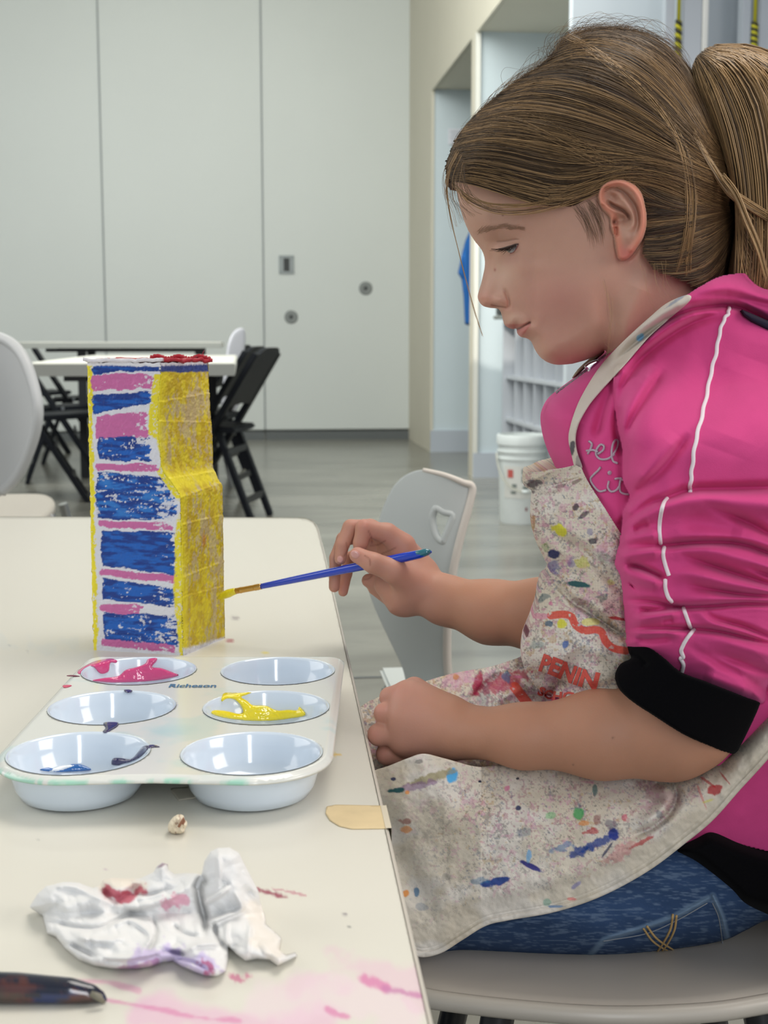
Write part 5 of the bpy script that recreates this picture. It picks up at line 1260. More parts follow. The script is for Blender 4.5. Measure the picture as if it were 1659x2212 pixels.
def strand_colors(n, u, m, warm=0.0, seed=0):
    rg = np.random.default_rng(seed)
    a = S(58, 46, 36); b = S(110, 88, 63); c = S(174, 140, 96)
    clump = fbm(u*60, u*0+seed, 5+seed, 3); v = np.clip(0.15+0.7*(clump-0.5)*2+rg.normal(0, 0.20, n)+warm, 0, 1)
    base = np.where(v[:, None] < 0.5, a+(b-a)*(v[:, None]*2), b+(c-b)*((v[:, None]-0.5)*2))
    g = np.linspace(0, 1, m)[None, :, None]
    return base[:, None, :]*(1-0.15*g)+S(150, 108, 66)[None, None, :]*(0.28*g*g)
def strands(name, G, n, depth, r0, seed, lift=0.001, jit=3.0, warm=0.0, parent=None, m=18, t0j=0.06, clumpy=26, far=False):
    rg = np.random.default_rng(seed); u = rg.uniform(0, 1, n); 
    cl = np.round(u*clumpy*4)/(clumpy*4); u2 = u+(cl-u)*0.35
    p = interp_guides(G, u2)
    # random start and end along the guide
    t = np.linspace(0, 1, m); a = rg.uniform(0, 1, n)**2*0.55*(rg.uniform(0, 1, n) < 0.6); b = 1-rg.uniform(0, 0.35, n)*(rg.uniform(0, 1, n) < 0.4)
    tt = a[:, None]+(b-a)[:, None]*t[None]; k = np.clip(tt*(G.shape[1]-1), 0, G.shape[1]-1.001); i = k.astype(int); f = (k-i)[..., None]
    q = np.take_along_axis(p, i[..., None].repeat(2, 2), 1)*(1-f)+np.take_along_axis(p, (i+1)[..., None].repeat(2, 2), 1)*f
    ph = rg.uniform(0, 6.28, (n, 1)); q[..., 1] += jit*np.sin(t[None]*rg.uniform(2, 5, (n, 1))+ph)+rg.normal(0, jit*0.5, (n, 1)); q[..., 0] += jit*0.5*np.cos(t[None]*3+ph)
    x, y = q[..., 0], q[..., 1]
    d = depth(x, y)-rg.uniform(0, lift, (n, 1))-0.0016*np.sin(np.pi*t)[None]*rg.uniform(-0.3, 1, (n, 1))-0.0014*(fbm(u*clumpy, u*0, 3, 2)[:, None]-0.5)*2
    W_ = P(x, y, d)
    rr = r0*rg.uniform(0.6, 1.3, (n, 1))*(1-0.75*np.clip((t-0.6)/0.4, 0, 1)**1.5)[None]*np.clip(0.35+t*5, 0, 1)[None]
    return tubes(name, W_, rr, M_hair, parent, strand_colors(n, u, m, warm, seed))
dHair = lambda x, y: DH-wHair(x, y)
def wcap(x, y, sd):
    sh, _, _ = sdist(x, y, headpoly_s)
    wh = wHead(x, y, np.maximum(sh, 0), ear=False); edge = sstep(0, 6, pdist(x, y, np.array(hair_line))[0])
    return np.maximum(wHair(x, y)-0.0012, wh*(sh > 0)+0.0004)*1.0-0.002*(1-edge)-0.004*(1-gf(sd, 10))
hair_line = [(990, 392), (1018, 384), (1050, 390), (1100, 404), (1143, 419), (1173, 434), (1200, 448), (1240, 462), (1280, 440), (1290, 412), (1305, 392), (1325, 383), (1350, 384), (1375, 398), (1392, 430), (1399, 480), (1398, 530), (1415, 560), (1440, 580), (1470, 596), (1500, 612), (1530, 618)]
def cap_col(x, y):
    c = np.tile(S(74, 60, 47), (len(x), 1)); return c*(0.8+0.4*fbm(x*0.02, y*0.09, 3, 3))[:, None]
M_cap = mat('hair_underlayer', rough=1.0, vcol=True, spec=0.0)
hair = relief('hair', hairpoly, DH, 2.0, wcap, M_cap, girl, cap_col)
strands('hair_strands', G, 6500, dHair, 0.00030, 1, parent=hair)
strands('hair_strands', G, 900, dHair, 0.00016, 11, lift=0.004, jit=9, warm=0.35, parent=hair)
strands('hair_strands', Gn, 2000, dHair, 0.00029, 2, parent=hair, warm=0.08)
strands('sideburn', Gs, 75, lambda x, y: depth_head(x.ravel(), y.ravel()).reshape(x.shape)-0.0004, 0.00007, 3, lift=0.0010, jit=7, parent=hair, m=10, warm=0.2)
# far side of the head gets the same sweep
rg = np.random.default_rng(5)
def mirror_strands():
    n = 900; m = 14; u = rg.uniform(0, 1, n); p = interp_guides(np.concatenate([Gn[::-1, np.linspace(0, 17, 18).astype(int)], G]), u)[:, np.linspace(0, 17, m).astype(int)]
    x, y = p[..., 0]+rg.normal(0, 2, (n, 1)), p[..., 1]+rg.normal(0, 4, (n, 1)); uu, vv = UV(x, y, DH); W_ = UDV(uu, DH+wHair(x, y)+0.001, vv)
    tubes('hair_strands', W_, np.full((n, m), 0.0008), M_hair, hair, strand_colors(n, u, m, 0, 8))
mirror_strands()
# light strands lying over the hair
loose = [[(1225, 75), (1290, 110), (1360, 165), (1420, 225), (1462, 290), (1480, 350), (1490, 420), (1486, 500), (1468, 580)], [(1260, 100), (1340, 160), (1420, 235), (1470, 300), (1495, 380), (1500, 460), (1490, 540), (1488, 590)],
         [(1370, 85), (1410, 130), (1440, 190), (1462, 240), (1480, 300)], [(1050, 245), (1130, 262), (1210, 300), (1290, 345), (1360, 385)], [(1090, 225), (1170, 250), (1250, 300), (1330, 360), (1400, 420)],
         [(985, 400), (1010, 430), (1050, 450), (1100, 459), (1160, 455), (1220, 440), (1290, 405)], [(978, 392), (1000, 415), (1040, 436), (1090, 444), (1150, 442), (1210, 428), (1285, 400)], [(1100, 300), (1180, 310), (1280, 340), (1380, 370), (1470, 410)]]
dmin = lambda x, y: np.minimum(dHair(x, y), depth_head(x.ravel(), y.ravel()).reshape(x.shape))
for k, g in enumerate(loose):
    g0 = spline(g, 18); nn_ = [70, 60, 16, 26, 20, 16, 18, 40][k]; sp_ = [9, 8, 3, 9, 8, 3, 3, 10][k]
    Gk = np.stack([g0+np.array([-sp_, sp_])*1.0, g0, g0+np.array([sp_, -sp_])*0.8])
    strands('loose_strands', Gk, nn_, dmin if k in (5, 6) else dHair, 0.00030 if k < 2 else 0.00017, 20+k, lift=0.003, jit=3, warm=0.55, parent=hair)
# wisps in front of the forehead and flyaways over the crown
def free(name, Gk, n, r0, seed, d0, dj, warm=0.2, jit=5, m=18):
    rg = np.random.default_rng(seed); u = rg.uniform(0, 1, n); p = interp_guides(Gk, u); t = np.linspace(0, 1, p.shape[1])
    p[..., 0] += jit*np.sin(t*rg.uniform(3, 9, (n, 1))+rg.uniform(0, 6, (n, 1))); p[..., 1] += jit*np.cos(t*rg.uniform(3, 9, (n, 1))+rg.uniform(0, 6, (n, 1)))
    d = d0+rg.uniform(-dj, dj, (n, 1))+0*p[..., 0]
    return tubes(name, P(p[..., 0], p[..., 1], d), r0*(1-0.7*t)[None].repeat(n, 0), M_hair, hair, strand_colors(n, u, p.shape[1], warm, seed))
Gw = hair_guides([[(985, 330), (966, 370), (962, 410), (972, 470), (986, 530), (1003, 600), (1022, 670), (1044, 728)], [(990, 335), (975, 370), (968, 410), (976, 470), (990, 535), (1008, 605), (1026, 672), (1040, 722)]])
free('forehead_wisp', Gw, 5, 0.00028, 31, 0.935, 0.003, 0.5, 1.2)
Gw = hair_guides([[(985, 320), (960, 370), (956, 410), (966, 450), (975, 500)], [(1000, 345), (982, 385), (984, 430), (1000, 455), (1010, 470)], [(1000, 360), (1005, 395), (1025, 425), (1060, 445), (1100, 452)]])
free('forehead_wisp', Gw, 46, 0.00016, 32, 0.925, 0.02, 0.2, 3)
def frizz(n, seed):
    rg = np.random.default_rng(seed); sil = hair_sil; cum = np.linspace(0, 1, len(sil)); out = []; us = []
    for k in range(n):
        a = rg.beta(2.2, 2.0)*0.42+0.24; L_ = rg.uniform(0.04, 0.16); h = rg.uniform(3, 16) if rg.uniform() < 0.72 else rg.uniform(14, 42)
        t = np.linspace(0, 1, 18); f = np.clip(a+L_*t, 0, 0.80)*(len(sil)-1); i = f.astype(int); fr = (f-i)[:, None]
        b_ = sil[i]*(1-fr)+sil[np.minimum(i+1, len(sil)-1)]*fr; tg = np.gradient(b_, axis=0); tg /= np.linalg.norm(tg, axis=1)[:, None]+1e-9
        nn_ = np.stack([tg[:, 1], -tg[:, 0]], -1); hh = h*np.sin(np.pi*t**0.8)**0.9*(1 if rg.uniform() < 0.7 else t/0.6)-3
        q = b_+nn_*hh[:, None]; q[:, 0] += rg.uniform(0.5, 2.0)*np.sin(t*rg.uniform(6, 20)+rg.uniform(0, 6)); q[:, 1] += rg.uniform(0.5, 2.0)*np.cos(t*rg.uniform(6, 18)+rg.uniform(0, 6))
        out.append(P(q[:, 0], q[:, 1], 0.97+rg.uniform(-0.04, 0.03))); us.append(rg.uniform())
    tubes('flyaway_hairs', np.array(out), 0.00011*(1-0.6*np.linspace(0, 1, 18))[None].repeat(n, 0), M_hair, hair, strand_colors(n, np.array(us), 18, 0.1, seed))
frizz(260, 33)
Gf = hair_guides([[(1090, 205), (1130, 170), (1170, 148), (1215, 130)], [(1080, 212), (1110, 168), (1150, 140), (1190, 120)], [(1020, 262), (1050, 222), (1090, 192), (1130, 165)], [(970, 360), (975, 320), (1000, 275), (1040, 232)]])
free('flyaway_hairs', Gf, 60, 0.00012, 34, 0.965, 0.02, 0.15, 5)
Gf = hair_guides([[(1320, 640), (1322, 690), (1308, 740), (1330, 760)], [(1300, 600), (1310, 660), (1325, 720), (1300, 790)], [(1440, 560), (1448, 600), (1462, 625), (1486, 636)]])
free('flyaway_hairs', Gf, 14, 0.00007, 35, 0.898, 0.004, 0.7, 4)
# pony tail
tailpoly = spline([(1500, 150), (1515, 118), (1545, 104), (1590, 102), (1640, 112), (1700, 140), (1760, 200), (1790, 320), (1790, 480), (1740, 600), (1690, 640), (1600, 650), (1572, 600), (1585, 500), (1582, 420), (1560, 330), (1530, 250), (1506, 190)], 160, True)
tailside = spline([(1500, 150), (1515, 118), (1545, 104), (1590, 102), (1640, 112), (1700, 140), (1760, 200), (1790, 320), (1790, 480)], 80)
wTail = lambda x, y: 0.034*gf(pdist(x, y, tailside)[0]+4, 80)*gf(sdist(x, y, tailpoly)[0]+6, 40)
tail = relief('ponytail', tailpoly, 0.955, 3.0, lambda x, y, s: wTail(x, y)-0.001, M_cap, girl, lambda x, y: np.tile(S(96, 76, 54), (len(x), 1))*(0.7+0.5*fbm(x*0.08, y*0.015, 3, 3))[:, None])
Gt = hair_guides([
 [(1496, 150), (1512, 215), (1540, 290), (1570, 360), (1600, 430), (1640, 480), (1690, 520), (1740, 560)], [(1500, 140), (1520, 200), (1552, 280), (1580, 370), (1596, 450), (1610, 520), (1640, 590), (1660, 640)],
 [(1504, 130), (1532, 190), (1562, 280), (1584, 380), (1590, 460), (1590, 540), (1586, 600), (1584, 640)], [(1510, 122), (1545, 170), (1585, 270), (1605, 370), (1612, 460), (1612, 540), (1606, 600), (1604, 650)],
 [(1518, 116), (1565, 155), (1610, 250), (1632, 360), (1640, 460), (1640, 550), (1636, 610), (1634, 660)], [(1528, 110), (1590, 130), (1645, 210), (1668, 330), (1674, 450), (1672, 560), (1668, 620), (1664, 660)],
 [(1540, 106), (1610, 112), (1680, 170), (1716, 290), (1722, 430), (1718, 560), (1710, 630), (1700, 660)], [(1546, 104), (1625, 106), (1710, 150), (1758, 280), (1766, 430), (1750, 560), (1730, 615), (1712, 640)], [(1550, 104), (1640, 108), (1730, 165), (1785, 300), (1790, 430), (1775, 530), (1745, 600), (1720, 636)]])
dTail = lambda x, y: 0.955-wTail(x, y)
strands('hair_strands', Gt, 4600, dTail, 0.00032, 41, parent=tail, warm=0.30, jit=4, lift=0.003, clumpy=16)
strands('hair_strands', Gt, 640, dTail, 0.00040, 42, parent=tail, warm=0.75, jit=5, lift=0.006, clumpy=8)
gt0 = spline([(1496, 285), (1530, 350), (1570, 410), (1610, 440), (1659, 470), (1700, 500)], 18); Gk = np.stack([gt0+[0, 8], gt0, gt0+[4, -10]])
strands('hair_strands', Gk, 160, lambda x, y: np.minimum(dHair(x, y), 0.915)-0.002, 0.0004, 43, parent=tail, warm=0.6, jit=2)
gt0 = spline([(1560, 380), (1590, 420), (1615, 480), (1640, 540), (1656, 600)], 18); Gk = np.stack([gt0+[-4, 8], gt0, gt0+[4, -6]])
strands('hair_strands', Gk, 50, lambda x, y: 0.905+0*x, 0.0004, 44, parent=tail, warm=0.8, jit=2)
# eyelashes and eyebrow
rg = np.random.default_rng(9); lash = []
for k in range(30):
    t = k/29; x0, y0 = np.interp(t, [0, .4, 1], [1078, 1094, 1114]), np.interp(t, [0, .4, 1], [538, 536, 529])
    L = rg.uniform(10, 20)*(1.0 if t < 0.6 else 0.7); ang = math.radians(np.interp(t, [0, 0.6, 1], [166, 115, 70])+rg.uniform(-14, 14))
    pts = [(x0+L*s*math.cos(ang)-3*s*s, y0+L*s*math.sin(ang)-2.5*s*s) for s in np.linspace(0, 1, 18)]
    d0 = depth_head(x0, y0)[0]-0.0008; lash.append(P(np.array([a for a, b in pts]), np.array([b for a, b in pts]), d0-0.004*np.linspace(0, 1, 18)))
tubes('eyelashes', np.array(lash), np.linspace(0.00030, 0.00008, 18)[None].repeat(30, 0), mat('lash', rough=0.6, vcol=True), girl, np.tile(S(52, 36, 28), (30, 1)))
ll = spline([(1077, 538), (1084, 537), (1093, 535), (1103, 532), (1113, 528), (1120, 527)], 30); dl = depth_head(ll[:, 0], ll[:, 1])-0.0006
V_, F_ = tube_mesh(P(ll[:, 0], ll[:, 1], dl), np.interp(np.linspace(0, 1, 30), [0, .5, 1], [0.0004, 0.0008, 0.0003]), 6); link_mesh('lash_line', V_, F_, mat('lash_line', S(66, 44, 36), 0.5), girl)
ll = spline([(1120, 528), (1116, 536), (1110, 544), (1102, 548)], 20); dl = depth_head(ll[:, 0], ll[:, 1])-0.0003
V_, F_ = tube_mesh(P(ll[:, 0], ll[:, 1], dl), 0.00035, 6); link_mesh('lower_lid', V_, F_, mat('lid_rim', S(150, 96, 88), 0.5), girl)
bw = []
for k in range(150):
    t = rg.uniform(0, 1); x0 = 1030+t*95; y0 = np.interp(t, [0, .25, .55, 1], [503, 495, 489, 493])+rg.normal(0, 3.5*(1-0.5*t))
    L = rg.uniform(8, 15); ang = math.radians(np.interp(t, [0, .3, 1], [-50, -15, 8])+rg.uniform(-12, 12)); s = np.linspace(0, 1, 6)
    xx = x0+L*s*math.cos(ang); yy = y0+L*s*math.sin(ang); bw.append(P(xx, yy, depth_head(xx, yy)-0.0004))
tubes('eyebrow', np.array(bw), np.linspace(0.00013, 0.00005, 6)[None].repeat(150, 0), M_hair, girl, np.tile(S(158, 122, 98), (150, 1)))
# ================================================================= clothes
DT = 0.985
front = spline([(1300, 772), (1250, 812), (1215, 838), (1188, 862), (1174, 890), (1172, 915), (1178, 950), (1190, 985), (1204, 1015), (1216, 1060), (1215, 1150), (1210, 1260), (1200, 1360), (1190, 1460), (1200, 1560), (1260, 1680), (1360, 1790)], 120)
back = spline([(1659, 597), (1750, 620), (1850, 720), (1900, 900), (1910, 1200), (1900, 1500), (1880, 1860)], 60)
torsopoly = np.concatenate([front, [(1440, 1840), (1540, 1812), (1660, 1842), (1760, 1870)], back[::-1], spline([(1659, 597), (1625, 589), (1590, 589), (1550, 597), (1515, 615), (1480, 637), (1440, 664), (1400, 694), (1360, 726), (1330, 750), (1310, 766)], 40)[1:]])
sleevepoly = spline([(1329, 794), (1326, 845), (1331, 902), (1345, 975), (1346, 1036), (1360, 1072), (1346, 1105), (1342, 1155), (1330, 1195), (1327, 1222), (1338, 1244), (1343, 1284), (1346, 1326), (1350, 1370), (1354, 1400), (1400, 1440), (1470, 1480), (1560, 1510), (1645, 1520), (1659, 1480), (1700, 1440), (1750, 1200), (1750, 900), (1710, 760), (1640, 700), (1560, 672), (1480, 690), (1400, 740), (1350, 780)], 220, True)
A_T = [(1200, 900, .085), (1250, 900, .100), (1300, 800, .080), (1340, 760, .072), (1400, 700, .072), (1480, 640, .076), (1560, 600, .080), (1640, 600, .085), (1300, 1000, .115), (1400, 900, .118), (1500, 760, .112), (1600, 700, .105), (1300, 1200, .112), (1300, 1500, .115), (1500, 1700, .118), (1640, 1750, .118), (1600, 1100, .12), (1600, 1500, .12), (1800, 900, .11), (1800, 1500, .11)]
zh = lambda L: [(1280+a*0.2442, 560+b*0.2442) for a, b in L]
zs_ = lambda L: [(1300+a*0.2757, 1050+b*0.2757) for a, b in L]
folds = [ # (points, width px, amplitude m)
 (zs_([(0, 330), (150, 300), (360, 150), (500, 100), (700, 30), (1000, 20), (1302, 10)]), 9, -0.0060), (zs_([(80, 420), (250, 230), (500, 150), (800, 110), (1302, 150)]), 20, 0.0050),
 (zs_([(250, 480), (480, 465), (700, 445), (980, 440), (1160, 470), (1302, 520)]), 7, -0.0080), (zs_([(560, 380), (900, 390), (1302, 470)]), 14, 0.0025),
 (zs_([(820, 150), (1000, 220), (1180, 300), (1302, 370), (1450, 420)]), 9, -0.0060), (zs_([(640, 230), (800, 300), (1100, 370)]), 22, -0.002),
 (zs_([(640, 540), (800, 600), (1000, 670), (1302, 770)]), 7, -0.0060), (zs_([(560, 520), (800, 500), (1060, 560), (1302, 640)]), 13, 0.0040), (zs_([(1130, 620), (1220, 660), (1302, 690)]), 7, -0.0055),
 (zs_([(520, 700), (700, 690), (1000, 760), (1302, 820)]), 12, 0.0045), (zs_([(700, 780), (850, 810), (1100, 845), (1302, 860)]), 6, -0.0060), (zs_([(560, 860), (800, 880), (1302, 900)]), 12, 0.0030),
 (zs_([(180, 890), (400, 905), (600, 945), (830, 940), (1100, 920), (1302, 925)]), 5.5, -0.0070), (zs_([(810, 970), (880, 1040), (1100, 1100), (1302, 1180)]), 6, -0.0055), (zs_([(720, 960), (860, 1060), (1100, 1130), (1302, 1210)]), 10, 0.0028),
 (zs_([(200, 1120), (450, 1113), (700, 1118), (900, 1135), (1100, 1180), (1302, 1230)]), 5.5, -0.0065), (zs_([(290, 970), (400, 975), (620, 950)]), 6, -0.0050), (zs_([(230, 1060), (420, 1020), (620, 990)]), 10, 0.0035),
 (zs_([(470, 1065), (560, 1048)]), 6, -0.0045), (zs_([(200, 610), (330, 650), (500, 730)]), 6, -0.0070), (zs_([(110, 650), (250, 700), (480, 770)]), 13, 0.0050), (zs_([(230, 790), (250, 770)]), 8, -0.006),
 (zs_([(250, 355), (330, 310), (380, 300)]), 8, -0.0080), (zs_([(130, 440), (280, 395), (460, 380)]), 11, 0.0040), (zs_([(110, 590), (230, 530), (480, 500)]), 12, 0.0045),
 (zs_([(850, 1300), (1000, 1350), (1250, 1440)]), 8, -0.0040), (zs_([(690, 1250), (900, 1390), (1100, 1490), (1250, 1590)]), 9, -0.0035), (zs_([(260, 1200), (400, 1200), (560, 1180)]), 8, -0.0035), (zs_([(220, 1150), (400, 1150), (650, 1150)]), 10, 0.0030),
 (zs_([(780, 1180), (1000, 1230), (1302, 1320)]), 12, 0.0030), (zs_([(800, 1480), (1000, 1560), (1180, 1620)]), 12, 0.0035), (zs_([(760, 1340), (950, 1440), (1200, 1530)]), 10, 0.0020),
 # shoulder
 (zh([(1170, 480), (900, 550), (600, 730), (400, 920), (260, 1150), (215, 1400)]), 9, -0.0050), (zh([(1100, 420), (800, 520), (480, 740), (280, 940), (180, 1150)]), 16, 0.0050), (zh([(640, 970), (480, 1200), (340, 1450), (290, 1620)]), 9, -0.0034), (zh([(560, 940), (420, 1150), (280, 1400), (250, 1600)]), 13, 0.0040),
 (zh([(960, 880), (700, 1180), (480, 1500), (330, 1800)]), 26, 0.0026), (zh([(860, 1540), (640, 1820), (450, 2010), (340, 2120)]), 10, -0.0040), (zh([(760, 1560), (560, 1800), (380, 2000)]), 18, 0.003), (zh([(1450, 900), (1300, 1300), (1150, 1700)]), 50, 0.003), (zh([(1050, 1000), (1200, 1400), (1450, 1700)]), 40, -0.0018),
 (zh([(180, 1080), (90, 1350), (20, 1600)]), 10, -0.0038), (zh([(230, 1300), (215, 1500), (260, 1750)]), 8, -0.004),
 # hood roll
 (zh([(100, 1060), (300, 820), (560, 600), (760, 480), (960, 425), (1180, 405), (1340, 440), (1552, 560), (1700, 660)]), 8, -0.0100), (zh([(420, 660), (700, 430), (960, 300), (1250, 250), (1552, 330), (1750, 420)]), 26, 0.0120), (zh([(900, 330), (1200, 320), (1552, 400)]), 8, -0.003)]
_f = []
for i_, (pts, wd, am) in enumerate(folds):
    p_ = [tuple(p) for p in pts]
    if p_[-1][0] > 1640: p_.append((p_[-1][0]+220, p_[-1][1]+220*(p_[-1][1]-p_[-2][1])/(p_[-1][0]-p_[-2][0])))
    short = math.hypot(p_[-1][0]-p_[0][0], p_[-1][1]-p_[0][1]) < 45
    _f.append((p_, wd*(1.15 if i_ < 34 else 1.1), am*((0.9 if short else 2.1) if i_ < 34 else 1.9)))
folds = _f
def wTorso(x, y, full=True):
    dfr = pdist(x, y, front)[0]; dfr = np.where(x < np.interp(y, front[:, 1], front[:, 0]), 0, dfr); db = pdist(x, y, back)[0]
    ins = inside(x, y, torsopoly) | True
    w = rbf(A_T, x, y, 75)*gf(dfr, 120)*gf(db, 150)
    w = w+0.0016*(fbm(x*0.012, y*0.012, 4, 3)-0.5)*2
    return w
UNDER = np.array([(1256, 1030), (1345, 1170), (1380, 1200), (1380, 1520), (1150, 1520), (1110, 1400), (1150, 1250), (1120, 1060)], float)
UNDER2 = np.array([(1100, 1480), (1400, 1420), (1600, 1480), (1600, 1600), (1480, 1740), (1300, 1820), (1100, 1700)], float)
def wHood(x, y, sd):
    w = wTorso(x, y)
    ss_, _, _ = sdist(x, y, sleevepoly)
    ctr = (DT-0.872)*sstep(700, 1000, y)+0.055*sstep(1000, 700, y)
    ws = np.where(ss_ > 0, ctr+0.050*gf(ss_, 95)*(0.35+0.65*sstep(680, 960, y)), 0)
    k = 0.008; h = np.clip(0.5+0.5*(ws-w)/k, 0, 1); w = np.where(ss_ > 0, w*(1-h)+ws*h+k*h*(1-h), w)
    for pts, wd, am in folds: w = w+ridge(x, y, pts, wd, am, 16)
    w = w+0.0007*(fbm(x*0.03+y*0.006, y*0.09, 14, 3)-0.5)*sstep(1060, 1120, y)*(ss_ > 0)
    w = w-0.014*sstep(0, 14, sdist(x, y, UNDER)[0])*(ss_ < 2)-0.02*sstep(0, 30, sdist(x, y, UNDER2)[0])*(ss_ < 0)
    return np.maximum(w, 0.001)
def pink_col(x, y):
    c = np.tile(S(208, 72, 132), (len(x), 1)); c = c*(0.93+0.14*fbm(x*0.02, y*0.02, 6, 4))[:, None]
    return c
M_vel = mat('pink_velour', rough=0.85, vcol=True, spec=0.2, sheen=0.55, sheen_tint=S(246, 150, 200), bump=(1500, 0.22, 0.0006))
hood = relief('hoodie', torsopoly, DT, 2.5, wHood, M_vel, girl, pink_col)
def dHood(x, y):
    x = np.asarray(x, float); y = np.asarray(y, float); return DT-wHood(x, y, None)
# the sleeve's inner side, so that the arm is closed all round
def along(name, pts, r, dfun, m, parent, n=80, k=8, off=0.0, wav=0.0):
    p = spline(pts, n); 
    if wav: p[:, 0] += wav*np.sin(np.arange(n)*0.9)
    V_, F_ = tube_mesh(P(p[:, 0], p[:, 1], dfun(p[:, 0], p[:, 1])-off), r, k); return link_mesh(name, V_, F_, m, parent)
M_pip = mat('white_piping', S(232, 222, 226), 0.7)
for pts, wv in ((zh([(1205, 425), (1200, 480), (1165, 530), (1125, 650), (1095, 820), (1050, 1000), (1010, 1200), (965, 1400), (915, 1600), (885, 1800), (870, 1950), (858, 2060)]), 1.2), (zs_([(512, 95), (480, 150), (458, 250), (452, 350), (460, 450)]), 0), (zs_([(488, 480), (480, 540), (498, 620), (525, 700)]), 0), (zs_([(497, 735), (498, 800), (520, 870), (548, 905)]), 0), (zs_([(640, 955), (665, 1030), (695, 1110)]), 0), (zs_([(722, 1125), (670, 1190), (640, 1240)]), 0), (zs_([(640, 1240), (622, 1290), (638, 1340), (618, 1350), (640, 1400), (630, 1455)]), 0.0)):
    along('piping', pts, 0.0013, dHood, M_pip, hood, 80, 8, 0.0008, wv)
# cuff and hem band
M_blkv = mat('black_velour', S(12, 12, 14), 1.0, spec=0.03, sheen=0.02, bump=(1200, 0.2, 0.0005))
def wCuff(x, y, s):
    k = ((x-1330)*0.82+(y-1425)*0.575)/338.0
    return 0.058*np.sqrt(np.clip(1-(2*np.clip(k, 0, 1)-1)**2, 0, 1))*(0.8+0.2*gf(s, 8))+0.001+ridge(x, y, [(1356, 1412), (1380, 1420), (1400, 1440)], 7, -0.006)
cuffp = [(1355, 1395), (1366, 1390), (1399, 1395), (1432, 1417), (1471, 1450), (1520, 1469), (1576, 1491), (1614, 1506), (1640, 1516), (1640, 1527), (1622, 1568), (1600, 1612), (1590, 1627), (1570, 1627), (1537, 1615), (1476, 1588), (1410, 1546), (1369, 1519), (1341, 1494), (1329, 1469), (1330, 1450), (1341, 1433), (1362, 1422), (1358, 1410)]
relief('cuff', cuffp, 0.872, 2.0, wCuff, M_blkv, hood, smoothpoly=200)
relief('hem_band', [(1440, 1838), (1500, 1800), (1540, 1786), (1600, 1810), (1660, 1830), (1760, 1850), (1860, 1850), (1880, 1960), (1800, 2000), (1720, 1998), (1659, 1984), (1600, 1966), (1560, 1930), (1500, 1880)], 0.93, 3.0, lambda x, y, s: 0.088*gf(s, 40), M_blkv, hood, smoothpoly=120)
# dark opening inside the hood
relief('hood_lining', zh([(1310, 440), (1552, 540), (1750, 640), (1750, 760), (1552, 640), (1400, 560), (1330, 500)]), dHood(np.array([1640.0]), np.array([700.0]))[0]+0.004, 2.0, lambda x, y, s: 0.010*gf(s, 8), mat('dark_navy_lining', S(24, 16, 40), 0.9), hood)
# glitter lettering on the chest
M_glit = mat('silver_thread', S(206, 190, 204), 0.35, metal=0.4, bump=(3000, 0.8, 0.001))
zc4 = lambda L: [(1100+a*0.3617, 800+b*0.3617) for a, b in L]
for pts in ([(476, 422), (494, 440), (486, 470), (470, 498)], [(462, 480), (500, 476), (530, 486)], [(530, 500), (560, 478), (566, 452), (545, 444), (524, 470), (520, 505), (545, 530), (590, 528), (630, 500)], [(610, 520), (640, 470), (650, 430), (638, 415), (620, 440), (612, 490), (620, 540), (650, 556)],
            [(546, 578), (530, 600), (508, 620), (486, 650), (505, 690), (540, 722), (580, 715)], [(596, 660), (590, 700), (610, 724), (640, 715), (660, 690)], [(630, 650), (655, 645), (680, 656)], [(668, 640), (660, 690), (665, 725), (690, 738), (715, 740)]):
    along('glitter_lettering', zc4(pts), 0.0008, dHood, M_glit, hood, 30, 6, 0.0006)
for q_ in ((600, 612), (330, 350)):
    c_ = zc4([q_])[0]; dd_ = float(dHood(np.array([c_[0]]), np.array([c_[1]]))[0])
    if q_[0] == 600: MB().lathe([(0, 0.0008), (0.0012, 0.0006), (0.0015, 0)], P(c_[0], c_[1], dd_-0.0006), 10, Matrix.Rotation(math.pi/2, 4, 'X')).build('glitter_dot', M_glit, hood, True)
# zip at the collar
M_zip = mat('chrome_zip', S(210, 212, 220), 0.12, metal=1.0)
zp = [(1310, 770), (1290, 786), (1268, 803), (1245, 820), (1222, 836), (1202, 850)]
along('zip_teeth', zp, 0.0014, lambda x, y: DT-0.012+0*x, mat('zip_teeth', S(150, 140, 150), 0.3, metal=0.8, bump=(900, 1, 0.002)), hood, 60, 8, 0, 0)
relief('zip_pull', [(1268, 800), (1262, 792), (1270, 784), (1284, 778), (1294, 778), (1292, 786), (1282, 796), (1280, 804), (1272, 808)], DT-0.022, 1.0, lambda x, y, s: 0.004*gf(s, 5), M_zip, hood, smoothpoly=60)
relief('collar_lining', [(1306, 760), (1290, 776), (1268, 792), (1246, 812), (1236, 816), (1250, 796), (1272, 776), (1296, 758)], DT+0.01, 1.5, lambda x, y, s: 0.008*gf(s, 8), mat('beige_lining', S(150, 134, 112), 0.9), hood, smoothpoly=60)

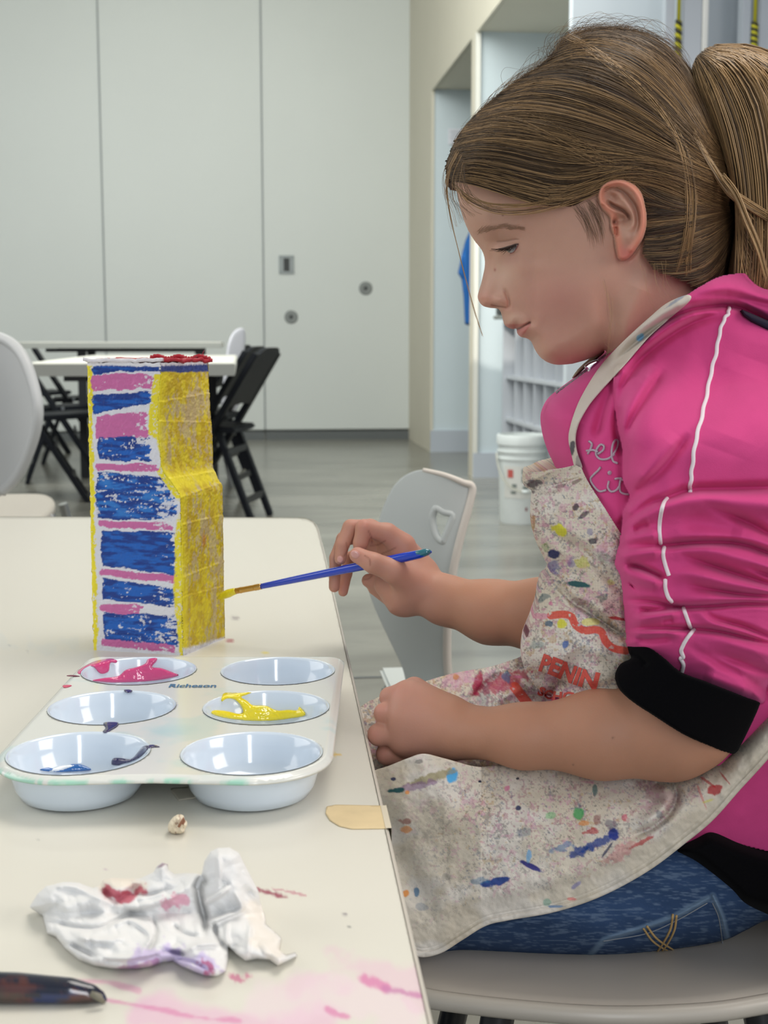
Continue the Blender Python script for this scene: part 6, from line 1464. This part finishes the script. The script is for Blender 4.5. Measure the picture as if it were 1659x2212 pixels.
# ---------------- apron
def spots(x, y, c, L):
    for (cx_, cy_, rx, ry, rot, col, op, rg_) in L:
        a = math.cos(rot); b = math.sin(rot); u = ((x-cx_)*a+(y-cy_)*b)/rx; v = (-(x-cx_)*b+(y-cy_)*a)/ry
        near_ = (np.abs(u) < 2.5) & (np.abs(v) < 2.5)
        if not near_.any(): continue
        n = fbm(x*0.10+cx_, y*0.10+cy_, 3, 4)-0.5
        m = np.where(near_, sstep(1.15, 0.75, np.hypot(u, v)+n*rg_)*op, 0)
        c = mixc(c, S(*col), m)
    return c
BL = (30, 66, 140); DB = (24, 40, 90); SK = (90, 170, 222); RD = (176, 36, 48); GR = (60, 160, 90); TE = (22, 84, 88); YE = (214, 210, 60); OR = (220, 140, 60); PU = (130, 90, 140); PK = (214, 120, 160); BK = (44, 46, 64)
SPOTS = [ # cx, cy, rx, ry, rot, colour, opacity, raggedness
 (977, 1676, 12, 16, 0.2, SK, 1, .5), (930, 1680, 55, 9, -0.3, (150, 140, 90), .7, 1.2), (900, 1698, 40, 10, -0.25, PU, .6, 1.3), (857, 1707, 18, 6, -0.1, TE, .95, .9), (880, 1712, 6, 5, 0, OR, .8, .8), (850, 1683, 6, 4, 0, DB, .9, .8),
 (1070, 1905, 34, 9, -0.2, BL, .95, .9), (1042, 1903, 24, 7, -0.1, (60, 120, 160), .5, 1.3), (1148, 1872, 28, 6, 0.45, (50, 50, 130), .95, .6), (1142, 1848, 6, 16, 0.1, SK, .7, .9), (1250, 1840, 26, 12, -0.35, BL, .85, 1.5), (1295, 1820, 34, 10, -0.4, BL, .85, 1.5), (1325, 1802, 11, 14, 0, (44, 60, 140), .95, .7), (1215, 1830, 26, 8, -.3, (70, 120, 170), .6, 1.6),
 (1318, 1780, 16, 14, 0, DB, .5, 1.7), (1278, 1796, 18, 6, -.2, RD, .7, 1.5), (1250, 1757, 11, 14, 0.2, GR, .85, .9), (1262, 1778, 12, 5, 0, OR, .7, 1.2), (1190, 1762, 9, 8, 0, (100, 190, 120), .5, 1.3), (1290, 1770, 9, 12, 0, (130, 60, 70), .6, 1.4), (1385, 1820, 26, 5, -.5, RD, .75, 1.2), (1340, 1842, 34, 14, -.55, (200, 130, 130), .55, 1.4), (1310, 1838, 24, 3, -.95, DB, .8, .7),
 (1286, 1707, 5, 14, 0, (40, 110, 110), .7, 1.2), (1424, 1762, 10, 10, 0, (70, 90, 110), .5, 1.3), (1348, 1766, 7, 7, 0, (210, 70, 110), .6, 1.1), (1422, 1716, 46, 22, .5, (160, 110, 124), .45, 1.4), (1545, 1706, 16, 12, 0, RD, .85, 1.2), (1530, 1690, 22, 3, .6, RD, .7, .9), (1565, 1680, 18, 2.5, .9, RD, .7, .8), (1516, 1722, 26, 3, 1.2, (200, 70, 80), .5, 1), (1530, 1730, 12, 3, -.3, YE, .5, 1),
 (878, 1792, 12, 7, 0, OR, .7, 1.2), (876, 1775, 14, 6, 0, (140, 50, 50), .6, 1.3), (877, 1930, 8, 8, 0, OR, .9, .8), (900, 1928, 6, 10, 0, (50, 110, 150), .8, .8), (862, 1940, 7, 16, -.3, (160, 60, 110), .8, .8), (910, 1960, 14, 8, 0, (110, 130, 150), .4, 1.4), (1120, 1745, 6, 5, 0, DB, .9, .8), (1130, 1798, 16, 10, 0, (90, 110, 130), .45, 1.6), (1183, 1950, 10, 7, 0, (110, 170, 150), .6, 1), (1245, 1912, 12, 5, -.6, (110, 110, 180), .6, 1), (1235, 1942, 10, 3, 0, (220, 80, 90), .6, 1), (1200, 1958, 20, 2.5, 0, (90, 140, 190), .7, 1),
 (1095, 1703, 6, 6, 0, PK, .8, 1), (1037, 1688, 4, 3, 0, BK, 1, .5), (1118, 1682, 4, 3, 0, BK, 1, .5), (905, 1646, 10, 5, 0, (90, 90, 90), .6, 1.5), (1270, 1690, 20, 3, .1, (200, 110, 150), .4, 1), (1090, 1690, 60, 30, 0, (150, 140, 130), .12, 1.5), (965, 1895, 10, 8, 0, (120, 120, 120), .4, 1.4),
 # bib
 (1196, 1197, 13, 11, 0, DB, .95, .5), (1196, 1222, 14, 16, 0, (60, 70, 150), .6, 1.5), (1236, 1215, 9, 14, 0, (80, 70, 140), .5, 1.5), (1250, 1262, 26, 7, .1, TE, .95, .6), (1210, 1146, 18, 12, .5, YE, .95, 1.1), (1258, 1215, 14, 13, 0, (190, 190, 70), .6, 1.4), (1305, 1205, 18, 13, .4, (110, 140, 120), .4, 1.6), (1150, 1045, 18, 11, 0, BK, .75, 1.4), (1142, 1066, 12, 9, 0, BK, .6, 1.4), (1210, 1050, 12, 5, -.2, (60, 50, 60), .6, 1.3), (1246, 1040, 12, 4, -.4, (90, 60, 60), .6, 1),
 (1245, 1095, 7, 9, 0, BK, .8, 1.2), (1262, 1112, 12, 5, -.6, BK, .7, 1.2), (1280, 1168, 12, 7, 0, BK, .8, 1.3), (1275, 1150, 8, 8, 0, (90, 90, 150), .5, 1.3), (1152, 1130, 4, 22, 0, (170, 120, 40), .5, 1.2), (1180, 1180, 8, 12, 0, (120, 160, 80), .4, 1.4), (1210, 1055, 6, 12, 0, (200, 130, 150), .35, 1.2), (1305, 1290, 10, 9, 0, (60, 110, 100), .5, 1.6), (1318, 1258, 10, 7, 0, (200, 200, 90), .5, 1.2), (1338, 1337, 22, 4, .15, (170, 40, 50), .9, .9), (1250, 1300, 18, 8, .3, (110, 60, 80), .4, 1.7),
 (1175, 1290, 14, 8, -.5, (60, 100, 110), .6, 1.4), (1213, 1348, 11, 10, -.6, YE, .9, .9), (1186, 1346, 9, 7, 0, (50, 90, 120), .8, 1), (1172, 1332, 18, 8, 0, PK, .6, 1.5), (1222, 1392, 7, 10, .3, (70, 110, 180), .85, .9), (1139, 1367, 4, 10, .2, (100, 40, 60), .9, .6), (1158, 1392, 14, 8, 0, (120, 150, 150), .5, 1.5), (1190, 1458, 16, 18, .5, (200, 140, 180), .45, 1.4), (1240, 1480, 14, 10, 0, (200, 150, 180), .35, 1.3), (1190, 1304, 6, 5, 0, PK, .7, 1),
 # far lap
 (1085, 1475, 60, 18, -.35, (178, 44, 84), .75, 1.3), (1030, 1475, 10, 26, .3, (170, 36, 76), .85, 1.1), (990, 1465, 40, 20, -.2, (206, 150, 180), .5, 1.4), (985, 1462, 7, 6, 0, (200, 130, 60), .7, 1), (905, 1500, 40, 14, -.3, (214, 170, 160), .35, 1.4), (1096, 1462, 9, 14, .2, (40, 100, 140), .7, 1.5), (1120, 1462, 10, 4, 0, PK, .7, 1), (1045, 1508, 14, 24, .3, (90, 110, 120), .35, 1.7), (860, 1520, 12, 6, 0, (200, 90, 100), .5, 1.2)]
RED = S(214, 78, 62)
def canvas_col(x, y, dens=1.0):
    c = np.tile(S(214, 205, 189), (len(x), 1))
    c = mixc(c, S(198, 186, 166), 0.5*sstep(0.45, 0.7, fbm(x*0.008, y*0.008, 2, 3)))
    c = mixc(c, S(228, 224, 220), 0.5*sstep(0.45, 0.65, fbm(x*0.012, y*0.014, 22, 3)))
    D = dens(x, y) if callable(dens) else dens
    for k, (col, thr, f) in enumerate((((110, 104, 110), .60, .11), ((172, 110, 130), .63, .10), ((90, 110, 140), .655, .12), ((190, 160, 110), .66, .09), ((60, 70, 60), .68, .15), ((206, 150, 176), .62, .07))):
        n = 0.65*fbm(x*f*1.9, y*f*1.9, 30+k*7, 3)+0.35*fbm(x*f*0.7, y*f*0.7, 31+k*7, 3)+0.22*(fbm(x*0.02, y*0.02, 60+k, 2)-0.5)
        c = mixc(c, S(*col), 0.48*sstep(thr-0.005, thr+0.05, n+0.05*(D-1))*np.clip(D, 0, 1))
    c = spots(x, y, c, SPOTS)
    # printed red emblem and stroke
    d = pdist(x, y, spline([(1190, 1330), (1215, 1327), (1234, 1332), (1243, 1350), (1262, 1362), (1286, 1360), (1300, 1366), (1308, 1385), (1325, 1400), (1352, 1406)], 40))[0]
    c = mixc(c, RED, 0.9*sstep(9.5, 7, d)*sstep(0.22, 0.34, fbm(x*0.1, y*0.1, 5)))
    c = mixc(c, S(226, 216, 130), 0.8*sstep(1.1, 0.9, np.hypot((x-1276)/20, (y-1344)/9))*sstep(9, 11, d))
    d = pdist(x, y, [(1112, 1484), (1140, 1520)])[0]; c = mixc(c, RED, 0.9*sstep(12, 10, d)*sstep(0.22, 0.34, fbm(x*0.1, y*0.1, 5)))
    # twill weave
    return c*(0.965+0.05*np.sin((x+y)*1.9)*np.sin((x-y)*1.9))[:, None]
M_can = mat('paint_stained_canvas', rough=0.9, vcol=True, spec=0.15, bump=(1600, 0.35, 0.0006))
apr = empty('apron', P(1250, 1500, 0.9)); set_parent(apr, girl)
apr.location = (0, 0, 0); apr.matrix_parent_inverse = Matrix.Identity(4); apr.location = Vector((0, 0, 0))
apr.matrix_parent_inverse = world_mat(girl).inverted()
bib_left = spline([(1132, 1020), (1132, 1048), (1150, 1062), (1149, 1090), (1149, 1130), (1158, 1168), (1176, 1208), (1190, 1236), (1172, 1252), (1164, 1272), (1161, 1300), (1152, 1335), (1137, 1368), (1130, 1390), (1128, 1425), (1136, 1452), (1152, 1478), (1180, 1502), (1230, 1512)], 140)
bibpoly = np.concatenate([bib_left, [(1300, 1520), (1420, 1520), (1440, 1400), (1420, 1260)], spline([(1380, 1200), (1342, 1150), (1310, 1100), (1275, 1045), (1256, 1008)], 30), spline([(1243, 1003), (1215, 1010), (1185, 1014), (1160, 1019), (1140, 1017)], 20)])
bfolds = [([(1190, 1240), (1227, 1290), (1274, 1322), (1324, 1359), (1360, 1380)], 8, -0.010), ([(1180, 1215), (1220, 1262), (1270, 1295), (1330, 1335)], 20, 0.009), ([(1158, 1125), (1187, 1147), (1219, 1172), (1263, 1191), (1303, 1234), (1346, 1277)], 12, -0.006), ([(1165, 1105), (1210, 1130), (1260, 1165), (1310, 1210)], 14, 0.0035),
          ([(1183, 1075), (1205, 1111), (1222, 1140)], 9, -0.004), ([(1150, 1066), (1180, 1070), (1215, 1062)], 6, -0.003), ([(1165, 1262), (1200, 1290), (1215, 1330)], 12, -0.004), ([(1140, 1330), (1200, 1350), (1260, 1390), (1330, 1420)], 22, 0.005), ([(1130, 1440), (1180, 1470), (1260, 1490), (1330, 1480)], 12, -0.006), ([(1200, 1180), (1240, 1240)], 16, 0.003), ([(1230, 1060), (1250, 1110), (1290, 1180)], 14, 0.0025)]
def wBib(x, y, sd):
    dl = pdist(x, y, bib_left)[0]
    w = 0.112*gf(dl, 150)*(0.82+0.18*sstep(1000, 1300, y))
    wt = wTorso(x, y)+0.0045
    k = 0.012; h = np.clip(0.5+0.5*(w-wt)/k, 0, 1); w = wt*(1-h)+w*h+k*h*(1-h)
    for pts, wd, am in bfolds: w = w+ridge(x, y, pts, wd, am*1.35, 16)*gf(dl, 16)
    d = pdist(x, y, spline([(1132, 1052), (1170, 1052), (1210, 1044), (1250, 1032)], 20))[0]; w = w-0.0012*np.exp(-(d/1.6)**2)
    d = pdist(x, y, spline([(1262, 1040), (1300, 1110), (1345, 1180)], 20))[0]; w = w-0.0010*np.exp(-(d/1.6)**2)
    return np.maximum(w+0.0015*(fbm(x*0.03, y*0.03, 8, 3)-0.5)*gf(dl, 16), 0.001)
bib = relief('bib', bibpoly, DT, 1.3, wBib, M_can, apr, lambda x, y: canvas_col(x, y, lambda a, b: 1.0+0.5*sstep(1060, 1120, b)))
# rolled top edge of the bib, standing off her chest
M_can_d = M_can
top = spline([(1134, 1026), (1150, 1020), (1175, 1017), (1205, 1012), (1243, 1003)], 50)
Vt_ = []; Ft_ = []
dB = lambda x, y: DT-wBib(np.atleast_1d(np.asarray(x, float)), np.atleast_1d(np.asarray(y, float)), None)
# lap: far part
def dLap(x, y):
    d = np.interp(y, [1400, 1440, 1500, 1560, 1640, 1760], [1.07, 1.05, 1.00, 0.955, 0.925, 0.905])
    d = d-0.012*gb(x, y, 1100, 1480, 60, 30)-ridge(x, y, [(1140, 1480), (1100, 1500), (1060, 1520)], 12, 0.008)+ridge(x, y, [(1090, 1450), (1040, 1490), (1010, 1520)], 9, 0.010)-ridge(x, y, [(1000, 1462), (1060, 1450), (1130, 1430)], 14, 0.008)+ridge(x, y, [(1110, 1460), (1140, 1490), (1200, 1510)], 8, 0.008)
    return d-0.003*(fbm(x*0.02, y*0.04, 7, 3)-0.5)
shell('lap_fold', spline([(760, 1560), (778, 1528), (812, 1508), (870, 1490), (930, 1468), (990, 1452), (1060, 1440), (1110, 1424), (1150, 1415), (1240, 1440), (1400, 1470), (1460, 1600), (1400, 1680), (1100, 1680), (900, 1690), (790, 1720), (764, 1640)], 160, True), 1.9, dLap, 0.003, M_can, apr, lambda x, y: canvas_col(x, y, 1.7))
# near skirt hanging over the thigh
def dSk(x, y):
    yt = np.interp(x, [760, 915, 1100, 1330, 1450, 1560, 1700], [1680, 1628, 1676, 1702, 1690, 1640, 1500])
    yb = np.interp(x, [760, 915, 1000, 1200, 1400, 1540, 1720], [1950, 2068, 2032, 1972, 1880, 1770, 1560])
    t = np.clip((y-yt)/np.maximum(yb-yt, 30), 0, 1)
    d = 0.842+np.where(x < 1040, 0.018, 0.034)*(1-t)**3.0+0.00035*np.clip(yt-y, 0, 80)+0.006*t+0.010*sstep(1300, 1000, x)*0-0.0
    d = d+0.010*sstep(880, 800, x)-0.004*gb(x, y, 1000, 1760, 160, 60)
    d = d+ridge(x, y, [(1440, 1680), (1462, 1712), (1450, 1752), (1405, 1790), (1350, 1812)], 9, 0.008)-ridge(x, y, [(1420, 1690), (1440, 1722), (1420, 1756), (1380, 1784)], 14, 0.006)
    d = d+ridge(x, y, [(915, 1645), (960, 1720), (980, 1800)], 40, -0.004)+ridge(x, y, [(840, 1740), (860, 1840), (900, 1920), (930, 1980)], 26, 0.006)-ridge(x, y, [(960, 1960), (1100, 1920), (1300, 1860), (1450, 1770), (1560, 1660)], 22, 0.004)
    hem = pdist(x, y, hemline)[0]
    d = d+0.0010*np.exp(-((hem-13)/1.8)**2)+0.0007*np.exp(-((hem-19)/1.4)**2)-0.0012*sstep(13, 10, hem)
    return d-0.0022*(fbm(x*0.025, y*0.025, 17, 3)-0.5)-0.0012*(fbm(x*0.08, y*0.08, 27, 2)-0.5)
hemline = spline([(1740, 1540), (1659, 1640), (1600, 1705), (1540, 1772), (1480, 1822), (1400, 1882), (1300, 1936), (1200, 1970), (1100, 1988), (1050, 2000), (1000, 2030), (955, 2058), (915, 2068), (880, 2060)], 140)
skp = np.concatenate([spline([(745, 1700), (800, 1668), (840, 1654), (880, 1638), (915, 1628), (960, 1638), (1030, 1656), (1080, 1652), (1200, 1650), (1330, 1650), (1400, 1645), (1480, 1620), (1560, 1590), (1600, 1570), (1640, 1540), (1720, 1480), (1760, 1500)], 120), hemline, [(830, 2040), (780, 1960), (750, 1840)]])
shell('skirt', skp, 1.7, dSk, 0.0022, M_can, apr, lambda x, y: canvas_col(x, y, lambda a, b: np.clip(0.80-0.8*sstep(70, 30, pdist(a, b, hemline)[0])-0.5*sstep(1040, 880, a)+0.3*gb(a, b, 1150, 1760, 220, 60), 0, 1.2)))
# neck strap
strapp = [(1484, 637), (1440, 655), (1400, 688), (1360, 724), (1320, 764), (1290, 800), (1262, 845), (1245, 880), (1232, 920), (1228, 950), (1235, 985), (1243, 1012), (1258, 1010), (1247, 975), (1244, 945), (1251, 915), (1270, 880), (1292, 852), (1330, 810), (1364, 772), (1402, 728), (1442, 692), (1490, 650)]
shell('neck_strap', spline(strapp, 200, True), 1.6, lambda x, y: dHood(x, y)-0.004-0.004*sstep(900, 700, y), 0.0035, M_can, apr, lambda x, y: spots(x, y, np.tile(S(214, 204, 192), (len(x), 1))*(0.96+0.07*np.sin((x-y*0.75)*1.2)*np.sin(x+y))[:, None], [(1236, 968, 6, 20, .1, BK, .85, 1), (1382, 728, 10, 6, -.8, (110, 180, 220), .8, 1), (1460, 650, 26, 3, -.6, (110, 130, 160), .6, 1), (1250, 1000, 6, 20, 0, (90, 70, 90), .5, 1.4)]), edge=2)
# printed lettering on the bib
def text_on(s, pathpx, cap, dfun, m, parent, name, track=1.0, bold=0.02):
    Vt, Ft = text_mesh(s, 1.0, bold, 2)
    bm = bmesh.new(); vs = [bm.verts.new(v) for v in Vt]
    for f in Ft:
        try: bm.faces.new([vs[i] for i in f])
        except ValueError: pass
    bmesh.ops.triangulate(bm, faces=bm.faces); 
    for _ in range(2):
        long = [e for e in bm.edges if e.calc_length() > 0.09]
        if long: bmesh.ops.subdivide_edges(bm, edges=long, cuts=2); bmesh.ops.triangulate(bm, faces=bm.faces)
    bm.verts.index_update(); Vt = np.array([v.co[:] for v in bm.verts]); Ft = [[v.index for v in f.verts] for f in bm.faces]; bm.free()
    Vt[:, 0] -= Vt[:, 0].min(); wtot = Vt[:, 0].max(); hcap = Vt[:, 1].max()
    p = spline(pathpx, 200); t = np.gradient(p, axis=0); t /= np.linalg.norm(t, axis=1)[:, None]
    k = np.clip(Vt[:, 0]/wtot*199, 0, 199); px = np.interp(k, range(200), p[:, 0]); py = np.interp(k, range(200), p[:, 1]); tx = np.interp(k, range(200), t[:, 0]); ty = np.interp(k, range(200), t[:, 1])
    h = Vt[:, 1]/hcap*cap; x = px+ty*h; y = py-tx*h
    return link_mesh(name, P(x, y, dfun(x, y)-0.0009), Ft, m, parent, smooth=False)
M_red = mat('faded_red_print', S(204, 84, 74), 0.85, mottle=(500, 0.15))
text_on('PENIN', [(1163, 1447), (1190, 1456), (1220, 1469), (1250, 1480), (1288, 1490)], 37, dB, M_red, bib, 'printed_name', bold=0.045)
text_on('SCHO', [(1160, 1499), (1184, 1509), (1212, 1513), (1244, 1512)], 19, dB, M_red, bib, 'printed_name', bold=0.045)
# apron ties
# ---------------- jeans
M_den = mat('blue_denim', rough=0.85, vcol=True, spec=0.2, bump=(1800, 0.3, 0.0006))
def wJ(x, y, sd): return 0.050*gf(sd, 90)+0.0012*(fbm(x*0.02, y*0.03, 3, 3)-0.5)*gf(sd, 20)+ridge(x, y, [(1276, 2062), (1305, 2030), (1390, 2004), (1457, 1980), (1530, 1940)], 4, 0.0022, taper=False)+ridge(x, y, [(1300, 2068), (1400, 2040), (1480, 2010)], 20, 0.002)+ridge(x, y, [(1540, 1935), (1560, 1980), (1572, 2030)], 3.5, 0.003, taper=False)
def denim(x, y):
    c = np.tile(S(46, 68, 102), (len(x), 1)); c = c*(0.75+0.5*fbm(x*0.006, y*0.02, 3, 3))[:, None]
    c = mixc(c, S(120, 140, 164), 0.4*sstep(0.5, 0.75, fbm(x*0.05, y*0.35, 9, 3))); c = mixc(c, S(130, 154, 176), 0.5*sstep(10, 2, np.minimum(pdist(x, y, [(1276, 2062), (1305, 2030), (1390, 2004), (1457, 1980), (1530, 1940)])[0], pdist(x, y, [(1540, 1935), (1560, 1980), (1572, 2030)])[0])))
    return c
jp = spline([(880, 2040), (930, 1990), (1100, 1930), (1250, 1870), (1400, 1800), (1500, 1800), (1640, 1860), (1800, 1900), (1860, 1940), (1800, 1985), (1720, 1990), (1659, 1988), (1610, 2010), (1560, 2032), (1450, 2052), (1300, 2066), (1150, 2062), (1000, 2056), (930, 2066)], 200, True)
jeans = relief('jeans', jp, 0.902, 2.2, wJ, M_den, girl, denim)
def dJ(x, y):
    sd, _, _ = sdist(x, y, jp); return 0.902-wJ(x, y, sd)
M_th = mat('tan_thread', S(176, 146, 96), 0.8)
zj = lambda L: [(750+a*0.548, 1600+b*0.548) for a, b in L]
for L in ([(1168, 740), (1200, 785), (1240, 815), (1300, 842)], [(1182, 732), (1215, 775), (1255, 805), (1300, 832)], [(1284, 684), (1275, 740), (1250, 790), (1215, 842)], [(1298, 690), (1290, 745), (1266, 795), (1232, 842)]):
    along('pocket_stitching', zj(L), 0.0008, dJ, M_th, jeans, 30, 6, 0.0006)
for L in ([(1010, 790), (1040, 785), (1180, 760), (1300, 708), (1420, 640)], [(1440, 640), (1465, 700), (1480, 800)]):
    along('seam_stitching', zj(L), 0.0004, dJ, mat('grey_thread', S(130, 134, 140), 0.8), jeans, 60, 5, 0.0004)
# far thigh and shins, under the table
far_leg = MB()
a = UDV(0.25, 1.06, 0.475); 
def leg3(pts, rs, name):
    pr = [cone(UDV(*p0), UDV(*p1), r0, r1, 0.02) for p0, p1, r0, r1 in zip(pts[:-1], pts[1:], rs[:-1], rs[1:])]
    V, Fq = implicit(pr, 0.006); V = laplace(V, Fq, 2); px, py = proj(V); link_mesh(name, V, Fq, M_den, jeans, denim(px, py))
leg3([(0.22, 1.03, 0.475), (-0.06, 1.04, 0.470), (-0.07, 1.03, 0.42), (-0.05, 1.02, 0.08)], [0.055, 0.048, 0.045, 0.034], 'trouser_leg')
leg3([(0.16, 0.915, 0.475), (-0.04, 0.91, 0.470), (-0.05, 0.91, 0.42), (-0.03, 0.90, 0.08)], [0.045, 0.046, 0.044, 0.034], 'trouser_leg')
for (u_, d_) in ((-0.05, 1.02), (-0.03, 0.90)):
    pr = [cone(UDV(u_+0.03, d_, 0.035), UDV(u_-0.09, d_, 0.028), 0.034, 0.027, 0.01)]; V, Fq = implicit(pr, 0.004); V[:, 2] = np.maximum(V[:, 2], 0.001)
    link_mesh('shoe', V, Fq, mat('grey_shoe', S(90, 92, 100), 0.7), girl)

# ---------------- her chair
hc = empty('shell_chair', (*PZ(1350, 2000, 0.42)[:2], 0), 'grey shell chair the child sits on, its rounded seat rim at the bottom right', 'chair', None)
seatp = [(905, 2138), (1000, 2154), (1150, 2170), (1300, 2179), (1450, 2178), (1600, 2164), (1780, 2120), (1900, 2030), (1860, 1860), (1700, 1790), (1100, 1790), (900, 1850), (840, 1950), (850, 2090)]
M_sg = mat('grey_seat_plastic', S(182, 175, 166), 0.42, bump=(1500, 0.15, 0.0005))
st, sc3 = seat_from_px(seatp, 0.420, 0.010, M_sg, hc, dish=0.008, n=140)
rimp = spline([(860, 2120), (905, 2146), (1000, 2162), (1150, 2178), (1300, 2188), (1450, 2186), (1600, 2172), (1780, 2128), (1900, 2036)], 100); rp = PZ(rimp[:, 0], rimp[:, 1]+6, 0.417)
MB().tube(rp, 0.0062, 12).build('rim', mat('grey_rim_plastic', S(176, 170, 160), 0.35), hc, True)
legs4(hc, (sc3[0], sc3[1], 0), 0.12, 0.41, mat('black_chair_leg', S(22, 22, 24), 0.4), spread=0.04, rz=-YAW)
bkp = [(u_, v_) for u_, v_ in ((0.0, 0.43), (0.025, 0.45), (0.045, 0.52), (0.055, 0.62), (0.06, 0.70), (0.058, 0.735))]
V = []; F = []; nb_ = 16
for j, (uo, vv_) in enumerate(bkp):
    for i in range(nb_+1):
        s = i/nb_*2-1; V.append(UDV(0.345+uo+0.0-0.05*s*s, 0.965+0.17*s*(1-0.12*max(0, j-3)), vv_-0.02*s*s*(j > 3)))
n0 = len(V); V += [v+np.array([0.008, 0, 0]) for v in V]
for j in range(len(bkp)-1):
    for i in range(nb_):
        a = j*(nb_+1)+i; F += [[a, a+1, a+nb_+2, a+nb_+1], [n0+a, n0+a+nb_+1, n0+a+nb_+2, n0+a+1]]
L_ = len(bkp); ring = [i for i in range(nb_+1)]+[j*(nb_+1)+nb_ for j in range(1, L_)]+[(L_-1)*(nb_+1)+i for i in range(nb_-1, -1, -1)]+[j*(nb_+1) for j in range(L_-2, 0, -1)]
for i in range(len(ring)): a, b_ = ring[i], ring[(i+1) % len(ring)]; F.append([a, b_, b_+n0, a+n0])
MB().add(V, F).build('backrest', M_sg, hc, True)
